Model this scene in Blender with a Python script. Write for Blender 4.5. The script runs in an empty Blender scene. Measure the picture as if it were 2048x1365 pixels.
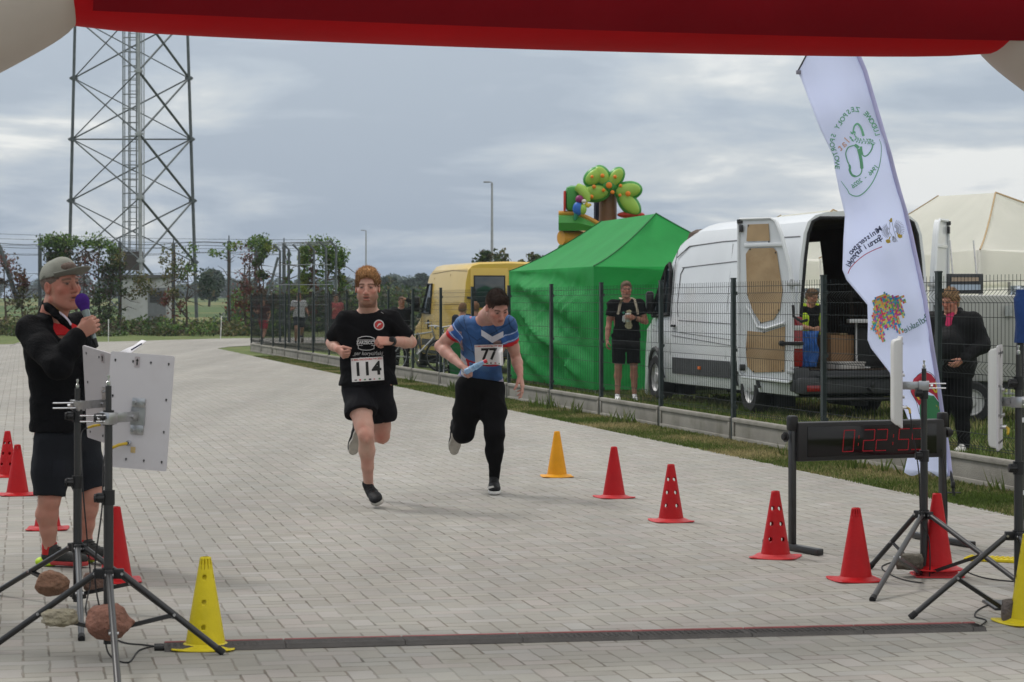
import bpy, bmesh, math, random
import numpy as np
from mathutils import Vector, Matrix, Quaternion, noise as mnoise
from mathutils.bvhtree import BVHTree
from math import sin, cos, pi, radians as R

sc = bpy.context.scene
COL = sc.collection
# ---------------------------------------------------------------- camera
F, CX, YH, H = 4600.0, 1024.0, 606.0, 1.45      # focal length in photo pixels, centre, horizon row, eye height
cam = bpy.data.cameras.new('camera'); camo = bpy.data.objects.new('camera', cam); COL.objects.link(camo)
camo.location = (0, 0, H); camo.rotation_euler = (R(90), 0, 0)
cam.sensor_width = 36; cam.lens = F/2048*36
cam.shift_y = -(682.5-YH)/2048
cam.clip_start = 0.3; cam.clip_end = 6000
cam.dof.use_dof = True; cam.dof.focus_distance = 16.2; cam.dof.aperture_fstop = 9.5
sc.camera = camo
# ---------------------------------------------------------------- light
SUN_EL, SUN_AZ = R(50), R(312)       # azimuth clockwise from +Y
sun = bpy.data.lights.new('sun', 'SUN'); suno = bpy.data.objects.new('sun', sun); COL.objects.link(suno)
sun.energy = 1.5; sun.angle = R(10); sun.color = (1, .97, .93)
sd = Vector((sin(SUN_AZ)*cos(SUN_EL), cos(SUN_AZ)*cos(SUN_EL), sin(SUN_EL)))
suno.rotation_euler = sd.to_track_quat('Z', 'Y').to_euler(); suno.location = (0, 0, 30)
world = bpy.data.worlds.new('World'); sc.world = world; world.use_nodes = True
def build_world():
    nt = world.node_tree; N = nt.nodes; L = nt.links; N.clear()
    out = N.new('ShaderNodeOutputWorld'); bg = N.new('ShaderNodeBackground'); L.new(bg.outputs[0], out.inputs[0])
    bg.inputs[1].default_value = 0.1
    sky = N.new('ShaderNodeTexSky'); sky.sky_type = 'NISHITA'; sky.sun_disc = False
    sky.sun_elevation = SUN_EL; sky.sun_rotation = SUN_AZ; sky.air_density = 1.5; sky.dust_density = 2
    tc = N.new('ShaderNodeTexCoord'); sep = N.new('ShaderNodeSeparateXYZ'); L.new(tc.outputs['Generated'], sep.inputs[0])
    def M(op, a, b=None, c=None, clamp=False):
        n = N.new('ShaderNodeMath'); n.operation = op; n.use_clamp = clamp
        for i, v in enumerate((a, b, c)):
            if v is None: continue
            if isinstance(v, (int, float)): n.inputs[i].default_value = v
            else: L.new(v, n.inputs[i])
        return n.outputs[0]
    z = M('MAXIMUM', sep.outputs[2], 0.0)
    den = M('ADD', z, 0.17)
    u = M('DIVIDE', sep.outputs[0], den); v = M('DIVIDE', sep.outputs[1], den)
    cb = N.new('ShaderNodeCombineXYZ'); L.new(u, cb.inputs[0]); L.new(v, cb.inputs[1])
    def noise(scale, det, off, rough=.55, dist=.0):
        m = N.new('ShaderNodeMapping'); L.new(cb.outputs[0], m.inputs[0]); m.inputs['Location'].default_value = off
        m.inputs['Scale'].default_value = (1.0, 1.15, 1)
        n = N.new('ShaderNodeTexNoise'); L.new(m.outputs[0], n.inputs['Vector'])
        n.inputs['Scale'].default_value = scale; n.inputs['Detail'].default_value = det; n.inputs['Roughness'].default_value = rough
        n.inputs['Distortion'].default_value = dist
        return n.outputs[0]
    n1 = noise(1.15, 7, (3.1, 7.7, 0), .56, .6); n2 = noise(3.6, 6, (9.3, 1.2, 3), .58, .4)
    mixn = M('ADD', M('MULTIPLY', n1, .74), M('MULTIPLY', n2, .26))
    # brighter towards the right side of the view and a pale left top, as the real cloud cover was
    side = M('MULTIPLY', M('SUBTRACT', u, 0.3), .055)
    mixn = M('ADD', mixn, side)
    cr = N.new('ShaderNodeValToRGB'); L.new(mixn, cr.inputs[0])
    e = cr.color_ramp.elements; e[0].position = .41; e[0].color = (.24, .325, .445, 1); e[1].position = .60; e[1].color = (.76, .785, .79, 1)
    k = e.new(.46); k.color = (.315, .40, .51, 1); k = e.new(.54); k.color = (.48, .54, .60, 1)
    # CIE overcast sky: the zenith is about three times as bright as the horizon
    gain = M('ADD', 1.0, M('MULTIPLY', M('POWER', z, 0.9), 1.65))
    gain = M('MULTIPLY', gain, 10.0)
    zw = M('MULTIPLY', M('POWER', z, .5), .9, None, True)
    vm = N.new('ShaderNodeVectorMath'); vm.operation = 'SCALE'; 
    wm = N.new('ShaderNodeMix'); wm.data_type = 'RGBA'; L.new(zw, wm.inputs[0]); L.new(cr.outputs[0], wm.inputs[6]); wm.inputs[7].default_value = (.56, .54, .50, 1)   # overhead the cloud base is a neutral warm white
    L.new(wm.outputs[2], vm.inputs[0]); L.new(gain, vm.inputs[3])
    mix = N.new('ShaderNodeMix'); mix.data_type = 'RGBA'; mix.inputs[0].default_value = .93
    L.new(sky.outputs[0], mix.inputs[6]); L.new(vm.outputs[0], mix.inputs[7])
    L.new(mix.outputs[2], bg.inputs[0])
build_world()
sc.view_settings.view_transform = 'Standard'; sc.view_settings.look = 'None'
sc.view_settings.exposure = 0.1; sc.view_settings.gamma = 1
sc.cycles.max_bounces = 6; sc.cycles.diffuse_bounces = 3; sc.cycles.transparent_max_bounces = 12
sc.cycles.use_denoising = True
sc.render.film_transparent = False

# ---------------------------------------------------------------- helpers
def P(px, py, d): return Vector(((px-CX)*d/F, d, H-(py-YH)*d/F))
def GD(py): return F*H/(py-YH)
def G(px, py): d = GD(py); return Vector(((px-CX)*d/F, d, 0))
V = Vector
def tag(o, label=None, cat=None, group=None, kind=None):
    if label: o['label'] = label
    if cat: o['category'] = cat
    if group: o['group'] = group
    if kind: o['kind'] = kind
    return o
def empty(name, loc=(0, 0, 0), rz=0, label=None, cat=None, group=None, kind=None):
    o = bpy.data.objects.new(name, None); COL.objects.link(o); o.location = loc; o.rotation_euler = (0, 0, rz)
    o.empty_display_size = .1
    return tag(o, label, cat, group, kind)
def ortho(t, hint=(0, 0, 1)):
    t = t.normalized(); h = V(hint)
    if abs(t.dot(h)) > .98: h = V((1, 0, 0))
    a = h.cross(t).normalized(); return a, t.cross(a)
class MB:
    def __init__(s): s.v = []; s.f = []; s.m = []; s.mi = 0; s.cols = {}
    def q(s, vs, fs, mi=None):
        b = len(s.v); s.v += [tuple(x) for x in vs]
        for f in fs: s.f.append([b+i for i in f]); s.m.append(s.mi if mi is None else mi)
        return b
    def box(s, c, size, rot=None, mi=None, bev=0):
        x, y, z = size[0]/2, size[1]/2, size[2]/2; c = V(c)
        if bev:
            bev = min(bev, x*.9, y*.9, z*.9); vs = []; 
            bm = bmesh.new(); bmesh.ops.create_cube(bm, size=1)
            bmesh.ops.scale(bm, vec=size, verts=bm.verts); bmesh.ops.bevel(bm, geom=bm.edges[:], offset=bev, segments=2, profile=.5, affect='EDGES')
            bm.verts.ensure_lookup_table()
            vs = [v.co.copy() for v in bm.verts]; fs = [[v.index for v in f.verts] for f in bm.faces]; bm.free()
        else:
            vs = [V((a*x, b*y, d*z)) for a in (-1, 1) for b in (-1, 1) for d in (-1, 1)]
            fs = [(0, 1, 3, 2), (4, 6, 7, 5), (0, 4, 5, 1), (2, 3, 7, 6), (0, 2, 6, 4), (1, 5, 7, 3)]
        if rot is not None: vs = [rot @ v for v in vs]
        return s.q([c+v for v in vs], fs, mi)
    def tube(s, pts, r, n=8, mi=None, cap=True, flat=1.0, hint=(0, 0, 1), closed=False):
        pts = [V(p) for p in pts]; m = len(pts); rr = r if isinstance(r, (list, tuple)) else [r]*m; vs = []
        a0 = None
        for i, p in enumerate(pts):
            if closed: t = pts[(i+1) % m]-pts[i-1]
            else: t = pts[min(i+1, m-1)]-pts[max(i-1, 0)]
            if t.length < 1e-9: t = V((0, 0, 1))
            t.normalize()
            if a0 is None: a, b = ortho(t, hint)
            else:
                a = (a0-t*a0.dot(t))
                if a.length < 1e-6: a, _ = ortho(t, hint)
                a.normalize(); b = t.cross(a)
            a0 = a
            for k in range(n):
                w = 2*pi*k/n; vs.append(p+a*(cos(w)*rr[i])+b*(sin(w)*rr[i]*flat))
        fs = []
        for i in range(m if closed else m-1):
            j = (i+1) % m
            for k in range(n): fs.append((i*n+k, i*n+(k+1) % n, j*n+(k+1) % n, j*n+k))
        if cap and not closed: fs.append(list(range(n))[::-1]); fs.append([(m-1)*n+k for k in range(n)])
        return s.q(vs, fs, mi)
    def cyl(s, a, b, r, n=12, mi=None, r2=None): return s.tube([a, b], [r, r if r2 is None else r2], n, mi)
    def lathe(s, prof, c=(0, 0, 0), n=24, mi=None, rot=None):
        c = V(c); vs = []
        for (r, z) in prof:
            for k in range(n):
                w = 2*pi*k/n; p = V((r*cos(w), r*sin(w), z)); vs.append(c+(rot @ p if rot is not None else p))
        fs = []
        for i in range(len(prof)-1):
            for k in range(n): fs.append((i*n+k, i*n+(k+1) % n, (i+1)*n+(k+1) % n, (i+1)*n+k))
        return s.q(vs, fs, mi)
    def disc(s, c, nrm, r, n=20, mi=None):
        a, b = ortho(V(nrm)); c = V(c)
        return s.q([c+a*(r*cos(2*pi*k/n))+b*(r*sin(2*pi*k/n)) for k in range(n)], [list(range(n))], mi)
    def prism(s, poly, o, ex, ey, en, th, mi=None):
        """2D outline poly in the frame (o, ex, ey), thickness th along en"""
        o = V(o); ex = V(ex); ey = V(ey); en = V(en); n = len(poly)
        A = [o+ex*p[0]+ey*p[1] for p in poly]; B = [a+en*th for a in A]
        fs = [list(range(n))[::-1], [n+i for i in range(n)]]
        for i in range(n): j = (i+1) % n; fs.append((i, j, n+j, n+i))
        return s.q(A+B, fs, mi)
    def grid(s, rows, mi=None, wrap=False):
        n = len(rows[0]); vs = [p for r in rows for p in r]; fs = []
        for i in range(len(rows)-1):
            for k in range(n if wrap else n-1):
                k2 = (k+1) % n; fs.append((i*n+k, i*n+k2, (i+1)*n+k2, (i+1)*n+k))
        return s.q(vs, fs, mi)
    def build(s, name, mats, parent=None, smooth=True, angle=35, loc=None, fix=False):
        me = bpy.data.meshes.new(name); me.from_pydata(s.v, [], s.f)
        if not isinstance(mats, (list, tuple)): mats = [mats]
        for m in mats: me.materials.append(m)
        if len(mats) > 1: me.polygons.foreach_set('material_index', s.m)
        me.update()
        if fix:
            bm = bmesh.new(); bm.from_mesh(me); bmesh.ops.recalc_face_normals(bm, faces=bm.faces); bm.to_mesh(me); bm.free()
        if smooth:
            me.polygons.foreach_set('use_smooth', [True]*len(me.polygons))
            try: me.set_sharp_from_angle(angle=R(angle))
            except Exception: pass
        o = bpy.data.objects.new(name, me); COL.objects.link(o)
        if parent: o.parent = parent
        if loc is not None: o.location = loc
        return o
def settle(o, base=None):
    """put a mesh object's origin at its own base"""
    me = o.data; n = len(me.vertices); a = np.empty(n*3, 'f'); me.vertices.foreach_get('co', a); a = a.reshape(-1, 3)
    b = np.array(base if base is not None else ((a[:, 0].min()+a[:, 0].max())/2, (a[:, 1].min()+a[:, 1].max())/2, a[:, 2].min()), 'f')
    a -= b; me.vertices.foreach_set('co', a.ravel()); me.update(); o.location = V([float(x) for x in b])+o.location
    return o
def childfix(root):
    """children were built in world coordinates; keep them where they are under a placed root"""
    m = Matrix.Translation(root.location) @ root.rotation_euler.to_matrix().to_4x4()
    mi = m.inverted()
    for c in root.children: c.matrix_parent_inverse = mi
def copy_tree(o, parent=None):
    c = o.copy(); COL.objects.link(c)
    if parent is not None: c.parent = parent
    for ch in [x for x in o.children]: copy_tree(ch, c)
    return c
def link_children_cache():
    pass

# ---------------------------------------------------------------- materials
MATS = {}
def mat(name, col, rough=.6, metal=0, var=.12, vscale=6, bump=0, bscale=60, attr=None, spec=.3, emit=None, trans=0, alpha=1, sheen=0, coat=0, dark=None, dscale=3, dlo=.5, dhi=.7, trl=0):
    if name in MATS: return MATS[name]
    m = bpy.data.materials.new(name); m.use_nodes = True; nt = m.node_tree; N = nt.nodes; L = nt.links
    b = N['Principled BSDF']; b.inputs['Roughness'].default_value = rough; b.inputs['Metallic'].default_value = metal
    b.inputs['Specular IOR Level'].default_value = spec
    c4 = (*col, 1)
    tc = N.new('ShaderNodeTexCoord')
    src = None
    if attr:
        a = N.new('ShaderNodeAttribute'); a.attribute_name = attr; src = a.outputs['Color']
    if var:
        n = N.new('ShaderNodeTexNoise'); n.inputs['Scale'].default_value = vscale; n.inputs['Detail'].default_value = 5; L.new(tc.outputs['Object'], n.inputs['Vector'])
        mr = N.new('ShaderNodeMapRange'); mr.inputs[1].default_value = .25; mr.inputs[2].default_value = .75; mr.inputs[3].default_value = 1-var; mr.inputs[4].default_value = 1+var; L.new(n.outputs[0], mr.inputs[0])
        vm = N.new('ShaderNodeVectorMath'); vm.operation = 'SCALE'; L.new(mr.outputs[0], vm.inputs[3])
        if src is None: vm.inputs[0].default_value = col
        else: L.new(src, vm.inputs[0])
        src = vm.outputs[0]
    if dark:
        n = N.new('ShaderNodeTexNoise'); n.inputs['Scale'].default_value = dscale; n.inputs['Detail'].default_value = 8; n.inputs['Roughness'].default_value = .65; L.new(tc.outputs['Object'], n.inputs['Vector'])
        mr = N.new('ShaderNodeMapRange'); mr.inputs[1].default_value = dlo; mr.inputs[2].default_value = dhi; L.new(n.outputs[0], mr.inputs[0])
        mx = N.new('ShaderNodeMix'); mx.data_type = 'RGBA'; L.new(mr.outputs[0], mx.inputs[0])
        if src is None: mx.inputs[6].default_value = c4
        else: L.new(src, mx.inputs[6])
        mx.inputs[7].default_value = (*dark, 1); src = mx.outputs[2]
    if src is None: b.inputs['Base Color'].default_value = c4
    else: L.new(src, b.inputs['Base Color'])
    if bump:
        n = N.new('ShaderNodeTexNoise'); n.inputs['Scale'].default_value = bscale; n.inputs['Detail'].default_value = 6; L.new(tc.outputs['Object'], n.inputs['Vector'])
        bp = N.new('ShaderNodeBump'); bp.inputs['Strength'].default_value = bump; bp.inputs['Distance'].default_value = .02; L.new(n.outputs[0], bp.inputs['Height']); L.new(bp.outputs[0], b.inputs['Normal'])
    if emit: b.inputs['Emission Color'].default_value = (*emit[0], 1); b.inputs['Emission Strength'].default_value = emit[1]
    if trans: b.inputs['Transmission Weight'].default_value = trans
    if alpha < 1: b.inputs['Alpha'].default_value = alpha
    if sheen: b.inputs['Sheen Weight'].default_value = sheen
    if coat: b.inputs['Coat Weight'].default_value = coat; b.inputs['Coat Roughness'].default_value = .08
    if trl:
        t = N.new('ShaderNodeBsdfTranslucent'); ms = N.new('ShaderNodeMixShader'); ms.inputs[0].default_value = trl
        if src is None: t.inputs[0].default_value = c4
        else: L.new(src, t.inputs[0])
        L.new(b.outputs[0], ms.inputs[1]); L.new(t.outputs[0], ms.inputs[2]); L.new(ms.outputs[0], N['Material Output'].inputs[0])
    MATS[name] = m; return m
def S(r, g, b):
    f = lambda c: (c/255/12.92) if c/255 <= .04045 else ((c/255+.055)/1.055)**2.4
    return (f(r), f(g), f(b))
black_metal = mat('black painted metal', (.012, .012, .013), .38, .0, .2, 20, spec=.6)
steel = mat('galvanised steel', (.42, .42, .43), .3, .9, .2, 30)
chrome = mat('bright steel', (.6, .6, .62), .18, 1, .1, 30)
rubber = mat('black rubber', (.015, .015, .016), .7, 0, .15, 20)
black_plastic = mat('black plastic', (.014, .014, .015), .45, 0, .15, 20)
def hyp(a, b): return math.hypot(a, b)
rnd = random.Random(7)
FDIR = V((-.2277, 1, 0)).normalized()            # direction along the fence, away from the camera
FPER = V((FDIR.y, -FDIR.x, 0))                   # to the right of it
# ================================================================ ground
def far_z(y): return 0 if y < 110 else min(2.4, (y-110)*.0068)
def build_ground():
    grass_m = bpy.data.materials.new('field grass'); grass_m.use_nodes = True
    nt = grass_m.node_tree; N = nt.nodes; L = nt.links; b = N['Principled BSDF']; b.inputs['Roughness'].default_value = .9; b.inputs['Specular IOR Level'].default_value = .2
    tc = N.new('ShaderNodeTexCoord')
    def nz(scale, det, sx=1, sy=1):
        m = N.new('ShaderNodeMapping'); m.inputs['Scale'].default_value = (sx, sy, 1); L.new(tc.outputs['Object'], m.inputs[0])
        n = N.new('ShaderNodeTexNoise'); n.inputs['Scale'].default_value = scale; n.inputs['Detail'].default_value = det; L.new(m.outputs[0], n.inputs['Vector']); return n.outputs[0]
    def ramp(src, stops):
        r = N.new('ShaderNodeValToRGB'); L.new(src, r.inputs[0]); e = r.color_ramp.elements
        e[0].position, e[0].color = stops[0][0], (*stops[0][1], 1); e[1].position, e[1].color = stops[-1][0], (*stops[-1][1], 1)
        for p, c in stops[1:-1]: k = e.new(p); k.color = (*c, 1)
        return r.outputs[0]
    near = ramp(nz(1.3, 10), [(.3, (.055, .085, .02)), (.5, (.095, .13, .035)), (.64, (.13, .14, .05)), (.78, (.19, .16, .08))])
    far = ramp(nz(.012, 4, .25, 1), [(.36, (.045, .075, .022)), (.48, (.06, .10, .028)), (.53, (.17, .15, .06)), (.6, (.07, .11, .03)), (.7, (.12, .13, .05))])
    sp = N.new('ShaderNodeSeparateXYZ'); L.new(tc.outputs['Object'], sp.inputs[0])
    mr = N.new('ShaderNodeMapRange'); mr.inputs[1].default_value = 95; mr.inputs[2].default_value = 150; L.new(sp.outputs[1], mr.inputs[0])
    mx = N.new('ShaderNodeMix'); mx.data_type = 'RGBA'; L.new(mr.outputs[0], mx.inputs[0]); L.new(near, mx.inputs[6]); L.new(far, mx.inputs[7])
    L.new(mx.outputs[2], b.inputs['Base Color'])
    bp = N.new('ShaderNodeBump'); bp.inputs['Strength'].default_value = .8; bp.inputs['Distance'].default_value = .05; L.new(nz(18, 8), bp.inputs['Height']); L.new(bp.outputs[0], b.inputs['Normal'])
    mb = MB(); ys = [-300, -20, 0, 10, 20, 40, 60, 80, 95, 110, 130, 160, 200, 260, 320, 400, 460, 600, 900, 1500, 3000]
    rows = [[V((x, y, far_z(y))) for x in (-2500, -600, -200, -80, -30, 0, 30, 80, 200, 600, 2500)] for y in ys]
    mb.grid(rows); o = mb.build('ground', grass_m); tag(o, kind='structure')
    # ---------- herringbone block paving
    pm = bpy.data.materials.new('herringbone block paving'); pm.use_nodes = True
    nt = pm.node_tree; N = nt.nodes; L = nt.links; b = N['Principled BSDF']; b.inputs['Roughness'].default_value = .85; b.inputs['Specular IOR Level'].default_value = .3
    tc = N.new('ShaderNodeTexCoord')
    def M(op, a, bb=None, cc=None):
        n = N.new('ShaderNodeMath'); n.operation = op
        for i, v in enumerate((a, bb, cc)):
            if v is None: continue
            if isinstance(v, (int, float)): n.inputs[i].default_value = v
            else: L.new(v, n.inputs[i])
        return n.outputs[0]
    mp = N.new('ShaderNodeMapping'); mp.inputs['Rotation'].default_value = (0, 0, -R(12.0)); mp.inputs['Scale'].default_value = (1/.1025,)*3
    L.new(tc.outputs['Object'], mp.inputs[0])
    sp = N.new('ShaderNodeSeparateXYZ'); L.new(mp.outputs[0], sp.inputs[0])
    # slight wobble so that joints are not ruler straight
    wn = N.new('ShaderNodeTexNoise'); wn.inputs['Scale'].default_value = .55; wn.inputs['Detail'].default_value = 3; L.new(mp.outputs[0], wn.inputs['Vector'])
    ws = N.new('ShaderNodeSeparateXYZ'); L.new(wn.outputs[1], ws.inputs[0])
    x = M('ADD', sp.outputs[0], M('MULTIPLY', M('SUBTRACT', ws.outputs[0], .5), .16)); y = M('ADD', sp.outputs[1], M('MULTIPLY', M('SUBTRACT', ws.outputs[1], .5), .16))
    i = M('FLOOR', x); j = M('FLOOR', y); fx = M('SUBTRACT', x, i); fy = M('SUBTRACT', y, j)
    k = M('FLOORED_MODULO', M('SUBTRACT', i, j), 4.0)
    def eq(v): return M('COMPARE', k, float(v), .1)
    k0, k1, k2, k3 = eq(0), eq(1), eq(2), eq(3)
    big = 5.0
    dl = M('ADD', fx, M('MULTIPLY', k1, big)); dr = M('ADD', M('SUBTRACT', 1.0, fx), M('MULTIPLY', k0, big))
    db = M('ADD', fy, M('MULTIPLY', k2, big)); dt = M('ADD', M('SUBTRACT', 1.0, fy), M('MULTIPLY', k3, big))
    dm = M('MINIMUM', M('MINIMUM', dl, dr), M('MINIMUM', db, dt))
    jn = N.new('ShaderNodeTexNoise'); jn.inputs['Scale'].default_value = 1.1; jn.inputs['Detail'].default_value = 3; L.new(mp.outputs[0], jn.inputs['Vector'])
    wid = M('ADD', .006, M('MULTIPLY', M('POWER', jn.outputs[0], 2.0), .10))
    joint = N.new('ShaderNodeMapRange'); joint.interpolation_type = 'SMOOTHSTEP'; L.new(dm, joint.inputs[0]); L.new(wid, joint.inputs[1]); L.new(M('ADD', wid, .025), joint.inputs[2]); joint.inputs[3].default_value = 1; joint.inputs[4].default_value = 0
    bi = M('SUBTRACT', i, k1); bj = M('SUBTRACT', j, k2)
    cb = N.new('ShaderNodeCombineXYZ'); L.new(bi, cb.inputs[0]); L.new(bj, cb.inputs[1])
    wh = N.new('ShaderNodeTexWhiteNoise'); wh.noise_dimensions = '2D'; L.new(cb.outputs[0], wh.inputs['Vector'])
    hs = N.new('ShaderNodeSeparateColor'); L.new(wh.outputs['Color'], hs.inputs[0])
    def nz(scale, det, rough=.5):
        n = N.new('ShaderNodeTexNoise'); n.inputs['Scale'].default_value = scale; n.inputs['Detail'].default_value = det; n.inputs['Roughness'].default_value = rough; L.new(tc.outputs['Object'], n.inputs['Vector']); return n.outputs[0]
    cr = N.new('ShaderNodeValToRGB'); L.new(hs.outputs[0], cr.inputs[0]); e = cr.color_ramp.elements
    e[0].position = 0; e[0].color = (.262, .25, .222, 1); e[1].position = 1; e[1].color = (.30, .292, .272, 1)
    for p, c in ((.3, (.285, .272, .24)), (.55, (.268, .262, .238)), (.8, (.292, .268, .245))): q = e.new(p); q.color = (*c, 1)
    br = M('ADD', .90, M('MULTIPLY', hs.outputs[1], .12))
    big_n = M('ADD', .86, M('MULTIPLY', nz(.35, 5), .28)); fine = M('ADD', .90, M('MULTIPLY', nz(90, 4, .7), .2)); mid = M('ADD', .88, M('MULTIPLY', nz(3.5, 7, .6), .24))
    tot = M('MULTIPLY', M('MULTIPLY', br, big_n), M('MULTIPLY', fine, mid))
    vm = N.new('ShaderNodeVectorMath'); vm.operation = 'SCALE'; L.new(cr.outputs[0], vm.inputs[0]); L.new(tot, vm.inputs[3])
    # warm stains
    st = N.new('ShaderNodeMapRange'); L.new(nz(.8, 6, .6), st.inputs[0]); st.inputs[1].default_value = .52; st.inputs[2].default_value = .8; st.inputs[4].default_value = .35
    mx0 = N.new('ShaderNodeMix'); mx0.data_type = 'RGBA'; L.new(st.outputs[0], mx0.inputs[0]); L.new(vm.outputs[0], mx0.inputs[6]); mx0.inputs[7].default_value = (.27, .235, .21, 1)
    jv = N.new('ShaderNodeMapRange'); L.new(nz(2.2, 4), jv.inputs[0]); jv.inputs[1].default_value = .35; jv.inputs[2].default_value = .65; jv.inputs[3].default_value = .22; jv.inputs[4].default_value = .76
    jf = M('MULTIPLY', joint.outputs[0], jv.outputs[0])
    jcol = N.new('ShaderNodeValToRGB'); L.new(nz(6, 4), jcol.inputs[0]); e = jcol.color_ramp.elements; e[0].position = .35; e[0].color = (.05, .042, .03, 1); e[1].position = .68; e[1].color = (.12, .085, .058, 1)
    mx = N.new('ShaderNodeMix'); mx.data_type = 'RGBA'; L.new(jf, mx.inputs[0]); L.new(mx0.outputs[2], mx.inputs[6]); L.new(jcol.outputs[0], mx.inputs[7])
    # worn tracks along the direction of travel and dusty patches
    tmap = N.new('ShaderNodeMapping'); tmap.inputs['Rotation'].default_value = (0, 0, -R(13)); tmap.inputs['Scale'].default_value = (1.3, .07, 1); L.new(tc.outputs['Object'], tmap.inputs[0])
    tn = N.new('ShaderNodeTexNoise'); tn.inputs['Scale'].default_value = 1.0; tn.inputs['Detail'].default_value = 6; L.new(tmap.outputs[0], tn.inputs['Vector'])
    tr = N.new('ShaderNodeMapRange'); L.new(tn.outputs[0], tr.inputs[0]); tr.inputs[1].default_value = .35; tr.inputs[2].default_value = .7; tr.inputs[3].default_value = 1.08; tr.inputs[4].default_value = .86
    vt = N.new('ShaderNodeVectorMath'); vt.operation = 'SCALE'; L.new(mx.outputs[2], vt.inputs[0]); L.new(tr.outputs[0], vt.inputs[3])
    ds = N.new('ShaderNodeMapRange'); L.new(nz(1.7, 9, .7), ds.inputs[0]); ds.inputs[1].default_value = .58; ds.inputs[2].default_value = .74; ds.inputs[4].default_value = .5
    mxd = N.new('ShaderNodeMix'); mxd.data_type = 'RGBA'; L.new(ds.outputs[0], mxd.inputs[0]); L.new(vt.outputs[0], mxd.inputs[6]); mxd.inputs[7].default_value = (.20, .18, .145, 1); mx = mxd
    # dark specks of grit
    spk = N.new('ShaderNodeTexVoronoi'); spk.inputs['Scale'].default_value = 3.0; L.new(tc.outputs['Object'], spk.inputs['Vector'])
    sm = N.new('ShaderNodeMapRange'); L.new(spk.outputs['Distance'], sm.inputs[0]); sm.inputs[1].default_value = .012; sm.inputs[2].default_value = .03; sm.inputs[3].default_value = .75; sm.inputs[4].default_value = 0
    mx2 = N.new('ShaderNodeMix'); mx2.data_type = 'RGBA'; L.new(sm.outputs[0], mx2.inputs[0]); L.new(mx.outputs[2], mx2.inputs[6]); mx2.inputs[7].default_value = (.06, .05, .035, 1)
    L.new(mx2.outputs[2], b.inputs['Base Color'])
    hgt = M('ADD', M('SUBTRACT', M('MULTIPLY', hs.outputs[2], .25), joint.outputs[0]), M('MULTIPLY', nz(120, 4), .12))
    bp = N.new('ShaderNodeBump'); bp.inputs['Strength'].default_value = .5; bp.inputs['Distance'].default_value = .006; L.new(hgt, bp.inputs['Height']); L.new(bp.outputs[0], b.inputs['Normal'])
    # outline: right edge runs beside the fence; at the far end the path turns right behind it
    edge = [(4.9, 8.2), (3.38, 15.55), (2.36, 20.3), (.508, 28.5), (-1.70, 38.4), (-3.4, 46), (-7.03, 62.3), (-9.3, 72.5), (-9.25, 75.5), (-8.2, 79), (-5, 82.5), (4, 86), (40, 90)]
    far = [(40, 98.5), (4, 96), (-8, 96), (-11.7, 92.6), (-14.5, 86), (-17.6, 79.5), (-24, 74), (-40, 69), (-40, 2), (8.0, 2), ]
    rr = random.Random(3); e2 = []
    for (a, bq) in zip(edge[:-1], edge[1:]):
        n = max(2, int(hyp(bq[0]-a[0], bq[1]-a[1])/.45))
        for q in range(n):
            t = q/n; jx = rr.uniform(-.03, .03); e2.append((a[0]+(bq[0]-a[0])*t+jx, a[1]+(bq[1]-a[1])*t))
    e2.append(edge[-1])
    pts = e2+far
    mb = MB(); mb.q([V((p[0], p[1], .012)) for p in pts], [list(range(len(pts)))[::1]])
    o = mb.build('block_paving', pm, smooth=False, fix=False)
    if o.data.polygons[0].normal.z < 0: o.data.flip_normals()
    tag(o, kind='structure')
    return edge
paving_edge = build_ground()

# ---------------------------------------------------------------- grass blades (one object: nobody could count them)
def edge_x(y):
    e = paving_edge
    for a, b in zip(e[:-1], e[1:]):
        if a[1] <= y <= b[1]: return a[0]+(b[0]-a[0])*(y-a[1])/(b[1]-a[1])
    return 99
def fence_x(y): return 7.87-.2277*y
def color_attr(me, cols, name='col'):
    at = me.color_attributes.new(name, 'FLOAT_COLOR', 'POINT'); c = np.ones((len(me.vertices), 4), 'f'); c[:, :3] = cols; at.data.foreach_set('color', c.ravel())
def fast_mesh(name, verts, faces_flat, sizes, mats, parent=None, cols=None, smooth=False, midx=None):
    me = bpy.data.meshes.new(name); nv = len(verts); me.vertices.add(nv); me.vertices.foreach_set('co', np.asarray(verts, 'f').ravel())
    me.loops.add(len(faces_flat)); me.loops.foreach_set('vertex_index', np.asarray(faces_flat, 'i'))
    nf = len(sizes); me.polygons.add(nf); st = np.concatenate([[0], np.cumsum(sizes)[:-1]]).astype('i'); me.polygons.foreach_set('loop_start', st)
    try: me.polygons.foreach_set('loop_total', np.asarray(sizes, 'i'))
    except Exception: pass
    if not isinstance(mats, (list, tuple)): mats = [mats]
    for m in mats: me.materials.append(m)
    if midx is not None: me.polygons.foreach_set('material_index', np.asarray(midx, 'i'))
    me.update(calc_edges=True); me.validate()
    if smooth: me.polygons.foreach_set('use_smooth', np.ones(len(me.polygons), bool))
    if cols is not None: color_attr(me, cols)
    o = bpy.data.objects.new(name, me); COL.objects.link(o)
    if parent: o.parent = parent
    return o
blade_m = mat('grass blades', (.1, .12, .03), .8, attr='col', var=0, spec=.15, trl=.3)
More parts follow.
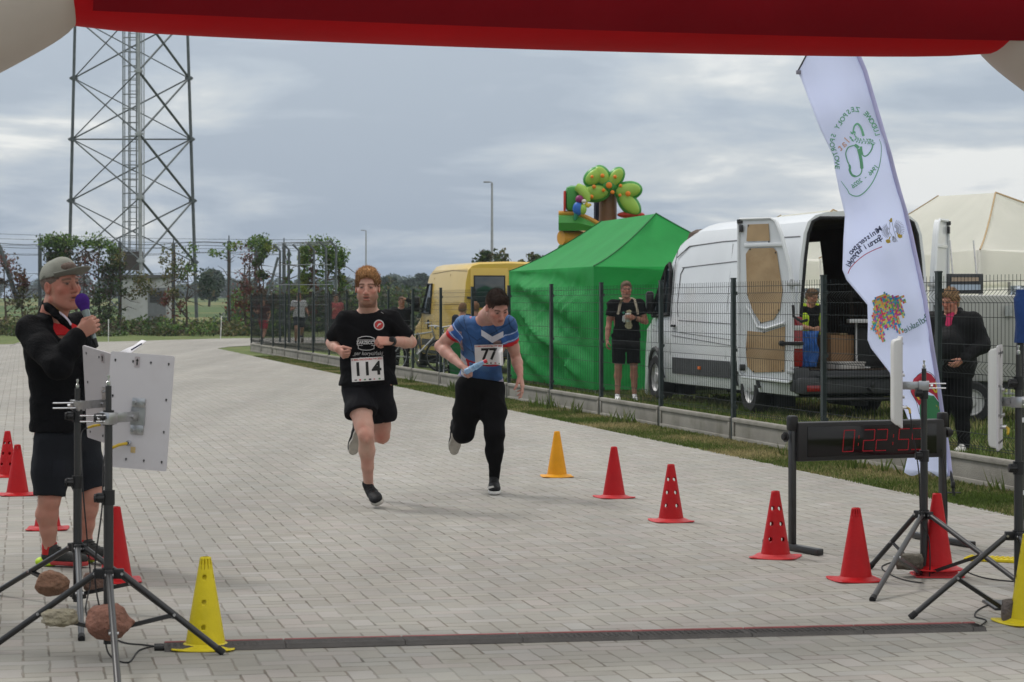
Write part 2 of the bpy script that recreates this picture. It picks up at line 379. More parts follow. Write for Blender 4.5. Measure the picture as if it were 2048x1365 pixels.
def blades(name, sampler, n, hmin, hmax, seed, green=.6, w=.006):
    g = np.random.default_rng(seed); pts = sampler(g, n); n = len(pts)
    ang = g.uniform(0, 2*pi, n); h = g.uniform(hmin, hmax, n)*g.uniform(.5, 1.0, n); lean = g.uniform(.1, .7, n)*h; la = g.uniform(0, 2*pi, n)
    ww = w*g.uniform(.6, 1.5, n)*(1+pts[:, 1]/40)
    b0 = pts+np.c_[np.cos(ang)*ww, np.sin(ang)*ww, np.zeros(n)]; b1 = pts-np.c_[np.cos(ang)*ww, np.sin(ang)*ww, np.zeros(n)]
    tip = pts+np.c_[np.cos(la)*lean, np.sin(la)*lean, h]
    vs = np.stack([b0, b1, tip], 1).reshape(-1, 3)
    dry = np.array([mnoise.noise(V((p[0]*1.1, p[1]*.8, seed))) for p in pts])*.9+g.uniform(-.35, .35, n)+(.5-green)
    t = np.clip(dry*1.2+.42, 0, 1)[:, None]
    c = (1-t)*np.array([[.085, .125, .028]])+t*np.array([[.34, .28, .14]]); c *= g.uniform(.6, 1.35, (n, 1))
    cols = np.repeat(c, 3, 0)
    o = fast_mesh(name, vs, np.arange(3*n), np.full(n, 3), blade_m, cols=cols)
    return tag(o, kind='stuff', cat='grass')
def strip_sampler(y0, y1, f0, f1):
    def fn(g, n):
        y = y0+(y1-y0)*g.uniform(0, 1, n)**1.5; ex = np.array([edge_x(v) for v in y]); fx = fence_x(y)-.06
        t = g.uniform(f0, f1, n); x = ex-.03+(fx-ex+.03)*t
        return np.c_[x, y, np.zeros(n)]
    return fn
o = blades('verge_grass', strip_sampler(13.8, 62, 0, 1), 110000, .018, .045, 1, .66); o['label'] = 'patchy green and straw verge grass between paving and fence'
def yard(g, n):
    y = 17+26*g.uniform(0, 1, n)**1.3; x = fence_x(y)+.1+g.uniform(0, 1, n)**1.2*5.5
    return np.c_[x, y, np.zeros(n)]
o = blades('yard_grass', yard, 45000, .05, .14, 2, .8, .007); o['label'] = 'green grass of the yard behind the mesh fence'
def weeds():
    mb_pts = []
    g = np.random.default_rng(5)
    for k in range(26):
        y = g.uniform(16, 42); x = fence_x(y)-.12-g.uniform(0, .25); mb_pts += [(x+g.normal()*.05, y+g.normal()*.05, 0) for _ in range(16)]
    return np.array(mb_pts)
o = blades('fence_foot_weeds', lambda g, n: weeds(), 1, .1, .26, 9, .9, .008); o['label'] = 'taller green weeds along the foot of the concrete boards'
# ================================================================ mesh fence
fence_green = mat('anthracite green fence paint', (.018, .028, .028), .45, 0, .2, 10)
wire_m = mat('coated wire', (.010, .014, .014), .6, 0, .1, 10, spec=.15)
conc = mat('precast concrete', (.25, .235, .205), .85, 0, .16, 3, .4, 80, dark=(.14, .13, .10), dscale=2.5, dlo=.5, dhi=.8)
def panel_wires(mb, A, B, z0, z1, folds, step=.05, tips=.03):
    A = V(A); B = V(B); L_ = (B-A).length; t = (B-A).normalized(); nrm = V((t.y, -t.x, 0))   # towards the path is -nrm
    prof = [(z0, 0)]
    for zf in folds: prof += [(zf-.05, 0), (zf, .045), (zf+.05, 0)]
    prof += [(z1, 0)]
    n = int(L_/step)
    for i in range(n+1):
        p = A+t*(L_*i/n)
        pts = [p+nrm*(-f)+V((0, 0, z)) for z, f in prof]; pts[-1] = pts[-1]+V((0, 0, tips))
        mb.tube(pts, .0021, 4, cap=False)
    zs = [z0+.02, z1-.02]
    for zf in folds: zs += [zf-.05, zf+.05]
    zs += [z0+.2*(k) for k in (2.1, 3.05)]+[(folds[-2]+folds[-1])/2-.1, (folds[-2]+folds[-1])/2+.12]
    for z in zs:
        mb.tube([A+V((0, 0, z)), B+V((0, 0, z))], .0026, 4, cap=False)
def fence_post(mb, p, z=1.70, w=.06, d=.04, rz=0):
    rot = Matrix.Rotation(rz, 3, 'Z'); p = V(p)
    mb.box(p+V((0, 0, z/2)), (w, d, z), rot); mb.box(p+V((0, 0, z+.006)), (w+.006, d+.006, .014), rot)
    for zz in (.35, .95, 1.55): mb.box(p+rot @ V((-.0, -d/2-.008, 0))+V((0, 0, zz)), (w*.8, .02, .035), rot)
def build_fence():
    root = empty('mesh_fence', (7.87-.2277*16.4, 16.4, 0), 0, 'long dark green wire mesh fence on grey concrete base boards beside the paving', 'fence')
    ang = math.atan2(FDIR.y, FDIR.x)
    ds = [13.79, 16.42]+[19.05+2.62*k for k in range(20)]
    pts = [V((fence_x(d), d, 0)) for d in ds]
    end = pts[-1]; pts2 = [end+V((.92, .38, 0)).normalized()*(2.5*k) for k in range(0, 5)]
    allp = pts+pts2[1:]
    for i, p in enumerate(allp):
        m = MB(); fence_post(m, p, rz=ang); m.build('post', fence_green, root, smooth=False)
    for i in range(len(allp)-1):
        a, b = allp[i], allp[i+1]; t = (b-a).normalized(); far = a.y > 45
        m = MB(); panel_wires(m, a+t*.04, b-t*.04, .27, 1.64, (.36, .93, 1.5), (.068 if a.y < 27 else .09) if not far else .055)
        m.build('mesh_panel', wire_m, root, smooth=False)
        m = MB(); c = (a+b)/2; L_ = (b-a).length-.09; rot = Matrix.Rotation(math.atan2(t.y, t.x), 3, 'Z')
        m.box(c+V((0, 0, .11)), (L_, .035, .26), rot, bev=.004)
        nn = V((-t.y, t.x, 0))
        for s in (1, -1):
            m.box(c+nn*(s*.026)+V((0, 0, .215)), (L_-.004, .018, .045), rot, bev=.006)
            m.box(c+nn*(s*.026)+V((0, 0, .02)), (L_-.004, .018, .05), rot, bev=.006)
            for e in (-1, 1): m.box(c+t*(e*(L_/2-.03))+nn*(s*.025)+V((0, 0, .118)), (.05, .016, .146), rot, bev=.004)
        m.build('base_board', conc, root, angle=50)
    childfix(root)
build_fence()

# ================================================================ lattice tower
tower_m = mat('weathered galvanised steel', (.10, .115, .12), .55, .4, .25, 4)
def build_tower():
    DB = 125.0
    def node(side, z):
        # leg positions converge slowly with height
        t = (z+1)/32
        xl, xr = P(135, 500, DB).x, P(395, 500, DB).x
        if side == 0: return V((xl+(xr-xl)*.19*t*1.0*.55+.0, DB, z))
        if side == 1: return V((xr-(xr-xl)*.19*t*.75, DB, z))
        return V((P(284, 500, DB-4.4).x-.55*t, DB-4.4+.9*t, z))
    root = empty('lattice_tower', node(2, 0), 0, 'tall grey three legged steel lattice mast behind the overgrown fence', 'mast')
    zs = [0.0]+[P(0, y, DB).z for y in (525, 402, 279, 157, 35, -87, -209)]
    top = zs[-1]
    for s in range(3):
        m = MB(); m.tube([node(s, 0), node(s, top)], [.095, .075] if s < 2 else [.085, .075], 8)
        for z in zs[1:]: m.box(node(s, z), (.42, .25, .10)); m.cyl(node(s, z-.1), node(s, z+.1), .16, 10)
        m.build('leg', tower_m if s < 2 else mat('pale galvanised tray', (.33, .35, .36), .6, .2, .2, 3), root)
    for (a, b) in ((0, 1), (1, 2), (2, 0)):
        m = MB()
        off = 0.0 if (a, b) == (0, 1) else 0.0
        for i in range(len(zs)-1):
            r = .045 if (a, b) == (0, 1) else (.07 if a == 1 else .042)
            p0, p1, q0, q1 = node(a, zs[i]), node(b, zs[i]), node(a, zs[i+1]), node(b, zs[i+1])
            m.cyl(p0, q1, r, 6); m.cyl(p1, q0, r*.8, 6)
            if i in (2, 4, 6) and (a, b) == (0, 1): m.cyl(q0, q1, .045, 6)
        m.build('bracing', tower_m, root)
    m = MB(); c = V((P(268, 0, 123).x, 122.6, 0)); w = .30
    for dx in (-w, w): m.cyl(c+V((dx*.7, 0, .4)), c+V((dx*.7, 0, top)), .035, 6)
    z = .5
    while z < top: m.cyl(c+V((-w*.7, 0, z)), c+V((w*.7, 0, z)), .02, 5); z += .34
    z = 2.0; k = 0
    while z < top:
        m.tube([c+V((cos(a)*.46, -.42+sin(a)*.42, z)) for a in [pi*.98*j/8-pi*.99 for j in range(9)]], .03, 4); z += .75
    for a in (pi*1.02, pi*1.14, pi*1.27, pi*1.5, pi*1.73, pi*1.86, pi*1.98): m.cyl(c+V((cos(a)*.46, -.42+sin(a)*.42+.02, 2)), c+V((cos(a)*.46, -.42+sin(a)*.42+.02, top)), .027, 4)
    m.build('ladder_cage', mat('mid grey galvanised cage', (.20, .22, .23), .6, .2, .2, 3), root)
    m = MB(); c2 = c+V((.75, .5, 0))
    for dx in (-.12, 0, .12): m.cyl(c2+V((dx-.35, 0, .4)), c2+V((dx-.35, 0, top)), .03, 6)
    m.build('cable_run', mat('pale galvanised tray', (.33, .35, .36), .6, .2, .2, 3), root)
    m = MB(); m.box(P(267, 522, 121.8), (.95, .5, 1.0)); m.build('equipment_box', mat('dark box', (.07, .06, .055), .7), root)
    childfix(root)
build_tower()
def build_shed():
    D = 116; c = G(290, 606+F*H/D); c = V((P(290, 600, D).x, D, 0))
    wm = mat('dirty white render', (.42, .43, .43), .8, 0, .2, 1.2, dark=(.22, .2, .17), dscale=.8)
    root = empty('equipment_shed', c, 0, 'small dirty white equipment shed at the foot of the lattice mast', 'shed')
    m = MB(); m.box(c+V((0, 1, 1.35)), (2.4, 2.2, 2.7)); m.build('wall', wm, root, smooth=False)
    m = MB(); m.box(c+V((0, 1, 2.78)), (2.7, 2.5, .16)); m.build('roof', mat('grey felt', (.12, .12, .12), .8), root, smooth=False)
    m = MB(); m.box(c+V((.62, -.12, 1.2)), (.9, .06, 2.0)); m.build('door', mat('grey steel door', (.16, .17, .18), .5), root, smooth=False)
    m = MB()
    for k in range(7): m.box(c+V((.62, -.17, 1.5+k*.08)), (.7, .03, .05), Matrix.Rotation(.5, 3, 'X'))
    m.build('vent', mat('vent slats', (.07, .07, .07), .5), root, smooth=False); childfix(root)
build_shed()

# ================================================================ leaves
leaf_m = mat('leaves', (.05, .08, .02), .6, attr='col', var=0, spec=.3, trl=.25)
bark_m = mat('brown bark', (.075, .055, .04), .9, 0, .25, 6)
PAL = {'green': [(.045, .095, .018), (.075, .13, .025), (.10, .15, .03), (.03, .06, .015)],
       'dark': [(.022, .045, .014), (.035, .06, .018), (.05, .075, .02), (.05, .045, .025)],
       'red': [(.13, .05, .045), (.10, .045, .04), (.17, .08, .07), (.06, .05, .03)],
       'olive': [(.06, .07, .02), (.085, .09, .03), (.05, .06, .02), (.11, .09, .04)],
       'rust': [(.12, .035, .02), (.09, .03, .02), (.07, .055, .02)],
       'brown': [(.07, .045, .03), (.05, .04, .03), (.09, .06, .04)],
       'blue': [(.04, .06, .045), (.05, .07, .05), (.034, .055, .04)],
       'lime': [(.13, .17, .03), (.10, .15, .025), (.16, .17, .04)]}
def leaf_cloud(name, blobs, parent, size, seed, maxn=40000):
    """blobs: (centre, radii, count, palette, shell). Leaf sized folded faces spread through the volume."""
    g = np.random.default_rng(seed); P_, C_, S_ = [], [], []
    for (c, rr, n, pal, *sh) in blobs:
        u = g.normal(size=(n, 3)); u /= np.linalg.norm(u, axis=1, keepdims=True); r = g.uniform(0, 1, (n, 1))**(1/3 if not sh else sh[0])
        p = np.array(c)+u*r*np.array(rr); P_.append(p)
        pa = np.array(PAL[pal]); ci = g.integers(0, len(pa), n); cc = pa[ci]*g.uniform(.6, 1.5, (n, 1))*1.3; C_.append(cc); S_.append(np.full(n, 1.0))
    p = np.concatenate(P_); cc = np.concatenate(C_); n = len(p)
    a = g.normal(size=(n, 3)); a /= np.linalg.norm(a, axis=1, keepdims=True); b = np.cross(a, g.normal(size=(n, 3))); b /= np.linalg.norm(b, axis=1, keepdims=True)
    s = size*g.uniform(.5, 1.3, (n, 1)); nn = np.cross(a, b)
    v0 = p-a*s; v1 = p+b*s*.55+nn*s*.15; v2 = p+a*s; v3 = p-b*s*.55+nn*s*.15
    vs = np.stack([v0, v1, v2, v3], 1).reshape(-1, 3); idx = np.arange(4*n).reshape(-1, 4)
    o = fast_mesh(name, vs, idx.ravel(), np.full(n, 4), leaf_m, parent, cols=np.repeat(cc, 4, 0)); return o
def blob_line(p0, p1, n, r, cnt, pal, jit, rs):
    out = []
    for i in range(n):
        t = i/max(1, n-1); p = V(p0).lerp(V(p1), t)+V((rs.uniform(-jit, jit), rs.uniform(-jit, jit), rs.uniform(-jit, jit))); q = r*rs.uniform(.5, 1.3)
        out.append((p, (q, q, q*rs.uniform(.8, 1.5)), cnt, pal))
    return out
# overgrown compound fence
def build_compound():
    D = 108
    root = empty('compound_fence', V((P(240, 600, D).x, D, 0)), 0, 'tall grey posts with strung wires carrying climbing vines around the mast', 'fence')
    posts = [(80, 478), (240, 485), (347, 488), (458, 482), (512, 500), (568, 487)]
    for px, py in posts:
        m = MB(); b = V((P(px, 600, D).x, D, 0)); t = P(px, py, D); m.box((b+t)/2, (.16, .12, t.z)); m.box(t+V((0, 0, .1)), (.05, .05, .3)); m.build('post', tower_m, root, smooth=False)
    for px, py in ((560, 492), (578, 490), (598, 492), (628, 490), (652, 487), (672, 484)):
        m = MB(); dd = 84-(px-560)*.06; b = V((P(px, 600, dd).x, dd, 0)); t = P(px, py+10, dd); m.tube([b, t, t+V((-.22, 0, .22))], .045, 6); m.build('post', tower_m, root)
    for px0, py0, px1 in ((556, 600, 562), (650, 640, 680)):
        pass
    m = MB(); m.cyl(P(0, 495, D-2), P(34, 600, D-2), .11, 6); m.cyl(P(0, 495, D-2)+V((-1.5, 0, 2.2)), P(0, 495, D-2), .1, 6); m.build('brace_pole', tower_m, root)
    m = MB(); m.cyl(P(556, 515, 100), P(533, 600, 100), .06, 6); m.build('brace_pole', tower_m, root)
    m = MB(); m.cyl(P(672, 520, 84), P(600, 660, 84), .05, 6); m.build('brace_pole', tower_m, root)
    m = MB()
    for y, r in ((487, .018), (494, .014), (508, .012), (545, .012), (575, .012)):
        pts = [P(x, y+3*sin(x/37.0), D) for x in range(-40, 570, 30)]; m.tube(pts, r, 4)
    for k in range(3): m.tube([P(556+x, 486+k*3-x*.02, 84-x*.06) for x in range(0, 120, 12)], .014, 4)
    for y in (530, 570, 610): m.tube([P(556+x, y, 84-x*.06) for x in range(0, 120, 12)], .014, 4)
    m.build('wire', tower_m, root); childfix(root)
build_compound()
def vine(label, D, specs, stems, seed, size=.085):
    """specs in photo columns/rows at distance D: (x, y, rx, ry, n, palette)"""
    rs = random.Random(seed); bl = []; base = V((P(stems[0][0], 600, D).x, D, 0))
    root = empty('climbing_vine', base, 0, label, 'vine', 'vines on the compound fence')
    k = D/F
    for (x, y, rx, ry, n, pal) in specs:
        nb = max(2, int(n/70))
        for _ in range(nb):
            a = rs.uniform(0, 2*pi); q = rs.uniform(0, 1)**.6
            c = P(x+cos(a)*rx*q, y+sin(a)*ry*q, D+rs.uniform(-.5, .5)); r = min(rs.uniform(.16, .55), max(.07, rx*k*.85))
            bl.append((c, (r*1.15, r, r), int(n/nb*(.55 if pal in ('red', 'brown', 'rust') else .62)), pal))
    leaf_cloud('foliage', bl, root, size, seed)
    m = MB()
    for st in stems:
        x0, y0, x1, y1 = st; pts = []
        for i in range(6):
            t = i/5; pts.append(P(x0+(x1-x0)*t+rs.uniform(-3, 3), y0+(y1-y0)*t, D+rs.uniform(-.1, .1)))
        pts.insert(0, V((pts[0].x, D, 0))); m.tube(pts, [.05]*3+[.03]*4, 5)
        for _ in range(14):
            i = rs.randint(2, 5); p = pts[i]; q = p+V((rs.uniform(-.9, .9), rs.uniform(-.3, .3), rs.uniform(-.5, .7))); m.tube([p, (p+q)/2+V((0, 0, rs.uniform(-.1, .2))), q], [.022, .014, .006], 4)
    m.build('stem', bark_m, root); childfix(root)
vine('dense green vine canopy with a flat top at the left end of the compound fence', 107, [(110, 484, 34, 6, 1500, 'green'), (120, 515, 28, 32, 1900, 'dark'), (110, 560, 26, 30, 500, 'dark'), (122, 500, 14, 18, 900, 'green')], [(110, 655, 112, 490), (132, 655, 128, 500), (96, 650, 100, 500)], 21)
vine('sparse reddish vine hanging between the green canopy and the mast', 106, [(170, 520, 30, 30, 500, 'brown'), (190, 560, 34, 44, 700, 'red'), (180, 486, 36, 6, 900, 'green'), (225, 500, 18, 12, 450, 'green')], [(165, 655, 170, 495), (195, 655, 200, 490), (150, 650, 158, 510)], 22)
vine('dark dense vine column standing left of the white shed', 105.5, [(225, 545, 24, 36, 1500, 'dark'), (215, 600, 36, 40, 1600, 'dark'), (232, 515, 12, 22, 500, 'olive'), (280, 580, 22, 24, 700, 'olive')], [(240, 655, 241, 495), (218, 655, 222, 520)], 23)
vine('thin olive vine on the post right of the shed', 105, [(345, 515, 22, 18, 300, 'olive'), (360, 560, 30, 30, 520, 'olive'), (350, 600, 24, 25, 520, 'rust'), (385, 530, 22, 34, 260, 'green'), (415, 565, 20, 26, 700, 'blue')], [(347, 655, 348, 500), (372, 655, 378, 520)], 24)
vine('few hanging green sprigs on the lone post', 104.5, [(452, 500, 14, 14, 110, 'green'), (424, 498, 10, 16, 90, 'green'), (470, 492, 12, 6, 110, 'lime')], [(458, 655, 458, 492)], 25)
vine('sparse red leaved vine left of the row of columns', 104, [(492, 520, 24, 30, 420, 'red'), (505, 560, 28, 26, 620, 'red'), (500, 605, 34, 26, 900, 'rust'), (535, 600, 24, 26, 700, 'brown')], [(505, 655, 500, 510), (520, 655, 515, 500), (490, 655, 488, 530)], 26)
vine('bright green vine arching over the top beside the red leaves', 103.5, [(515, 487, 22, 6, 700, 'green'), (530, 500, 10, 16, 480, 'green'), (522, 540, 10, 34, 420, 'dark'), (538, 497, 10, 4, 160, 'lime')], [(525, 655, 524, 492)], 27)
vine('narrow green vine column with straight sides', 84, [(577, 560, 5, 66, 1100, 'green'), (586, 600, 8, 40, 700, 'lime')], [(577, 650, 577, 500)], 28, .06)
vine('broad yellow green and rust vine column in the row', 83, [(607, 560, 8, 72, 1500, 'lime'), (612, 520, 10, 32, 900, 'green'), (622, 495, 12, 8, 600, 'rust'), (627, 590, 6, 60, 900, 'rust'), (622, 540, 7, 40, 600, 'brown')], [(608, 650, 610, 495), (626, 650, 626, 495)], 29, .06)
vine('green vine arch hanging over the right end of the compound fence', 81.5, [(650, 493, 26, 8, 900, 'green'), (668, 515, 20, 18, 1500, 'green'), (681, 545, 7, 44, 1100, 'green'), (660, 540, 16, 18, 300, 'dark'), (650, 560, 10, 34, 260, 'green'), (690, 560, 4, 12, 90, 'lime')], [(681, 650, 680, 495), (655, 650, 660, 500)], 30, .06)
vine('sparse reddish bush at the leaning pole near the left edge', 106, [(12, 520, 26, 34, 380, 'red'), (20, 580, 34, 36, 900, 'brown'), (55, 600, 20, 40, 500, 'olive'), (40, 560, 14, 24, 350, 'rust')], [(10, 655, 8, 505), (44, 655, 46, 560)], 31)
def undergrowth():
    rs = random.Random(8); bl = []
    for _ in range(230):
        px = rs.uniform(-80, 560); D = rs.uniform(99, 112); base = P(px, 600, D).x; h = rs.uniform(.15, .85)*(1.0 if px < 420 else .8)
        bl.append(((base, D, h*.5), (rs.uniform(.35, .8), .5, h*.6), 90, rs.choice(['olive', 'green', 'olive', 'brown', 'green', 'dark'])))
    o = leaf_cloud('undergrowth', bl, None, .09, 4); tag(o, 'tangled low weeds and creepers along the foot of the compound fence', 'undergrowth', kind='stuff')
    bl = []
    for _ in range(240):
        px = rs.uniform(470, 1010); D = rs.uniform(112, 170); z = far_z(D); x = P(px, 600, D).x; h = rs.uniform(.8, 2.3)
        bl.append(((x, D, z+h*.5), (rs.uniform(.8, 2), 1, h*.6), 110, rs.choice(['olive', 'dark', 'dark', 'blue', 'green'])))
    o = leaf_cloud('hedgerow', bl, None, .16, 5); tag(o, 'rough olive green hedgerow beyond the fence and vans', 'hedge', kind='stuff')
    bl = []; g = random.Random(12)
    for x in range(-210, 215, 3):
        D = g.uniform(640, 740); hh = 5.2+3.2*mnoise.noise(V((x*.035, 0, 2)))+2.0*mnoise.noise(V((x*.16, 3, 2)))+g.uniform(-.5, .9)
        if -60 < x*1.0 < -20: hh += .6
        for q in range(2):
            z = 2.4+hh*(.35+.45*q); bl.append(((x+g.uniform(-2, 2), D, z), (g.uniform(2.2, 4.2), 3, hh*(.42-.1*q)), 230, 'blue'))
    o = leaf_cloud('distant_wood', bl, None, .62, 6); tag(o, 'far dark blue green wood along the horizon', 'wood', kind='stuff')
undergrowth()
def tree(px, D, top, rx, label, seed, pal='dark', group='trees beyond the field', n=2600, leaf=.2, sparse=False):
    rs = random.Random(seed); z0 = far_z(D); b = V((P(px, 600, D).x, D, z0)); t = P(px, top, D); h = t.z-z0; w = rx*D/F
    root = empty('broadleaf_tree', b, 0, label, 'tree', group); m = MB()
    m.tube([b, b+V((.1, 0, h*.3)), b+V((-.1, 0, h*.6)), b+V((0, 0, h*.85))], [h*.035, h*.028, h*.018, h*.006], 7)
    bl = []
    for k in range(9):
        a = rs.uniform(0, 2*pi); zz = h*rs.uniform(.3, .8); e = b+V((cos(a)*w*rs.uniform(.4, .9), sin(a)*w*.7, zz+h*rs.uniform(.05, .18)))
        m.tube([b+V((0, 0, zz*.75)), (b+V((0, 0, zz))+e)/2+V((0, 0, .1)), e], [h*.014, h*.009, h*.003], 5)
    m.build('trunk', bark_m, root)
    nb = 26
    for k in range(nb):
        a = rs.uniform(0, 2*pi); zz = rs.uniform(.35, 1.0); ww = w*math.sqrt(max(.05, 1-((zz-.6)/.5)**2)); q = rs.uniform(.2, 1)
        r = h*rs.uniform(.08, .16)*(.6 if sparse else 1)
        bl.append((b+V((cos(a)*ww*q, sin(a)*ww*q, h*zz-r*.6)), (r*1.2, r*1.2, r), n//nb, pal if rs.random() < .75 else 'olive'))
    leaf_cloud('crown', bl, root, leaf, seed); childfix(root)
tree(778, 330, 554, 28, 'rounded bushy tree standing alone on the skyline left of the yellow van', 41, 'blue', leaf=.33)
tree(815, 345, 557, 20, 'second smaller rounded tree right beside the bushy one', 42, 'blue', leaf=.33)
tree(842, 340, 548, 12, 'slim tree crown just clear of the yellow van windscreen', 43, 'blue', leaf=.3)
tree(765, 170, 578, 34, 'low olive bush in front of the skyline trees', 44, 'olive', leaf=.2)
tree(418, 260, 536, 22, 'grey green tree in the field right of the mast', 45, 'blue', leaf=.3)
tree(968, 120, 498, 19, 'open topped grey green tree rising behind the yellow van', 46, 'dark', n=900, leaf=.15, sparse=True)
tree(1000, 122, 500, 15, 'open topped tree touching the tall lamp post', 47, 'dark', n=700, leaf=.15, sparse=True)
tree(1040, 125, 506, 24, 'low grey green tree between the lamp post and the green tent', 48, 'dark', n=1300, leaf=.15, sparse=True)
tree(1072, 128, 508, 14, 'small tree crown just above the edge of the green tent', 49, 'dark', n=700, leaf=.15, sparse=True)
tree(1840, 150, 560, 30, 'tree glimpsed beyond the cream tent', 50, 'dark', n=1200, leaf=.2)
def lamp_post(px, D, top, label):
    b = V((P(px, 600, D).x, D, far_z(D))); t = P(px, top, D); root = empty('street_lamp', b, 0, label, 'street lamp', 'street lamps in the distance')
    gm = mat('grey aluminium pole', (.34, .35, .36), .5, .3)
    m = MB(); m.tube([b, t], [.10, .05], 8); m.cyl(b, b+V((0, 0, 1.1)), .13, 8); m.build('pole', gm, root)
    m = MB(); m.tube([t, t+V((-.06, 0, .03)), t+V((-.16, 0, .04))], .03, 6); m.build('arm', gm, root)
    m = MB(); m.box(t+V((-.28, 0, .04)), (.34, .2, .07), bev=.03); m.build('lamp_head', mat('lamp housing', (.25, .25, .26), .5), root); childfix(root)
lamp_post(984, 120, 366, 'taller grey street lamp with its arm pointing left above the yellow van')
lamp_post(732, 205, 462, 'smaller distant street lamp above the head of runner 114')
def tape_post(px, y0, y1, lean, label):
    D = GD(y1); b = G(px, y1); t = P(px+lean, y0, D); root = empty('marker_pole', b, 0, label, 'pole', 'white marker poles')
    m = MB(); m.tube([b, t], .018, 6); m.tube([t-V((0, 0, .06)), t+V((0, 0, .02))], .024, 6); m.build('pole', mat('white plastic', (.62, .62, .6), .5), root)
    childfix(root)
tape_post(217, 640, 684, 0, 'white marker pole on the far path edge below the mast')
tape_post(441, 633, 679, 2, 'slightly leaning white marker pole left of the mesh fence corner')
m = MB(); a = P(217, 650, GD(684)); bq = P(443, 644, GD(679)); c0 = P(-30, 693, 78)
def tape(p, q, sag):
    return [p.lerp(q, i/14)-V((0, 0, sag*4*(i/14)*(1-i/14))) for i in range(15)]
rt = mat('tape', (.55, .5, .5), .5)
ta, tb = tape(P(52, 682, 77), P(-40, 703, 77), .05), tape(a, bq, .35)
for pts in (ta,): m.grid([[p-V((0, 0, .02)) for p in pts], [p+V((0, 0, .02)) for p in pts]])
o = m.build('barrier_tape', rt); settle(o); tag(o, 'thin pale barrier tape strung along the far path edge', 'tape')
def power_wires():
    m = MB()
    for k, (y0, y1) in enumerate(((476, 486), (489, 497), (508, 500), (466, 480))):
        pts = [P(-60+i*60, y0+(y1-y0)*i/12+4*sin(i*.26), 240) for i in range(13)]; m.tube(pts, .02, 4)
    o = m.build('power_line', black_plastic); tag(o, 'faint overhead wires crossing the sky behind the mast', 'power line')
power_wires()
# ================================================================ white van
white_paint = mat('white van paint', (.66, .68, .70), .3, 0, .05, 1.5, coat=.5, dark=(.38, .37, .34), dscale=1.2, dlo=.62, dhi=.95)
dark_trim = mat('dark grey bumper plastic', (.05, .052, .055), .6, 0, .2, 5)
glass_dark = mat('dark window glass', (.02, .03, .035), .08, 0, 0, spec=.8)
gap_crease_m = mat('panel gap and crease shade', (.16, .16, .17), .7, 0, 0)
gap_crease_y = mat('yellow panel gap and crease shade', (.16, .11, .03), .7, 0, 0)
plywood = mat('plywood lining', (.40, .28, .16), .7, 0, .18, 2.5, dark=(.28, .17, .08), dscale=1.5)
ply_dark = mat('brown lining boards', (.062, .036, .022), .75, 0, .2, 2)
red_lens = mat('red lamp lens', (.22, .006, .008), .2, 0, .15, 8, coat=.6)
clear_lens = mat('clear lamp lens', (.5, .5, .5), .15, 0, .2, 12)
tyre_m = mat('tyre rubber', (.02, .02, .021), .8, 0, .2, 12)
def wheel(parent, c, ax, r=.34, w=.22, rimcol=None):
    """tyre with rim as its sub-part; axle along ax"""
    ax = V(ax).normalized(); rot = V((0, 0, 1)).rotation_difference(ax).to_matrix(); m = MB()
    m.lathe([(r*.62, -w/2), (r*.9, -w/2), (r*.985, -w*.36), (r, -w*.2), (r, w*.2), (r*.985, w*.36), (r*.9, w/2), (r*.62, w/2), (r*.6, 0), (r*.62, -w/2)], c, 28, rot=rot)
    t = m.build('wheel', tyre_m, parent); m = MB()
    m.lathe([(r*.62, w*.42), (r*.58, w*.46), (r*.52, w*.3), (r*.3, w*.28), (r*.2, w*.44), (.001, w*.45)], c, 24, rot=rot)
    m.lathe([(r*.62, -w*.42), (r*.58, -w*.46), (r*.52, -w*.3), (r*.3, -w*.28), (r*.2, -w*.44), (.001, -w*.45)], c, 24, rot=rot)
    for k in range(10):
        a = 2*pi*k/10; m.cyl(V(c)+rot @ V((cos(a)*r*.42, sin(a)*r*.42, -w*.31)), V(c)+rot @ V((cos(a)*r*.42, sin(a)*r*.42, w*.31)), r*.05, 6)
    m.build('rim', mat('wheel steel', (.42, .42, .42), .5, .3), t); return t
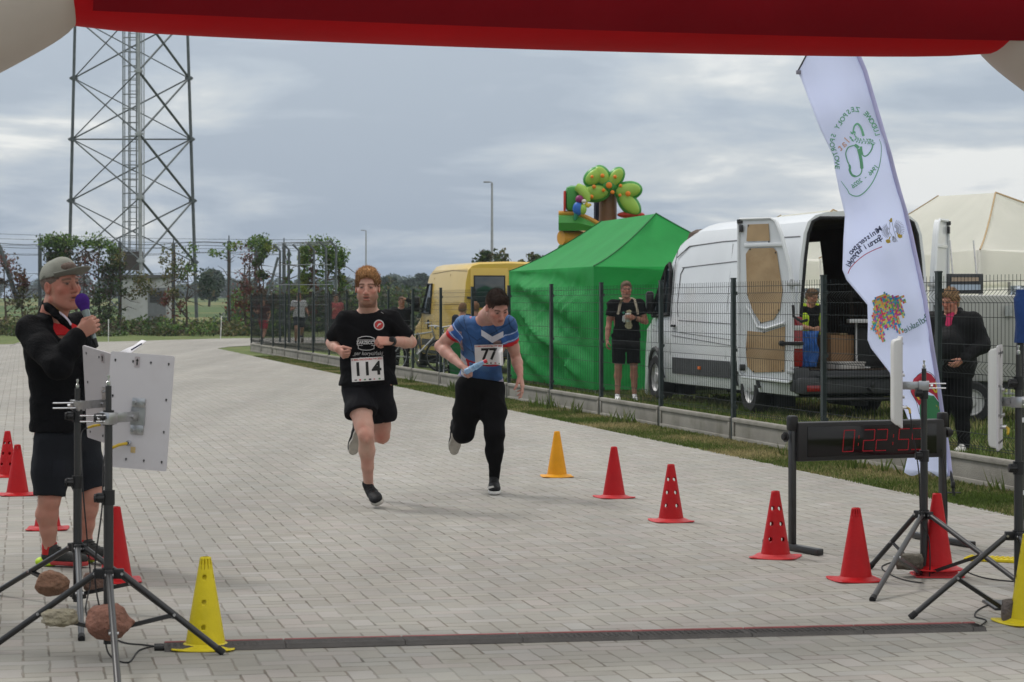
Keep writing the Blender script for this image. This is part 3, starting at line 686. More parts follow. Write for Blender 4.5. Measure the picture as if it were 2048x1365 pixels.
def van_white():
    O = V((3.48, 28.3, 0)); ex = V((-.243, .97, 0)).normalized(); ey = V((ex.y, -ex.x, 0)); W = 1.80
    T = lambda s, t, z: O+ex*s+ey*t+V((0, 0, z))
    root = empty('delivery_van', T(3.3, W/2, 0), 0, 'white high roof delivery van with its rear doors standing open behind the mesh fence', 'van')
    prof = [(.045, .30), (.01, .42), (.0, .62), (.0, .75), (.0, 1.05), (.015, 1.25), (.04, 1.6), (.075, 2.0), (.115, 2.3), (.17, 2.45), (.27, 2.53), (.42, 2.57), (.7, 2.59), (W/2, 2.60)]
    full = prof+[(W-t, z) for t, z in prof[::-1][1:]]
    tops = [(0, 2.57), (.25, 2.6), (1.5, 2.6), (3.25, 2.6), (4.0, 2.585), (4.5, 2.53), (4.78, 2.47), (5.0, 2.40), (5.25, 2.25), (5.5, 2.03), (5.75, 1.82), (6.0, 1.6), (6.15, 1.43), (6.25, 1.35), (6.45, 1.2), (6.58, 1.0), (6.64, .8), (6.66, .5)]
    def sec(s, top, inset=0):
        out = []
        nar = 0 if s < 4.8 else ((s-4.8)/1.9)**2*.16
        for t, z in full:
            zz = z if top > 2.55 else (z*top/2.6 if z > 1.05 else min(z, top*.98) if top > 1.05 else z*top/2.6)
            if top <= 2.55 and z > 1.05: zz = min(1.05, top*.9)+(z-1.05)/(2.6-1.05)*(top-min(1.05, top*.9))
            if top < 2.0 and z > 1.6: pass
            tt = t+(W/2-t)*nar/(W/2)
            if inset: tt = max(inset, tt+inset*.9) if t < W/2 else min(W-inset, tt-inset*.9); zz = min(zz, top-inset); zz = max(zz, .6)
            out.append(T(s, tt, zz))
        return out
    rows = [sec(s, tp) for s, tp in tops]; n = len(full); np_ = len(prof)
    rj0 = n-1-8; rj1 = n-1-3    # profile rows of the sliding door on the right flank: z .75 .. 2.3
    m = MB(); vs = [p for r in rows for p in r]; fs = []; ms = []
    for i in range(len(rows)-1):
        for k in range(n-1):
            s0 = tops[i][0]
            if 3.2 < s0 < 4.7 and rj0 <= k < rj1: continue
            f = (i*n+k, i*n+k+1, (i+1)*n+k+1, (i+1)*n+k)
            g_ = 0
            if 4.95 < s0 < 6.1 and 9 <= k <= n-11: g_ = 1
            fs.append(f); ms.append(g_)
    b = len(m.v); m.v += [tuple(p) for p in vs]; m.f += [list(f) for f in fs]; m.m += ms
    m.q(rows[-1], [list(range(n))], 0)
    for i in range(len(rows)-1): m.q([rows[i][0], rows[i][-1], rows[i+1][-1], rows[i+1][0]], [(0, 1, 2, 3)], 0)
    inn = sec(0, 2.57, .07)
    m.q(list(rows[0])+list(inn), [(k, k+1, n+k+1, n+k) for k in range(n-1)], 0)
    m.build('body', [white_paint, glass_dark], root, angle=28, fix=False)
    # cargo hold lining
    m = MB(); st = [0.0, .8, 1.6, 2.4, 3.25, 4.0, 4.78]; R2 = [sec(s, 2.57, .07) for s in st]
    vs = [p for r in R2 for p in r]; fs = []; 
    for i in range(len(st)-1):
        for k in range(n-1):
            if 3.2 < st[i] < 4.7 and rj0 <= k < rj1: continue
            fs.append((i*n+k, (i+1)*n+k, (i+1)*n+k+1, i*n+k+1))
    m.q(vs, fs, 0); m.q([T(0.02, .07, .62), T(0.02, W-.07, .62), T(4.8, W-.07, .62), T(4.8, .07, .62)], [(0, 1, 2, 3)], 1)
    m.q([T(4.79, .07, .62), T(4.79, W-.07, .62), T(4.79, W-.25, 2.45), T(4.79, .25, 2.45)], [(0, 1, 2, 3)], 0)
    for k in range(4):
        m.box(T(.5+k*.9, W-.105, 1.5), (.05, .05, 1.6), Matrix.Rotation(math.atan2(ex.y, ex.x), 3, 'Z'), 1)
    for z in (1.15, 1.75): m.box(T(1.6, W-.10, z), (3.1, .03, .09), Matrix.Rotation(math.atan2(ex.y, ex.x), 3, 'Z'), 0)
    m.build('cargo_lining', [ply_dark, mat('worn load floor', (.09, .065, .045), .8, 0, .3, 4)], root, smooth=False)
    # door frame seals
    m = MB(); m.tube([p for p in inn], .022, 6); m.build('door_seal', rubber, root)
    def su(s, z, off=.004):
        # point on the left flank
        tt = 0
        for (t0, z0), (t1, z1) in zip(prof[:-1], prof[1:]):
            if z0 <= z <= z1: tt = t0+(t1-t0)*(z-z0)/(z1-z0)
        nar = 0 if s < 4.8 else ((s-4.8)/1.9)**2*.16
        tt = tt+(W/2-tt)*nar/(W/2)
        return T(s, tt-off, z)
    m = MB()
    m.grid([[su(s, z, .014) for s in [.05+.3*k for k in range(5)]] for z in (.44, .47, .64, .67)])
    m.grid([[su(s, z, .014) for s in [2.35+.31*k for k in range(9)]] for z in (.44, .47, .64, .67)])
    m.build('side_cladding', dark_trim, root)
    m = MB(); m.box(su(3.6, .55, .02), (.1, .02, .04), Matrix.Rotation(math.atan2(ex.y, ex.x), 3, 'Z')); m.build('side_marker', mat('orange lens', (.6, .12, .01), .3), root)
    m = MB()
    def line(pts, r=.006, off=.002): m.tube([su(s, z, off) for s, z in pts], r, 5)
    line([(.1, 2.27), (1.5, 2.28), (3, 2.28), (4.4, 2.25), (4.9, 2.1)], .008); line([(.4, 1.98), (2.4, 2.0), (4.6, 1.95)], .007)
    line([(4.95, .7), (4.95, 1.3), (4.95, 2.0), (4.9, 2.2)]); line([(2.55, .7), (2.55, 1.5), (2.55, 2.24)], .005)
    line([(.5, 1.14), (.42, 1.25), (.45, 1.9), (.55, 1.97)]); line([(4.62, 1.25), (4.7, 1.4), (4.66, 1.86), (4.55, 1.94)]); line([(.5, 1.15), (2.4, 1.17), (4.6, 1.2)], .006)
    line([(6.05, .7), (6.1, 1.2), (5.9, 1.5)]); line([(.3, 1.0), (1.8, .86), (4.8, .98), (6, 1.06)], .005)
    line([(.3, 1.08), (1.8, .94), (4.8, 1.04), (6, 1.12)], .004)
    m.build('gap_crease_line', gap_crease_m, root)  # door gaps, plus the shade of pressed creases drawn as dark grey lines
    for nm, pts, mt, off in (('side_window', [(5.03, 1.28), (5.06, 1.9), (5.16, 2.02), (5.3, 1.98), (5.98, 1.36), (5.95, 1.25)], glass_dark, .016),):
        m = MB(); m.q([su(s, z, off) for s, z in pts], [list(range(len(pts)))]); w = m.build(nm, mt, root, smooth=False)
        m = MB(); m.tube([su(s, z, .02) for s, z in pts], .028, 6, closed=True); m.build('frame', rubber, w)
        m = MB(); m.tube([su(5.3, z, .03) for z in (1.28, 1.92)], .02, 6); m.build('divider', rubber, w)
    m = MB(); q = su(5.85, 1.45, .1); m.box(q, (.12, .16, .34), bev=.04); m.cyl(su(5.85, 1.3, .0), q-V((0, 0, .12)), .03, 8); m.build('wing_mirror', black_plastic, root)
    m = MB(); m.box(su(4.75, 1.12, .03), (.18, .03, .035), Matrix.Rotation(math.atan2(ex.y, ex.x), 3, 'Z'), bev=.01); m.build('door_handle', black_plastic, root)
    for s in (1.72, 5.75):
        for t, sg in ((.13, -1), (W-.13, 1)):
            wheel(root, T(s, t, .345), ey*sg, .345, .22)
    for s in (1.72, 5.75):
        m = MB(); m.tube([su(s+.43*cos(a), .36+.42*sin(a), .01) for a in [pi*k/10 for k in range(11)]], .035, 6)
        m.box(T(s, .40, .42), (.8, .24, .62), Matrix.Rotation(math.atan2(ex.y, ex.x), 3, 'Z'))
        m.build('wheel_arch', dark_trim, root); m = MB(); m.box(T(s, W-.40, .42), (.8, .24, .62), Matrix.Rotation(math.atan2(ex.y, ex.x), 3, 'Z')); m.build('wheel_arch', dark_trim, root)
    rotv = Matrix.Rotation(math.atan2(ey.y, ey.x), 3, 'Z')
    m = MB(); m.box(T(-.09, W/2, .43), (W+.04, .22, .2), rotv, bev=.03); m.box(T(-.16, W/2, .545), (1.3, .2, .03), rotv, bev=.008); m.box(T(.02, W/2, .56), (W-.1, .08, .1), rotv, bev=.01)
    m.box(T(.0, .06, .5), (.2, .2, .3), rotv, bev=.03); m.box(T(.0, W-.06, .5), (.2, .2, .3), rotv, bev=.03)
    bump = m.build('rear_bumper', dark_trim, root)
    for t in (.17, W-.17):
        m = MB(); m.box(T(-.205, t, .40), (.19, .02, .075), rotv, bev=.006); m.build('reflector', red_lens, bump)
    m = MB(); m.cyl(T(-.12, .3, .26), T(-.12, W-.3, .26), .025, 8); m.cyl(T(-.3, W/2, .4), T(-.05, W/2, .38), .03, 8); m.lathe([(.001, .05), (.025, .045), (.03, .02), (.02, -.02)], T(-.3, W/2, .42)); m.build('tow_bar', black_metal, root)
    m = MB(); m.box(T(3.2, W/2, .33), (5.8, 1.5, .12), Matrix.Rotation(math.atan2(ex.y, ex.x), 3, 'Z')); m.build('underbody', dark_trim, root)
    for t, sg in ((.0, -1), (W, 1)):
        m = MB(); m.box(T(.03, t+.035*-sg, .97), (.13, .13, .62), rotv, bev=.025); l = m.build('tail_lamp', red_lens, root)
        m = MB(); m.box(T(-.03, t-.035*sg, .93), (.115, .02, .09), rotv, bev=.006); m.box(T(-.03, t-.035*sg, 1.14), (.115, .02, .06), rotv, bev=.006); m.build('reversing_lamp', clear_lens, l)
    # doors: hinge at the body corner, inner face towards the camera
    def door(hx, direction, side):
        dv = V(direction).normalized(); en = V((dv.y, -dv.x, 0)) if dv.y*1 > 0 else V((-dv.y, dv.x, 0))
        if en.y > 0: en = -en
        o = hx
        out = [(.0, .56), (.01, .5), (.06, .47), (.80, .52), (.86, .60), (.86, 2.44), (.84, 2.5), (.34, 2.5), (.27, 2.46), (.19, 2.3), (.06, 1.9), (.0, 1.55)]
        m = MB(); m.prism(out, o, dv, V((0, 0, 1)), -en, .05); 
        # raised pressed rim
        ring = [o+dv*a+V((0, 0, z))+en*.012 for a, z in out]; m.tube(ring, .018, 6, closed=True)
        m.box(o+dv*.45+V((0, 0, 2.17))+en*.014, (.62, .03, .05), Matrix.Rotation(math.atan2(dv.y, dv.x), 3, 'Z'), bev=.01)
        m.tube([o+dv*a+V((0, 0, z))+en*.02 for a, z in ((.12, 1.2), (.4, 1.13), (.55, 1.15), (.63, 1.3), (.72, 1.4))], .022, 6)
        d = m.build('rear_door', white_paint, root, angle=40)
        for pl in () if side else ([(.36, 2.22), (.38, 2.43), (.71, 2.43), (.73, 2.22)], [(.2, 1.36), (.16, 1.6), (.25, 2.08), (.3, 2.13), (.68, 2.13), (.74, 2.06), (.72, 1.55), (.62, 1.34), (.5, 1.2), (.3, 1.24)], [(.13, .6), (.12, 1.16), (.44, 1.08), (.72, 1.1), (.74, .86), (.72, .66), (.62, .58)]):
            m = MB(); m.prism(pl, o+en*.008, dv, V((0, 0, 1)), en, .006); p = m.build('plywood_panel', plywood, d, smooth=False)
            m = MB()
            for a, z in pl[::2]: m.disc(o+dv*(a*.94+.03)+V((0, 0, z*.985+.02))+en*.0165, en, .012, 8)
            m.build('screw', black_metal, p, smooth=False)
        m = MB(); m.box(o+dv*.80+V((0, 0, 2.38))+en*.03, (.05, .03, .09), Matrix.Rotation(math.atan2(dv.y, dv.x), 3, 'Z'), bev=.008); m.box(o+dv*.84+V((0, 0, 2.47))+en*.01, (.07, .05, .05)); m.box(o+dv*.78+V((0, 0, .64))+en*.03, (.07, .04, .08), bev=.01); m.build('latch', black_metal, d)
        m = MB(); m.box(o+dv*.0+V((0, 0, .95))+en*.03, (.3, .04, .045), Matrix.Rotation(.05, 3, 'Z'), bev=.01); m.cyl(o+dv*.12+V((0, 0, .95))+en*.05, o+dv*.16+V((0, 0, .95))+en*.05, .035, 8); m.build('check_strap', black_plastic, d)
        for z in (.6, 1.68):
            m = MB(); m.box(o-dv*.02+V((0, 0, z))+en*.02, (.17, .04, .05), bev=.01); m.cyl(o+V((0, 0, z-.06))+en*.03, o+V((0, 0, z+.06))+en*.03, .018, 8); m.build('hinge', mat('white hinge', (.45, .46, .47), .4, .2), d)
        m = MB(); m.tube([o+dv*-.02+en*.03+V((0, 0, 1.42)), o+dv*-.05+en*.05+V((0, 0, 1.28)), o+dv*-.16+en*.04+V((0, 0, 1.22)), o+dv*-.24+en*.02+V((0, 0, 1.24))], .018, 6); m.build('wiring_loom', rubber, d)
    door(T(-.02, -.03, 0), (-.70, .71, 0), 0)
    door(T(-.02, W+.03, 0), (.38, .92, 0), 1)
    childfix(root)
    # cargo: separate things standing in the hold
    card = mat('brown cardboard', (.26, .15, .075), .8, 0, .15, 4)
    def crate(nm, lab, cat, c, size, mt, grp=None, lid=None):
        r = empty(nm, T(c[0], c[1], .622), 0, lab, cat, grp); rt_ = Matrix.Rotation(math.atan2(ex.y, ex.x)+c[3], 3, 'Z')
        m = MB(); m.box(T(c[0], c[1], .624+c[2]+size[2]/2), size, rt_, bev=.012); m.build('body', mt, r)
        m = MB(); m.box(T(c[0], c[1], .624+c[2]+size[2]+.012), (size[0]+.01, size[1]*.3 if lid is None else size[1]+.02, .02), rt_, bev=.004); m.build('tape' if lid is None else 'lid', lid or mat('packing tape', (.3, .22, .12), .35), r); childfix(r)
    crate('cardboard_box', 'brown cardboard box standing low inside the open white van', 'box', (.75, .85, 0, .1), (.4, .36, .42), card)
    crate('storage_case', 'large black flat topped case in the middle of the white van load floor', 'case', (.8, 1.30, 0, -.05), (.6, .55, .52), black_plastic, lid=mat('case lid', (.04, .04, .042), .5))
    crate('plastic_crate', 'grey plastic crate beside the left side of the van load floor', 'crate', (1.1, .42, 0, .2), (.45, .4, .28), mat('grey crate', (.22, .23, .24), .6), lid=mat('crate rim', (.3, .3, .31), .6))
    crate('red_toolbox', 'small red toolbox at the right end of the van load floor', 'toolbox', (.35, 1.52, 0, .1), (.36, .22, .16), mat('red plastic', (.35, .02, .02), .4), lid=mat('tool lid', (.05, .05, .1), .5))
    crate('folded_tarp', 'crumpled pale sheet lying on the front edge of the van floor', 'sheet', (.22, .75, 0, .3), (.3, .4, .07), mat('pale sheet', (.4, .38, .36), .8, 0, .3, 8, .5, 20), lid=mat('pale sheet'  , (.4, .38, .36)))
    m = MB(); rs = random.Random(3); rows = []
    for i in range(9):
        rows.append([T(.12+.02*sin(i)+(.02 if k % 2 else 0)+.015*rs.random(), .12+.035*k+.02*sin(i*1.1+k*.7), .66+.055*i) for k in range(8)])
    m.grid(rows); o = m.build('blue_bag', mat('blue plastic film', (.03, .11, .36), .3, 0, .35, 6, .6, 14), smooth=True)
    md = o.modifiers.new('s', 'SOLIDIFY'); md.thickness = .03; settle(o); tag(o, 'crumpled blue plastic bag hanging at the left of the open van hold', 'bag')
    r = empty('folding_stand', T(.45, 1.08, .622), 0, 'thin white metal stand with a flat top in the van hold', 'stand'); m = MB()
    m.cyl(T(.45, 1.0, .624), T(.45, 1.0, 1.2), .014, 8); m.box(T(.45, 1.0, .64), (.3, .3, .02)); m.build('pole', mat('white metal', (.55, .55, .55), .4), r)
    m = MB(); m.box(T(.45, 1.15, 1.22), (.5, .3, .05), bev=.01); m.build('top', mat('white metal', (.55, .55, .55)), r); childfix(r)
van_white()

# ================================================================ yellow van (rear three quarter)
def van_yellow():
    O = V(((925-CX)*47.0/F, 47.0, 0)); ex = V((-.243, .97, 0)).normalized(); ey = V((ex.y, -ex.x, 0)); W = 2.0
    T = lambda s, t, z: O+ex*s+ey*t+V((0, 0, z))
    ym = mat('faded yellow van paint', (.58, .39, .065), .35, 0, .06, 1.2, coat=.5)
    ymside = ym
    root = empty('panel_van', T(2.7, 1, 0), 0, 'faded yellow panel van parked beyond the fence left of the green tent', 'van')
    prof = [(.05, .32), (.0, .45), (.0, .9), (.02, 1.3), (.07, 1.9), (.12, 2.15), (.2, 2.24), (.35, 2.28), (W/2, 2.30)]
    full = prof+[(W-t, z) for t, z in prof[::-1][1:]]; n = len(full)
    tops = [(0, 2.26), (.06, 2.29), (1.5, 2.3), (3.4, 2.29), (3.75, 2.2), (4.0, 2.02), (4.35, 1.6), (4.65, 1.2), (5.0, 1.1), (5.35, .95), (5.5, .8), (5.52, .5)]
    def sec(s, top):
        nar = 0 if s < 3.6 else ((s-3.6)/2)**2*.16; out = []
        for t, z in full:
            zz = z
            if top < 2.28 and z > .9: b0 = min(.9, top*.85); zz = b0+(z-.9)/1.4*(top-b0)
            elif top < .9: zz = min(z, top*.85)
            out.append(T(s, t+(W/2-t)*nar/(W/2), zz))
        return out
    rows = [sec(s, t) for s, t in tops]; m = MB(); vs = [p for r in rows for p in r]; ms = []
    for i in range(len(rows)-1):
        for k in range(n-1):
            m.f.append([i*n+k, i*n+k+1, (i+1)*n+k+1, (i+1)*n+k]); m.m.append(1 if 3.7 < tops[i][0] < 4.5 and 5 <= k < n-6 else 0)
    m.v = [tuple(p) for p in vs]; m.q(rows[-1], [list(range(n))], 0); m.q(rows[0], [list(range(n))[::-1]], 0)
    m.build('body', [ym, glass_dark], root, angle=30)
    rotv = Matrix.Rotation(math.atan2(ey.y, ey.x), 3, 'Z')
    def su(s, z, off=.004):
        tt = 0
        for (t0, z0), (t1, z1) in zip(prof[:-1], prof[1:]):
            if z0 <= z <= z1: tt = t0+(t1-t0)*(z-z0)/(z1-z0)
        nar = 0 if s < 3.6 else ((s-3.6)/2)**2*.16
        return T(s, tt+(W/2-tt)*nar/(W/2)-off, z)
    for t0, t1 in ((.16, .96), (1.04, 1.84)):
        m = MB(); m.box(T(-.012, (t0+t1)/2, 1.3), (t1-t0, .02, 1.72), rotv, bev=.008); d = m.build('rear_door', ym, root)
        m = MB(); m.box(T(-.03, (t0+t1)/2, 1.68), (t1-t0-.18, .02, .62), rotv, bev=.008); g = m.build('window', glass_dark, d)
        m = MB(); a, b = t0+.08, t1-.08; m.tube([T(-.032, q, z) for q, z in ((a, 1.36), (b, 1.36), (b, 2.0), (a, 2.0))], .018, 6, closed=True); m.build('seal', rubber, g)
        for z in (.8, 1.55):
            m = MB(); m.box(T(-.04, t0-.01 if t0 < 1 else t1+.01, z), (.12, .03, .04), rotv); m.build('hinge', black_plastic, d)
    m = MB(); m.box(T(-.05, W/2, .42), (W, .14, .18), rotv, bev=.03); m.build('rear_bumper', dark_trim, root)
    for t in (.06, W-.06): m = MB(); m.box(T(-.01, t, 1.0), (.1, .05, .4), rotv, bev=.01); m.build('tail_lamp', red_lens, root)
    m = MB(); m.grid([[su(s, z, .014) for s in (.05, .7, 1.4, 2.1, 2.8, 3.5, 4.1)] for z in (.34, .37, .62, .66)]); m.build('side_cladding', dark_trim, root)
    m = MB()
    for pts in ([(.05, 2.1), (1.5, 2.13), (3.4, 2.08)], [(3.1, .7), (3.1, 2.0)], [(4.15, .7), (4.2, 1.2)], [(.1, 1.42), (1.5, 1.42), (3, 1.4)], [(.05, .95), (4.8, .92)], [(1.55, .7), (1.55, 2.05)]):
        m.tube([su(s, z, .002) for s, z in pts], .007, 5)
    m.build('gap_crease_line', gap_crease_y, root)  # upright gaps; the long level lines put crease shade into dark colour
    m = MB(); m.q([su(s, z, .012) for s, z in ((3.2, 1.22), (3.22, 1.86), (3.6, 1.86), (4.12, 1.22))], [(0, 1, 2, 3)]); w = m.build('side_window', glass_dark, root, smooth=False)
    m = MB(); m.tube([su(s, z, .014) for s, z in ((3.2, 1.22), (3.22, 1.86), (3.6, 1.86), (4.12, 1.22))], .025, 6, closed=True); m.build('seal', rubber, w)
    m = MB(); m.box(su(4.0, 1.42, .16), (.14, .2, .34), bev=.04); m.cyl(su(4.0, 1.3, 0), su(4.0, 1.35, .15), .025, 6); m.build('wing_mirror', black_plastic, root)
    m = MB(); m.box(su(3.3, .98, .02), (.05, .03, .2), bev=.01); m.build('door_handle', black_plastic, root)
    for s in (1.0, 4.6):
        m = MB(); m.tube([su(s+.4*cos(a), .36+.4*sin(a), .008) for a in [pi*k/10 for k in range(11)]], .03, 6); m.box(T(s, .38, .4), (.74, .2, .6), Matrix.Rotation(math.atan2(ex.y, ex.x), 3, 'Z')); m.build('wheel_arch', dark_trim, root); m = MB(); m.box(T(s, W-.38, .4), (.74, .2, .6), Matrix.Rotation(math.atan2(ex.y, ex.x), 3, 'Z')); m.build('wheel_arch', dark_trim, root)
    for s in (1.0, 4.6):
        for t, sg in ((.12, -1), (W-.12, 1)): wheel(root, T(s, t, .33), ey*sg, .33, .2)
    m = MB(); m.box(T(2.7, W/2, .34), (4.8, 1.5, .12), Matrix.Rotation(math.atan2(ex.y, ex.x), 3, 'Z')); m.build('underbody', dark_trim, root)
    childfix(root)
van_yellow()
# silver van hood just beyond, left of the yellow one
# ================================================================ tents
def cloth_wall(m, A, B, z0, z1, nx, nz, amp, seed, nrm, bulge=0.0, diag=1.0, mi=0):
    A, B = V(A), V(B); rows = []
    for j in range(nz+1):
        v = j/nz; row = []
        for i in range(nx+1):
            u = i/nx; p = A.lerp(B, u); q = p.x*1.3+p.y
            f = sin((u*6.0*(1-v)**.5+v*3.4*diag+seed)*2.4)*.5+.6*mnoise.noise(V((u*7+v*6*diag, v*1.6-u*2.4*diag, seed)))+.25*mnoise.noise(V((u*22+v*14, v*4-u*7, seed+5)))
            edge = min(1, 6*u, 6*(1-u))*min(1, 5*v+.15, 5*(1-v)+.1)
            off = amp*f*edge+bulge*sin(pi*u)*sin(pi*v)
            row.append(V((p.x, p.y, 0))+V(nrm)*off+V((0, 0, z0+(z1-z0)*v)))
        rows.append(row)
    m.grid(rows, mi)
def tent(label, C, al, pe, L_, W_, eave, P1, P2, cm, pm, wz, walls, seed, val=.28, grp=None):
    root = empty('canopy_tent', C, 0, label, 'tent', grp)
    c = [C, C+al*L_, C+al*L_+pe*W_, C+pe*W_]; e = [q+V((0, 0, eave)) for q in c]
    def panel(quad, seed, amp=.055):
        m = MB(); a, b, t1, t0 = quad; rows = []; n = 18
        for j in range(n+1):
            v = j/n; row = []
            for i in range(n+1):
                u = i/n; p = a.lerp(b, u).lerp(t0.lerp(t1, u), v)
                sag = -.34*v*(1-v)*(1-v*.3)-.05*sin(pi*u)*(1-v)
                p = p+V((0, 0, sag+amp*mnoise.noise(V((u*3+seed, v*3, seed)))*min(1, 8*v, 8*(1-v), 8*u, 8*(1-u)))); row.append(p)
            rows.append(row)
        m.grid(rows); return m
    panel((e[0], e[1], P2, P1), seed).build('roof_panel', cm, root)
    panel((e[1], e[2], P2, P2), seed+1).build('roof_panel', cm, root)
    panel((e[2], e[3], P1, P2), seed+2).build('roof_panel', cm, root)
    panel((e[3], e[0], P1, P1), seed+3).build('roof_panel', cm, root)
    m = MB()
    for a, b in ((e[0], P1), (e[3], P1), (e[1], P2), (e[2], P2)):
        m = MB(); m.tube([a.lerp(b, k/10)+V((0, 0, -.34*(k/10)*(1-k/10)*(1-.3*k/10)+.006)) for k in range(11)], .012, 5); m.build('seam', pm, root)
    pass
    for i in range(4):
        a, b = c[i], c[(i+1) % 4]; t = (b-a).normalized(); nr = V((t.y, -t.x, 0)); 
        if (a+b)/2 != 0 and nr.dot((a+b)/2-(c[0]+c[2])/2) < 0: nr = -nr
        if val: m = MB(); cloth_wall(m, a, b, eave-val, eave, 40, 5, .02, seed+i, nr); m.build('valance', cm, root)
        if i in walls:
            m = MB(); cloth_wall(m, a-nr*(.02 if val else 0), b-nr*(.02 if val else 0), wz, eave-(.03 if val else 0), 70, 40, walls[i][0], seed+i*3.3, nr, walls[i][1], walls[i][2]); m.build('side_wall', cm, root)
    for q in c:
        m = MB(); q2 = q+((c[0]+c[2])/2-q).normalized()*.08; m.box(q2+V((0, 0, eave/2)), (.04, .04, eave)); m.box(q2+V((0, 0, .01)), (.14, .14, .02)); m.build('leg', mat('tent leg', (.35, .35, .36), .4, .5), root)
    childfix(root); return root
green_c = mat('green tent fabric', (.03, .36, .085), .6, 0, .10, 2, .25, 25, spec=.2, trl=.42)
green_s = mat('dark green seam', (.015, .13, .035), .6)
C = V((1.30, 36.6, 0)); al = V((-.2277, 1, 0)).normalized(); pe = V((al.y, -al.x, 0))
tent('bright green walled canopy tent between the yellow van and the white van', C, al, pe, 6.1, 3.0, 2.03, V(((1312-CX)*38.2/F, 38.2, 2.93)), V(((1203-CX)*41/F, 41, 2.90)), green_c, green_s, .06, {0: (.17, .14, -1.4), 3: (.09, .0, 1)}, 11, 0)
cream_c = mat('cream tent fabric', (.93, .91, .86), .7, 0, .04, 2, .2, 22, trl=.62)
cream_s = mat('tan seam', (.42, .30, .17), .7)
C2 = V(((1960-CX)*30/F, 30, 0)); al2 = V((-.22, .975, 0)).normalized(); pe2 = V((al2.y, -al2.x, 0))
tent('cream canopy tent with a tan corner seam at the right edge', C2, al2, pe2, 6, 3.2, 2.14, P(1991, 386, 31.6), P(1876, 393, 34.6), cream_c, cream_s, 1.0, {1: (.02, 0, 1)}, 17, .42)
C3 = C2+al2*6.6-pe2*.5
tent('second cream canopy tent seen through the open side door of the white van', C3, al2, pe2, 6, 3.2, 2.14, C3+al2*1.7+pe2*1.6+V((0, 0, 3.0)), C3+al2*4.3+pe2*1.6+V((0, 0, 3.0)), cream_c, cream_s, .1, {0: (.03, 0, 1)}, 19, .42)
# pale wall panel between tent and trailer
def trailer():
    D = 27.4; root = empty('box_trailer', P(1985, 600, D)-V((0, 0, P(1985, 600, D).z)), 0, 'pale grey box trailer with a small window behind the woman in black', 'trailer')
    c = V((P(2010, 0, D+.9).x, D+.9, 0)); rot = Matrix.Rotation(-.08, 3, 'Z'); gm = mat('dull grey white panel', (.34, .34, .32), .6, 0, .08, 2)
    m = MB(); m.box(c+V((0, .1, 1.02)), (1.5, 1.5, 1.05), rot, bev=.04); m.build('body', gm, root)
    m = MB(); m.box(c+V((0, .05, .46)), (1.55, 1.2, .1), rot); m.box(c+V((-.9, -.4, .47)), (.4, .08, .06), rot); m.build('chassis', dark_trim, root)
    wheel(root, c+V((-.58, -.76, .26)), V((0, -1, 0)), .26, .16)
    m = MB(); m.box(c+V((-.1, -.68, 1.35)), (.1, .02, .12)); m.build('latch', steel, root); childfix(root)
    r = empty('window_unit', P(1928, 566, 29.0), 0, 'dark framed window hanging above the woman in black under the cream tent', 'window'); D2 = 29.0
    m = MB(); a = P(1893, 548, D2); b = P(1966, 588, D2); cc = (a+b)/2; m.box(cc, (b.x-a.x, .05, a.z-b.z), bev=.01); m.build('frame', dark_trim, r)
    m = MB(); m.box(cc+V((0, -.03, -.045)), (b.x-a.x-.08, .02, .07)); m.build('pane', mat('pale blue pane', (.35, .42, .5), .2), r)
    m = MB(); m.box(cc+V((0, -.03, .055)), (b.x-a.x-.12, .02, .05)); m.build('blind', mat('tan blind', (.35, .27, .2), .7), r)
    m = MB(); m.cyl(cc+V((-.15, 0, .12)), cc+V((-.15, .2, .55)), .01, 6); m.build('hanger', steel, r); m = MB(); m.cyl(cc+V((.15, 0, .12)), cc+V((.15, .2, .55)), .01, 6); m.build('hanger', steel, r); childfix(r)
trailer()
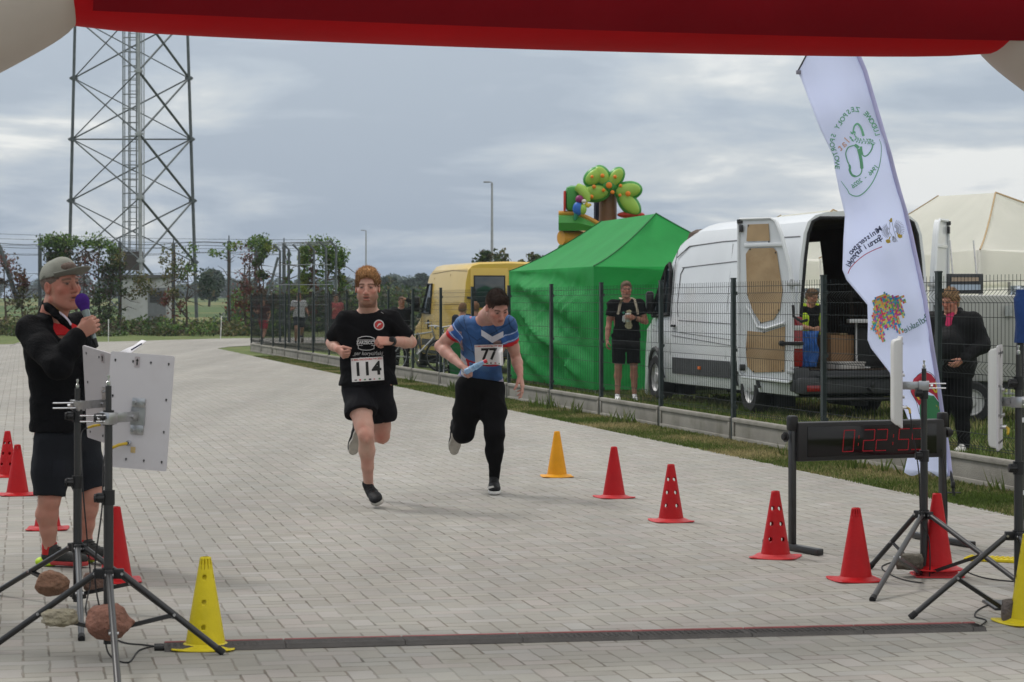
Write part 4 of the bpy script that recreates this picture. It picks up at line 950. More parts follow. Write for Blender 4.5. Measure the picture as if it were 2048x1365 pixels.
# ================================================================ cones
def cone_mat(nm, c): return mat(nm, c, .42, 0, .09, 9, .15, 60, spec=.25, trl=.22, dark=tuple(x*.6 for x in c), dscale=5, dlo=.58, dhi=.9)
RED = cone_mat('red cone plastic', (.52, .010, .014)); ORA = cone_mat('orange yellow cone plastic', (.80, .36, .012)); YEL = cone_mat('yellow cone plastic', (.74, .60, .02))
LRED = cone_mat('scuffed red cone base', (.60, .045, .05))
def cone(px, py, cm, kind, label, h=.377, rz=0.0, group='training cones on the paving', base=None, cut=0, bm_=None, tilt=0):
    """kind: 0 plain, 1 two columns of round holes, 2 slots at the top"""
    b = G(px, py); root = empty('traffic_cone', b+V((0, 0, .012)), rz, label, 'cone', group)
    NA = 48; rb, rt_ = .083, .023; top = h; zb = .018; rows = []; zs = []
    holes = []; oz = -rz
    if kind == 1: holes = [(a+oz, z-(.009 if a > 0 else 0), .0125) for a in (R(-122), R(-58), R(122), R(58)) for z in (h*.29, h*.52, h*.75)]
    if kind == 3: holes = [(a+oz, z, .0095) for a in (R(-90), R(0), R(180)) for z in (h*.25, h*.52, h*.79)]
    if kind == 2 or kind == 3: slots = [R(a) for a in range(-180, 180, 30)]
    else: slots = []
    NZ = 60; vs = []; idx = {}
    def rad(z): return rb+(rt_-rb)*((z-zb)/(top-zb))
    NA = 120
    for j in range(NZ+1):
        z = zb+(top-zb)*j/NZ
        for i in range(NA): a = 2*pi*i/NA; vs.append([rad(z)*cos(a), rad(z)*sin(a), z])
    dead = set()
    for j in range(NZ):
        for i in range(NA):
            a = 2*pi*(i+.5)/NA; z = zb+(top-zb)*(j+.5)/NZ; r = rad(z)
            for (ha, hz, hr) in holes:
                da = ((a-ha+pi) % (2*pi)-pi)*r
                if da*da+(z-hz)**2 < hr*hr: dead.add((i, j))
            for sa in slots:
                da = ((a-sa+pi) % (2*pi)-pi)*r
                if abs(da) < .0022 and h*.87 < z < h*.985: dead.add((i, j))
    # snap rim vertices of the holes onto the circle
    for (ha, hz, hr) in holes:
        for j in range(NZ+1):
            for i in range(NA):
                z = vs[j*NA+i][2]; r = rad(z); a = 2*pi*i/NA; da = ((a-ha+pi) % (2*pi)-pi)*r; dz = z-hz; q = hyp(da, dz)
                if .6*hr < q < hr*1.28:
                    touch = [((i+di) % NA, j+dj) in dead for di in (-1, 0) for dj in (-1, 0)]
                    if any(touch) and not all(touch):
                        na, nz = ha+da/q*hr/r, hz+dz/q*hr; rr = rad(nz); vs[j*NA+i] = [rr*cos(na), rr*sin(na), nz]
    fs = [(j*NA+i, j*NA+(i+1) % NA, (j+1)*NA+(i+1) % NA, (j+1)*NA+i) for j in range(NZ) for i in range(NA) if (i, j) not in dead]
    m = MB(); m.q(vs, fs)
    m.lathe([(rt_, top), (rt_*.75, top+.002), (rt_*.7, top-.01)], n=32)
    if kind == 3: m.lathe([(rad(zb)-.008, zb), (rt_-.006, top-.03)], n=32)
    o = m.build('cone_body', cm, root); md = o.modifiers.new('shell', 'SOLIDIFY'); md.thickness = .0035; md.offset = -1
    # base: square plate with rounded corners that rises to the cone
    m = MB(); hb = .131; n = 64; rows = []
    def sq(r, k, p=7): a = 2*pi*k/n; c_, s_ = cos(a), sin(a); q = (abs(c_)**p+abs(s_)**p)**(-1/p); return V((c_*q*r, s_*q*r, 0))
    flare = 0.006
    for (r, z, p) in ((hb-.004, 0, 9), (hb, .003, 9), (hb-.003, .008, 9), (hb-.02, .0085, 8), (.105, .010, 4), (.094, .018, 2), (.0875, .0225, 2), (.083, .024, 2), (.080, .018, 2), (.078, .004, 2)):
        rows.append([sq(r, k, p)+V((0, 0, z+(flare*max(0, (hyp(*sq(r, k, p)[:2])-hb))/.04))) for k in range(n)])
    m.grid(rows, wrap=True); m.build('cone_base', bm_ or cm, root, angle=60)
    return root
cone(15, 957, RED, 1, 'red cone with round holes at the far left edge of the photo', rz=.2)
cone(35, 994, RED, 2, 'red cone with a slit in front of the leftmost cone', rz=.3)
cone(95, 1063, RED, 0, 'red cone mostly hidden behind the announcer\'s legs', rz=.1)
cone(232, 1168, RED, 0, 'red cone half hidden behind the front left tripod pole', h=.385, rz=.2)
cone(411, 1302, YEL, 3, 'bright yellow cone with a column of round holes at the left end of the mat', h=.378, rz=.0)
cone(1114, 957, ORA, 0, 'orange yellow cone, farthest of the row right of the runners', h=.375, rz=.1)
cone(1228, 999, RED, 0, 'plain red cone next after the orange yellow one', h=.375, rz=.35, bm_=LRED)
cone(1342, 1047, RED, 1, 'red cone with six round holes in the middle of the row', h=.375, rz=.25, bm_=LRED)
cone(1551, 1120, RED, 1, 'red cone with round holes beside the left foot of the clock stand', h=.375, rz=-.35, bm_=LRED)
cone(1712, 1166, RED, 2, 'red cone with slots cut round its tip in front of the clock', h=.375, rz=.2)
rc = cone(1874, 1156, RED, 0, 'red cone stacked on a second red base behind the right tripod pole', h=.40, rz=.1)
m = MB(); n = 64
def sqx(r, k, p=8):
    a = 2*pi*k/n; c_, s_ = cos(a), sin(a); q = (abs(c_)**p+abs(s_)**p)**(-1/p); return V((c_*q*r, s_*q*r, 0))
b = rc.location.copy(); rc.location = b+V((0, 0, .032))
m.grid([[sqx(r, k)+V((0, 0, z)) for k in range(n)] for r, z in ((.127, 0), (.131, .003), (.128, .009), (.10, .01), (.096, .03), (.09, .031))], wrap=True)
o = m.build('cone_base', LRED); o.location = b; tag(o, 'red square cone base lying under the stacked red cone', 'cone base')
cone(2056, 1252, YEL, 3, 'yellow cone with holes cut off by the right edge of the photo', h=.40, rz=.3)

# ================================================================ timing mat
mat_rub = mat('grey ribbed rubber', (.085, .078, .074), .7, 0, .2, 12, .4, 200)
mat_red = mat('faded red rubber edge', (.24, .075, .075), .7, 0, .3, 8, .3, 120)
def timing_mat():
    A = G(328, 1305); B = G(1962, 1264); t = (B-A).normalized(); nr = V((-t.y, t.x, 0)); Lt = (B-A).length; z0 = .013
    root = empty('timing_mat', (A+B)/2, 0, 'long low grey and red ribbed timing mat laid across the paving', 'timing mat')
    prof = [(-.075, 0), (-.07, .006)]
    for k in range(13):
        y = -.062+k*.0105; prof += [(y-.003, .014), (y-.001, .018), (y+.003, .018), (y+.005, .014)]
    prof += [(.078, .008), (.082, 0)]
    nseg = int(Lt/.5); x0 = 0
    for s in range(nseg+1):
        x1 = min(Lt, x0+.5)
        if x1-x0 < .05: break
        m = MB(); rows = []
        for x in (x0+.0015, x0+.004, x1-.004, x1-.0015):
            sc_ = .98 if x in (x0+.0015, x1-.0015) else 1
            rows.append([A+t*x+nr*y+V((0, 0, z0+z*sc_+.002*sin(x*1.7))) for y, z in prof])
        m.grid(rows)
        for k in range(18): # tread blocks
            x = x0+.02+k*(x1-x0-.03)/18
            for q in range(5): m.box(A+t*x+nr*(-.052+q*.021)+V((0, 0, z0+.0185)), (.014, .006, .003))
        m.build('segment', mat_rub, root, angle=25)
        m = MB(); m.box(A+t*((x0+x1)/2)+nr*.069+V((0, 0, z0+.0115)), (x1-x0-.004, .024, .021), Matrix.Rotation(math.atan2(t.y, t.x), 3, 'Z'), bev=.005)
        m.build('red_edge', mat_red, root, angle=25)
        x0 = x1
    m = MB()
    for q in (-.03, .0, .03): m.cyl(A+nr*q+V((0, 0, .022))-t*.04, A+nr*q+V((0, 0, .022)), .011, 10)
    m.build('connector', black_plastic, root); childfix(root)
timing_mat()

# ================================================================ tripods and antenna panels
label_w = mat('white sticker', (.6, .6, .6), .6)
def tripod(cx, cd, top, hub, feet, label, low=.2, spread=True, tag_leg=None):
    """cx: photo column of the pole at distance cd; feet: list of ground points"""
    c = V((P(cx, 0, cd).x, cd, 0)); root = empty('light_stand', c, 0, label, 'tripod', 'black tripod stands')
    m = MB(); m.cyl(c+V((0, 0, low*.55)), c+V((0, 0, hub+.33)), .0205, 16); m.build('pole', black_metal, root)
    m = MB(); m.cyl(c+V((0, 0, hub+.3)), c+V((0, 0, top-.16)), .0165, 16); m.cyl(c+V((0, 0, top-.17)), c+V((0, 0, top-.04)), .0125, 14); u = m.build('upper_pole', black_metal, root)
    m = MB(); m.lathe([(.008, -.05), (.008, -.03), (.005, -.028), (.005, -.018), (.0085, -.016), (.0085, -.004), (.004, 0), (.004, .012), (.0065, .013), (.0065, .022), (.001, .023)], c+V((0, 0, top-.02)), 14); m.build('spigot', chrome, u)
    for z, r in ((hub+.31, .026), (top-.17, .023)):
        m = MB(); m.cyl(c+V((0, 0, z-.03)), c+V((0, 0, z+.03)), r, 16); m.box(c+V((-.03, -.015, z)), (.035, .03, .04), bev=.006)
        m.cyl(c+V((-.045, -.03, z)), c+V((-.012, -.03, z)), .009, 8); m.cyl(c+V((-.052, -.03, z)), c+V((-.044, -.03, z)), .018, 10); m.build('clamp', black_plastic, root)
    m = MB(); m.cyl(c+V((0, 0, hub-.02)), c+V((0, 0, hub+.025)), .027, 16)
    for f in feet:
        d = (V(f)-c); d.z = 0; d.normalize(); m.box(c+d*.04+V((0, 0, hub)), (.045, .03, .04), Matrix.Rotation(math.atan2(d.y, d.x), 3, 'Z'), bev=.004)
    m.build('hub', black_plastic, root)
    lo = c+V((0, 0, low)); m = MB(); m.cyl(lo-V((0, 0, .02)), lo+V((0, 0, .02)), .026, 14)
    for f in feet:
        d = (V(f)-c); d.z = 0; d.normalize(); m.box(lo+d*.035, (.03, .022, .03), Matrix.Rotation(math.atan2(d.y, d.x), 3, 'Z'), bev=.003)
    m.build('lower_collar', black_plastic, root)
    for i, f in enumerate(feet):
        f = V(f)+V((0, 0, .022)); d = (f-c); d.z = 0; d.normalize(); a = c+d*.055+V((0, 0, hub)); mid = a.lerp(f, .52)
        m = MB(); m.tube([a, f], .0135, 12, flat=1); sd_ = V((d.y, -d.x, 0))
        leg = m.build('leg', black_metal, root)
        m = MB(); dd = (f-a).normalized(); m.cyl(f-dd*.03, f+dd*.006, .0155, 12); m.build('foot_cap', rubber, leg)
        m = MB(); m.cyl(a-sd_*.017, a+sd_*.017, .006, 8); m.cyl(mid-sd_*.019, mid+sd_*.019, .006, 8); m.build('rivet', steel, leg)
        m = MB(); m.box((lo+mid)/2, ((mid-lo).length, .016, .018), (V((1, 0, 0)).rotation_difference((mid-lo).normalized())).to_matrix()); m.build('brace', black_metal, root)
        if tag_leg == i:
            q = a.lerp(f, .2); m = MB(); m.box(q-dd*0+V((0, -.0135, 0)), (.012, .003, .07), (V((0, 0, 1)).rotation_difference(dd)).to_matrix()); m.build('sticker', label_w, leg)
    childfix(root); return root, c, lo
panel_w = mat('grey white antenna shell', (.50, .48, .50), .5, 0, .04, 4, dark=(.42, .38, .38), dscale=3, dlo=.5, dhi=.9)
panel_f = mat('white antenna radome', (.60, .60, .58), .45, 0, .04, 5)
blackish = mat('printed black', (.02, .02, .02), .6)
def panel(c, right, w, h, label, pole, rod, up=(0, 0, 1)):
    """flat panel antenna: c centre, right = unit vector along its width; its back faces the pole"""
    r = V(right).normalized(); up = V(up); up = (up-r*up.dot(r)).normalized(); n = r.cross(up)      # n points to the viewer's side when r points right
    if n.dot(pole-c) < 0: n = -n
    root = empty('panel_antenna', c-up*(h/2), 0, label, 'antenna', 'flat antenna panels on tripods')
    pl = []; 
    for sx, sy, a0 in ((1, 1, 0), (-1, 1, 90), (-1, -1, 180), (1, -1, 270)):
        for k in range(4): a = R(a0+k*30); pl.append((sx*(w/2-.008)+.008*cos(a), sy*(h/2-.008)+.008*sin(a)))
    m = MB(); m.prism(pl, c, r, up, -n, .007); m.build('back_plate', panel_w, root, smooth=False)
    m = MB(); rows = []
    for (sx, dz) in ((1, .007), (.95, .012), (.93, .034), (.89, .044), (.80, .048), (.4, .049), (.01, .05)):
        rows.append([c+r*(p[0]*sx)+up*(p[1]*(sx if sx > .85 else sx))-n*dz for p in pl])
    m.grid(rows, wrap=True); m.build('radome', panel_f, root, angle=50)
    m = MB()
    pts = [(-.42, .43), (-.14, .43), (.14, .43), (.42, .43), (.42, .12), (.42, -.16), (.42, -.42), (.14, -.42), (-.14, -.42), (-.42, -.42), (-.42, .12), (-.42, -.16)]
    for (u, v) in pts: m.disc(c+r*(u*w)+up*(v*h)+n*.0012, n, .0042, 10); m.box(c+r*(u*w)+up*(v*h-.002)+n*.002, (.0032, .003, .011))
    m.build('screw', blackish, root, smooth=False)
    m = MB(); q = c+up*(h*.425)+n*.0015+r*(-.02)
    m.prism([(-.011, -.022), (.011, -.022), (.011, .022), (-.011, .022)], q, r, up, n, .0006); s = m.build('sticker', mat('pink grey label', (.36, .32, .33), .6), root, smooth=False)
    m = MB(); m.prism([(-.003, -.014), (.003, -.014), (.003, .004), (.0065, .004), (0, .016), (-.0065, .004), (-.003, .004)], q+n*.0008, r, up, n, .0006); m.build('arrow', blackish, s, smooth=False)
    if label.startswith('nearer'):
        m = MB()
        for k in range(4): m.box(c+r*(-.015+.008*(k % 2))+up*(-.095*1-.06-.012*(k//2))+n*.0012, (.012, .002, .012))
        m.build('old_tape', mat('yellowed tape', (.45, .33, .15), .6), root, smooth=False)
    rot = Matrix((r, n, up)).transposed()
    bz = -.02
    m = MB(); m.box(c+up*(bz+.055)+n*.004+r*.0, (.055, .006, .04), rot, bev=.001); m.box(c+up*(bz-.055)+n*.004, (.055, .006, .04), rot, bev=.001); m.box(c+up*bz+n*.004, (.06, .006, .075), rot)
    for u in (-.018, .018):
        for v in (-.06, .055): m.cyl(c+r*u+up*(bz+v)+n*.006, c+r*u+up*(bz+v)+n*.018, .0075, 8)
    m.build('mount_plate', steel, root)
    a = c+up*bz+n*.012; b = pole+V((0, 0, a.z-pole.z)); dv = (b-a); Lb = dv.length; dn = dv.normalized(); rr = Matrix((dn, up.cross(dn), up)).transposed()
    m = MB(); m.box(a+dn*(Lb*.5-.01), (Lb+.02, .004, .042), rr, bev=.001); m.cyl(a+dn*.03-up.cross(dn)*.012, a+dn*.03+up.cross(dn)*.012, .011, 8); m.build('bracket', steel, root)
    m = MB(); m.box(b, (.055, .05, .05), rr, bev=.003); cl = m.build('pole_clamp', steel, root)
    m = MB(); rd = V(rod).normalized()
    for zz in (-.012, .012): m.cyl(b+V((0, -.022, zz)), b+V((0, -.022, zz))+rd*.11, .0035, 8)
    m.cyl(b+V((0, -.022, 0))+rd*.03, b+V((0, -.022, 0))+rd*.042, .009, 6); m.build('rod', chrome, cl)
    m = MB(); q = c+up*(-h*.28)+r*(-.03); m.cyl(q, q+n*.012, .011, 10); m.cyl(q+n*.01, q+n*.03, .009, 10); m.build('socket', chrome, root)
    q2 = q+n*.028; m = MB(); m.tube([q2, q2+n*.012-r*.03-up*.008, q2+n*.012-r*.07-up*.028], [.006, .0065, .006], 8); m.build('cable_sleeve', mat('yellow sleeve', (.5, .33, .03), .5), root)
    childfix(root); return q2+n*.012-r*.07-up*.028
def cable(pts, label, r=.0035):
    # smooth catmull-rom
    pts = [V(p) for p in pts]; out = []
    for i in range(len(pts)-1):
        p0, p1, p2, p3 = pts[max(i-1, 0)], pts[i], pts[i+1], pts[min(i+2, len(pts)-1)]
        for k in range(8):
            t = k/8; out.append(.5*((2*p1)+(p2-p0)*t+(2*p0-5*p1+4*p2-p3)*t*t+(-p0+3*p1-3*p2+p3)*t**3))
    out.append(pts[-1]); m = MB(); m.tube(out, r, 7); o = m.build('cable', rubber); settle(o); tag(o, label, 'cable', 'black cables'); return o
ZG = .016
tA, cA, lA = tripod(217, 9.35, P(217, 752, 9.35).z, P(217, 1148, 9.35).z, [G(445, 1316), G(237, 1398), G(-25, 1312)], 'tripod nearest the left corner with a grey panel at its top', P(200, 1262, 9.35).z)
tB, cB, lB = tripod(155, 10.85, P(155, 760, 10.85).z, P(155, 1096, 10.85).z, [G(163, 1288), G(-10, 1195), G(352, 1243)], 'second left tripod right in front of the announcer', P(150, 1190, 10.85).z)
wA = P(342, 0, 9.5).x-P(212, 0, 9.5).x
qa = panel(V((P(277, 0, 9.52).x, 9.52, P(277, 823, 9.52).z)), V((1, -.12, -.075)), wA*1.01, .478, 'nearer left antenna panel with yellowed tape and a yellow cable sleeve', cA, (-1, -.25, 0))
pb = V((P(215, 0, 11.06).x, 11.06, P(215, 798, 11.06).z))
qb = panel(pb, V((.80, -.55, -.20)), .31, .478, 'antenna panel angled away behind the nearest one, in front of the announcer', cB, (-1, -.2, 0), (.02, -.33, .94))
cable([qa, qa+V((-.02, -.02, -.05)), cA+V((-.02, -.035, .62)), cA+V((-.05, -.03, .35)), cA+V((-.012, -.04, .14)), cA+V((.02, -.1, ZG+.02)), cA+V((.11, -.18, ZG)), G(280, 1308)+V((0, 0, ZG)), G(326, 1302)+V((0, 0, .024))], 'black cable running from the nearer left panel down to the timing mat')
cable([qb, qb+V((-.03, -.02, -.04)), cB+V((.03, -.03, .6)), cB+V((.05, -.03, .35)), cB+V((.07, -.05, .15)), cB+V((.1, -.3, ZG)), G(235, 1288)+V((0, 0, ZG)), G(290, 1298)+V((0, 0, ZG)), G(326, 1306)+V((0, 0, .024))], 'black cable hanging from the angled left panel to the timing mat')
tC, cC, lC = tripod(1848, 12.1, P(1850, 722, 12.1).z, P(1850, 1030, 12.1).z, [G(1745, 1208), G(2068, 1196), G(1740, 1143)], 'tripod standing in front of the race clock', P(1848, 1150, 12.1).z, tag_leg=0)
tD, cD, lD = tripod(2037, 10.5, P(2037, 692, 10.5).z, P(2037, 1072, 10.5).z, [G(1822, 1244), G(2160, 1330), G(2110, 1200)], 'tripod at the right edge of the photo', P(2037, 1238, 10.5).z)
qc = panel(P(1802, 764, 12.12), V((.10, .995, 0)), .27, .478, 'white panel seen edge on in front of the flag', cC, (1, -.1, 0))
qd = panel(P(2001, 795, 10.55), V((.28, .96, 0)), .27, .478, 'white panel seen edge on near the right edge', cD, (1, -.1, 0))
cable([qc, P(1828, 880, 12.0), P(1838, 950, 12.0), P(1842, 1040, 12.02), P(1858, 1080, 12.0), P(1858, 1160, 12.0), G(1840, 1172)+V((0, 0, ZG)), G(1790, 1160)+V((0, 0, ZG)), G(1765, 1138)+V((0, 0, ZG)), G(1830, 1120)+V((0, 0, ZG))], 'black cable looping from the edge on panel to the ground under the right tripod')
cable([P(1884, 900, 13.7), P(1892, 960, 13.6), P(1894, 1040, 13.6), P(1888, 1100, 13.3), G(1885, 1122)+V((0, 0, ZG)), G(1960, 1160)+V((0, 0, ZG)), G(2060, 1172)+V((0, 0, ZG))], 'black power cable dropping from the right side of the clock')
cable([G(1962, 1262)+V((0, 0, .024)), G(1972, 1248)+V((0, 0, ZG)), G(1950, 1240)+V((0, 0, ZG)), G(1958, 1226)+V((0, 0, ZG)), G(1990, 1216)+V((0, 0, ZG)), G(2060, 1228)+V((0, 0, ZG))], 'black cable leaving the right end of the timing mat')

# ================================================================ stones
def stone(c, r, cols, label, seed, flat=0, name='stone', rough=.12, cuts=5, rz=0):
    bm = bmesh.new(); bmesh.ops.create_icosphere(bm, subdivisions=5, radius=1); rs = random.Random(seed)
    planes = [(V((rs.gauss(0, 1), rs.gauss(0, 1), rs.gauss(0, 1))).normalized(), rs.uniform(.72, .9)) for _ in range(cuts)]
    if flat: planes = [(V(a), b) for a, b in (((0, 0, 1), .68), ((0, 0, -1), .7), ((1, 0, .1), .78), ((-1, .1, 0), .75), ((0, -1, .1), .75), ((0, 1, 0), .75))]
    for v in bm.verts:
        p = v.co.copy(); 
        for nrm, d in planes:
            k = p.dot(nrm)-d
            if k > 0: p -= nrm*k*.9
        q = p*1.0
        f = mnoise.fractal(q*1.8+V((seed, 0, 0)), 1.0, 2.0, 6)*rough+abs(mnoise.noise(q*5+V((0, seed, 0))))*rough*.35
        v.co = p*(1+f)
    me = bpy.data.meshes.new(name); 
    bmesh.ops.scale(bm, vec=r, verts=bm.verts); bmesh.ops.rotate(bm, cent=(0, 0, 0), matrix=Matrix.Rotation(rz, 3, 'Z'), verts=bm.verts); zmin = min(v.co.z for v in bm.verts); bmesh.ops.translate(bm, vec=(0, 0, -zmin), verts=bm.verts); bm.to_mesh(me); bm.free()
    me.polygons.foreach_set('use_smooth', [True]*len(me.polygons)); me.materials.append(mat('stone '+str(seed), cols[0], .9, 0, .3, 14, .9, 60, dark=cols[1], dscale=9, dlo=.42, dhi=.72))
    o = bpy.data.objects.new(name, me); COL.objects.link(o); o.location = c; tag(o, label, 'stone', 'stones weighing down the tripods'); return o
stone(lA.lerp(V((P(90, 0, 9.3).x, 9.3, 0)), .0)+V((P(221, 0, 9.3).x-lA.x, -.075, -.03)), (.102, .07, .075), [(.27, .13, .095), (.16, .085, .06)], 'large rough reddish stone resting in the middle of the nearest tripod', 5, rough=.10, cuts=6)
stone(V((P(121, 0, 9.36).x, 9.36, lA.z+.014)), (.082, .05, .043), [(.36, .32, .24), (.2, .18, .11)], 'flat beige stone on the left brace of the nearest tripod', 8, flat=1, rough=.2)
stone(V((P(104, 0, 10.8).x, 10.78, lB.z+.0)), (.083, .06, .06), [(.24, .13, .085), (.13, .08, .05)], 'rounded brown stone on the left brace of the second left tripod', 13, rough=.1)
stone(V((P(190, 0, 10.95).x, 10.98, lB.z+.0)), (.072, .05, .062), [(.17, .10, .08), (.12, .08, .06)], 'brick coloured block behind the pole of the nearest tripod', 17, flat=1, rough=.05)
stone(V((P(1817, 0, 12.1).x, 12.07, lC.z+.03)), (.086, .06, .055), [(.14, .125, .10), (.05, .045, .035)], 'grey brown block on the brace of the tripod in front of the clock', 19, flat=1, rough=.1)
stone(V((P(2042, 0, 10.3).x, 10.36, lD.z-.02)), (.095, .07, .085), [(.12, .10, .09), (.05, .045, .04)], 'dark stone block at the right tripod cut by the photo edge', 23, flat=1, rough=.06)

# ================================================================ race clock
def clock():
    dl, dr = 13.35, 13.75
    A = V((P(1592, 0, dl).x, dl, 0)); B = V((P(1878, 0, dr).x, dr, 0)); t = (B-A).normalized(); n = V((t.y, -t.x, 0)); up = V((0, 0, 1))
    if n.y > 0: n = -n
    rot = Matrix((t, -n, up)).transposed(); Lc = (B-A).length
    root = empty('race_clock', (A+B)/2, 0, 'long black race clock with red digits on a stand', 'clock')
    zt, zb = P(1600, 845, dl).z, P(1600, 923, dl).z; zc = (zt+zb)/2; c = (A+B)/2+up*zc
    m = MB(); m.box(c, (Lc+.02, .09, zt-zb), rot, bev=.012); h = m.build('housing', mat('clock housing', (.022, .022, .023), .5), root)
    m = MB(); m.box(c+n*.047, (Lc-.10, .004, zt-zb-.05), rot, bev=.001); m.build('display_window', mat('dark acrylic', (.004, .003, .004), .12, 0, 0, spec=.4), h)
    hot = mat('lit red segments', (.20, .0, .01), .5, 0, 0, emit=((1, .01, .02), .13))
    # dotted seven segment digits
    segs = {'0': 'abcdef', '2': 'abged', '5': 'afgcd', '9': 'abcdfg'}
    H2, W2 = .062, .036; sl = .10
    def P3(x, y): return c+t*(x+y*sl)+up*y+n*.0505
    def dig(x, ch, parent):
        m = MB()
        S_ = {'a': ((-W2, H2), (W2, H2)), 'b': ((W2, H2), (W2, 0)), 'c': ((W2, 0), (W2, -H2)), 'd': ((-W2, -H2), (W2, -H2)), 'e': ((-W2, -H2), (-W2, 0)), 'f': ((-W2, 0), (-W2, H2)), 'g': ((-W2, 0), (W2, 0))}
        for s in segs[ch]:
            (x0, y0), (x1, y1) = S_[s]; k = 9 if s in 'adg' else 8
            for i in range(k):
                u = (i+.5)/k; m.disc(P3(x+x0+(x1-x0)*u, y0+(y1-y0)*u), n, .0032, 8)
        m.build('digit', hot, parent, smooth=False)
    x0 = -Lc/2
    X = lambda px: (P(px, 0, 13.55).x-c.x)
    for px, ch in ((1680, '0'), (1727, '2'), (1757, '2'), (1809, '5'), (1841, '5')): dig(X(px), ch, h)
    for px in (1703, 1784):
        m = MB()
        for y in (-.022, .022):
            for i in range(3): m.disc(P3(X(px), y+.006*(i-1)), n, .0028, 8)
        m.build('colon', mat('dim red segments', (.15, 0, .005), .5, 0, 0, emit=((1, .02, .02), .16)), h, smooth=False)
    for p, s in ((A, -1), (B, 1)):
        q = p+t*(s*.025); m = MB(); m.box(q+up*((zt+.0)/2), (.034, .04, zt), rot, bev=.004)
        L1 = 1; f0 = q+n*.24; f1 = q-n*.24
        m.box(q+up*.034, (.045, .62, .036), rot, bev=.006); m.build('stand_leg', black_metal, root)
        m = MB()
        for e in (-1, 1): m.cyl(q+n*(e*.25)+up*.016-t*.02, q+n*(e*.25)+up*.016+t*.02, .016, 12)
        m.build('foot_roller', rubber, root)
        m = MB(); k = q+up*(zc+.03)+t*(s*.03); m.cyl(k-t*.01, k+t*(s*.02), .03, 12); m.cyl(k, k+t*(s*.035), .018, 10); m.build('knob', black_plastic, root)
        m = MB(); m.box(q+up*(zt-.005)+t*(-s*.0), (.055, .06, .09), rot, bev=.014); m.build('end_cap', black_plastic, root)
    childfix(root)
clock()
# yellow floor cable cover and blue cover on a pole
m = MB(); a = G(2000, 1128); rot = Matrix.Rotation(-.45, 3, 'Z'); m.box(a+V((.02, 0, .022)), (.42, .13, .02), rot, bev=.008)
for i in range(14):
    for k in range(4): m.box(a+rot @ V((-.19+.029*i, -.045+.03*k, .034))+V((.02, 0, 0)), (.018, .012, .006), rot, bev=.002)
o = m.build('cable_cover', YEL); settle(o); tag(o, 'flat studded yellow rubber plate on the ground behind the right tripod', 'cable cover')
def covered_pole():
    d = 10.9; c = V((P(2040, 0, d).x, d, 0)); root = empty('arch_pole', c, 0, 'black pole under a blue cloth cover at the right edge', 'pole')
    m = MB(); m.box(c+V((0, 0, .65)), (.03, .03, 1.3)); m.cyl(c+V((.04, .02, 0)), c+V((.04, .02, 1.25)), .016, 12); m.build('pole', black_metal, root)
    m = MB(); m.box(c+V((0, 0, .012)), (.3, .3, .024), bev=.004); m.build('base_plate', black_metal, root)
    m = MB(); rows = []
    for j in range(13):
        z = P(0, 686, d).z+(P(0, 580, d).z-P(0, 686, d).z)*j/12; rows.append([c+V((.06+.085*(1-.12*(j > 10))*cos(a)*(1+.05*sin(3*a+j*.5)), .075*sin(a)*(1+.08*sin(4*a+j*.7)), z)) for a in [2*pi*k/32 for k in range(32)]])
    rows.append([rows[-1][0]*0+c+V((.06, 0, P(0, 578, d).z))]*32)
    m.grid(rows, wrap=True); m.build('cover', mat('navy blue cloth', (.012, .045, .17), .7, 0, .15, 6, .4, 40), root)
    m = MB(); m.box(c+V((-.0, -.02, P(0, 840, d).z)), (.036, .036, .022)); m.box(c+V((0, -.02, P(0, 985, d).z)), (.034, .036, .02)); m.build('label_band', label_w, root)
    childfix(root)
covered_pole()

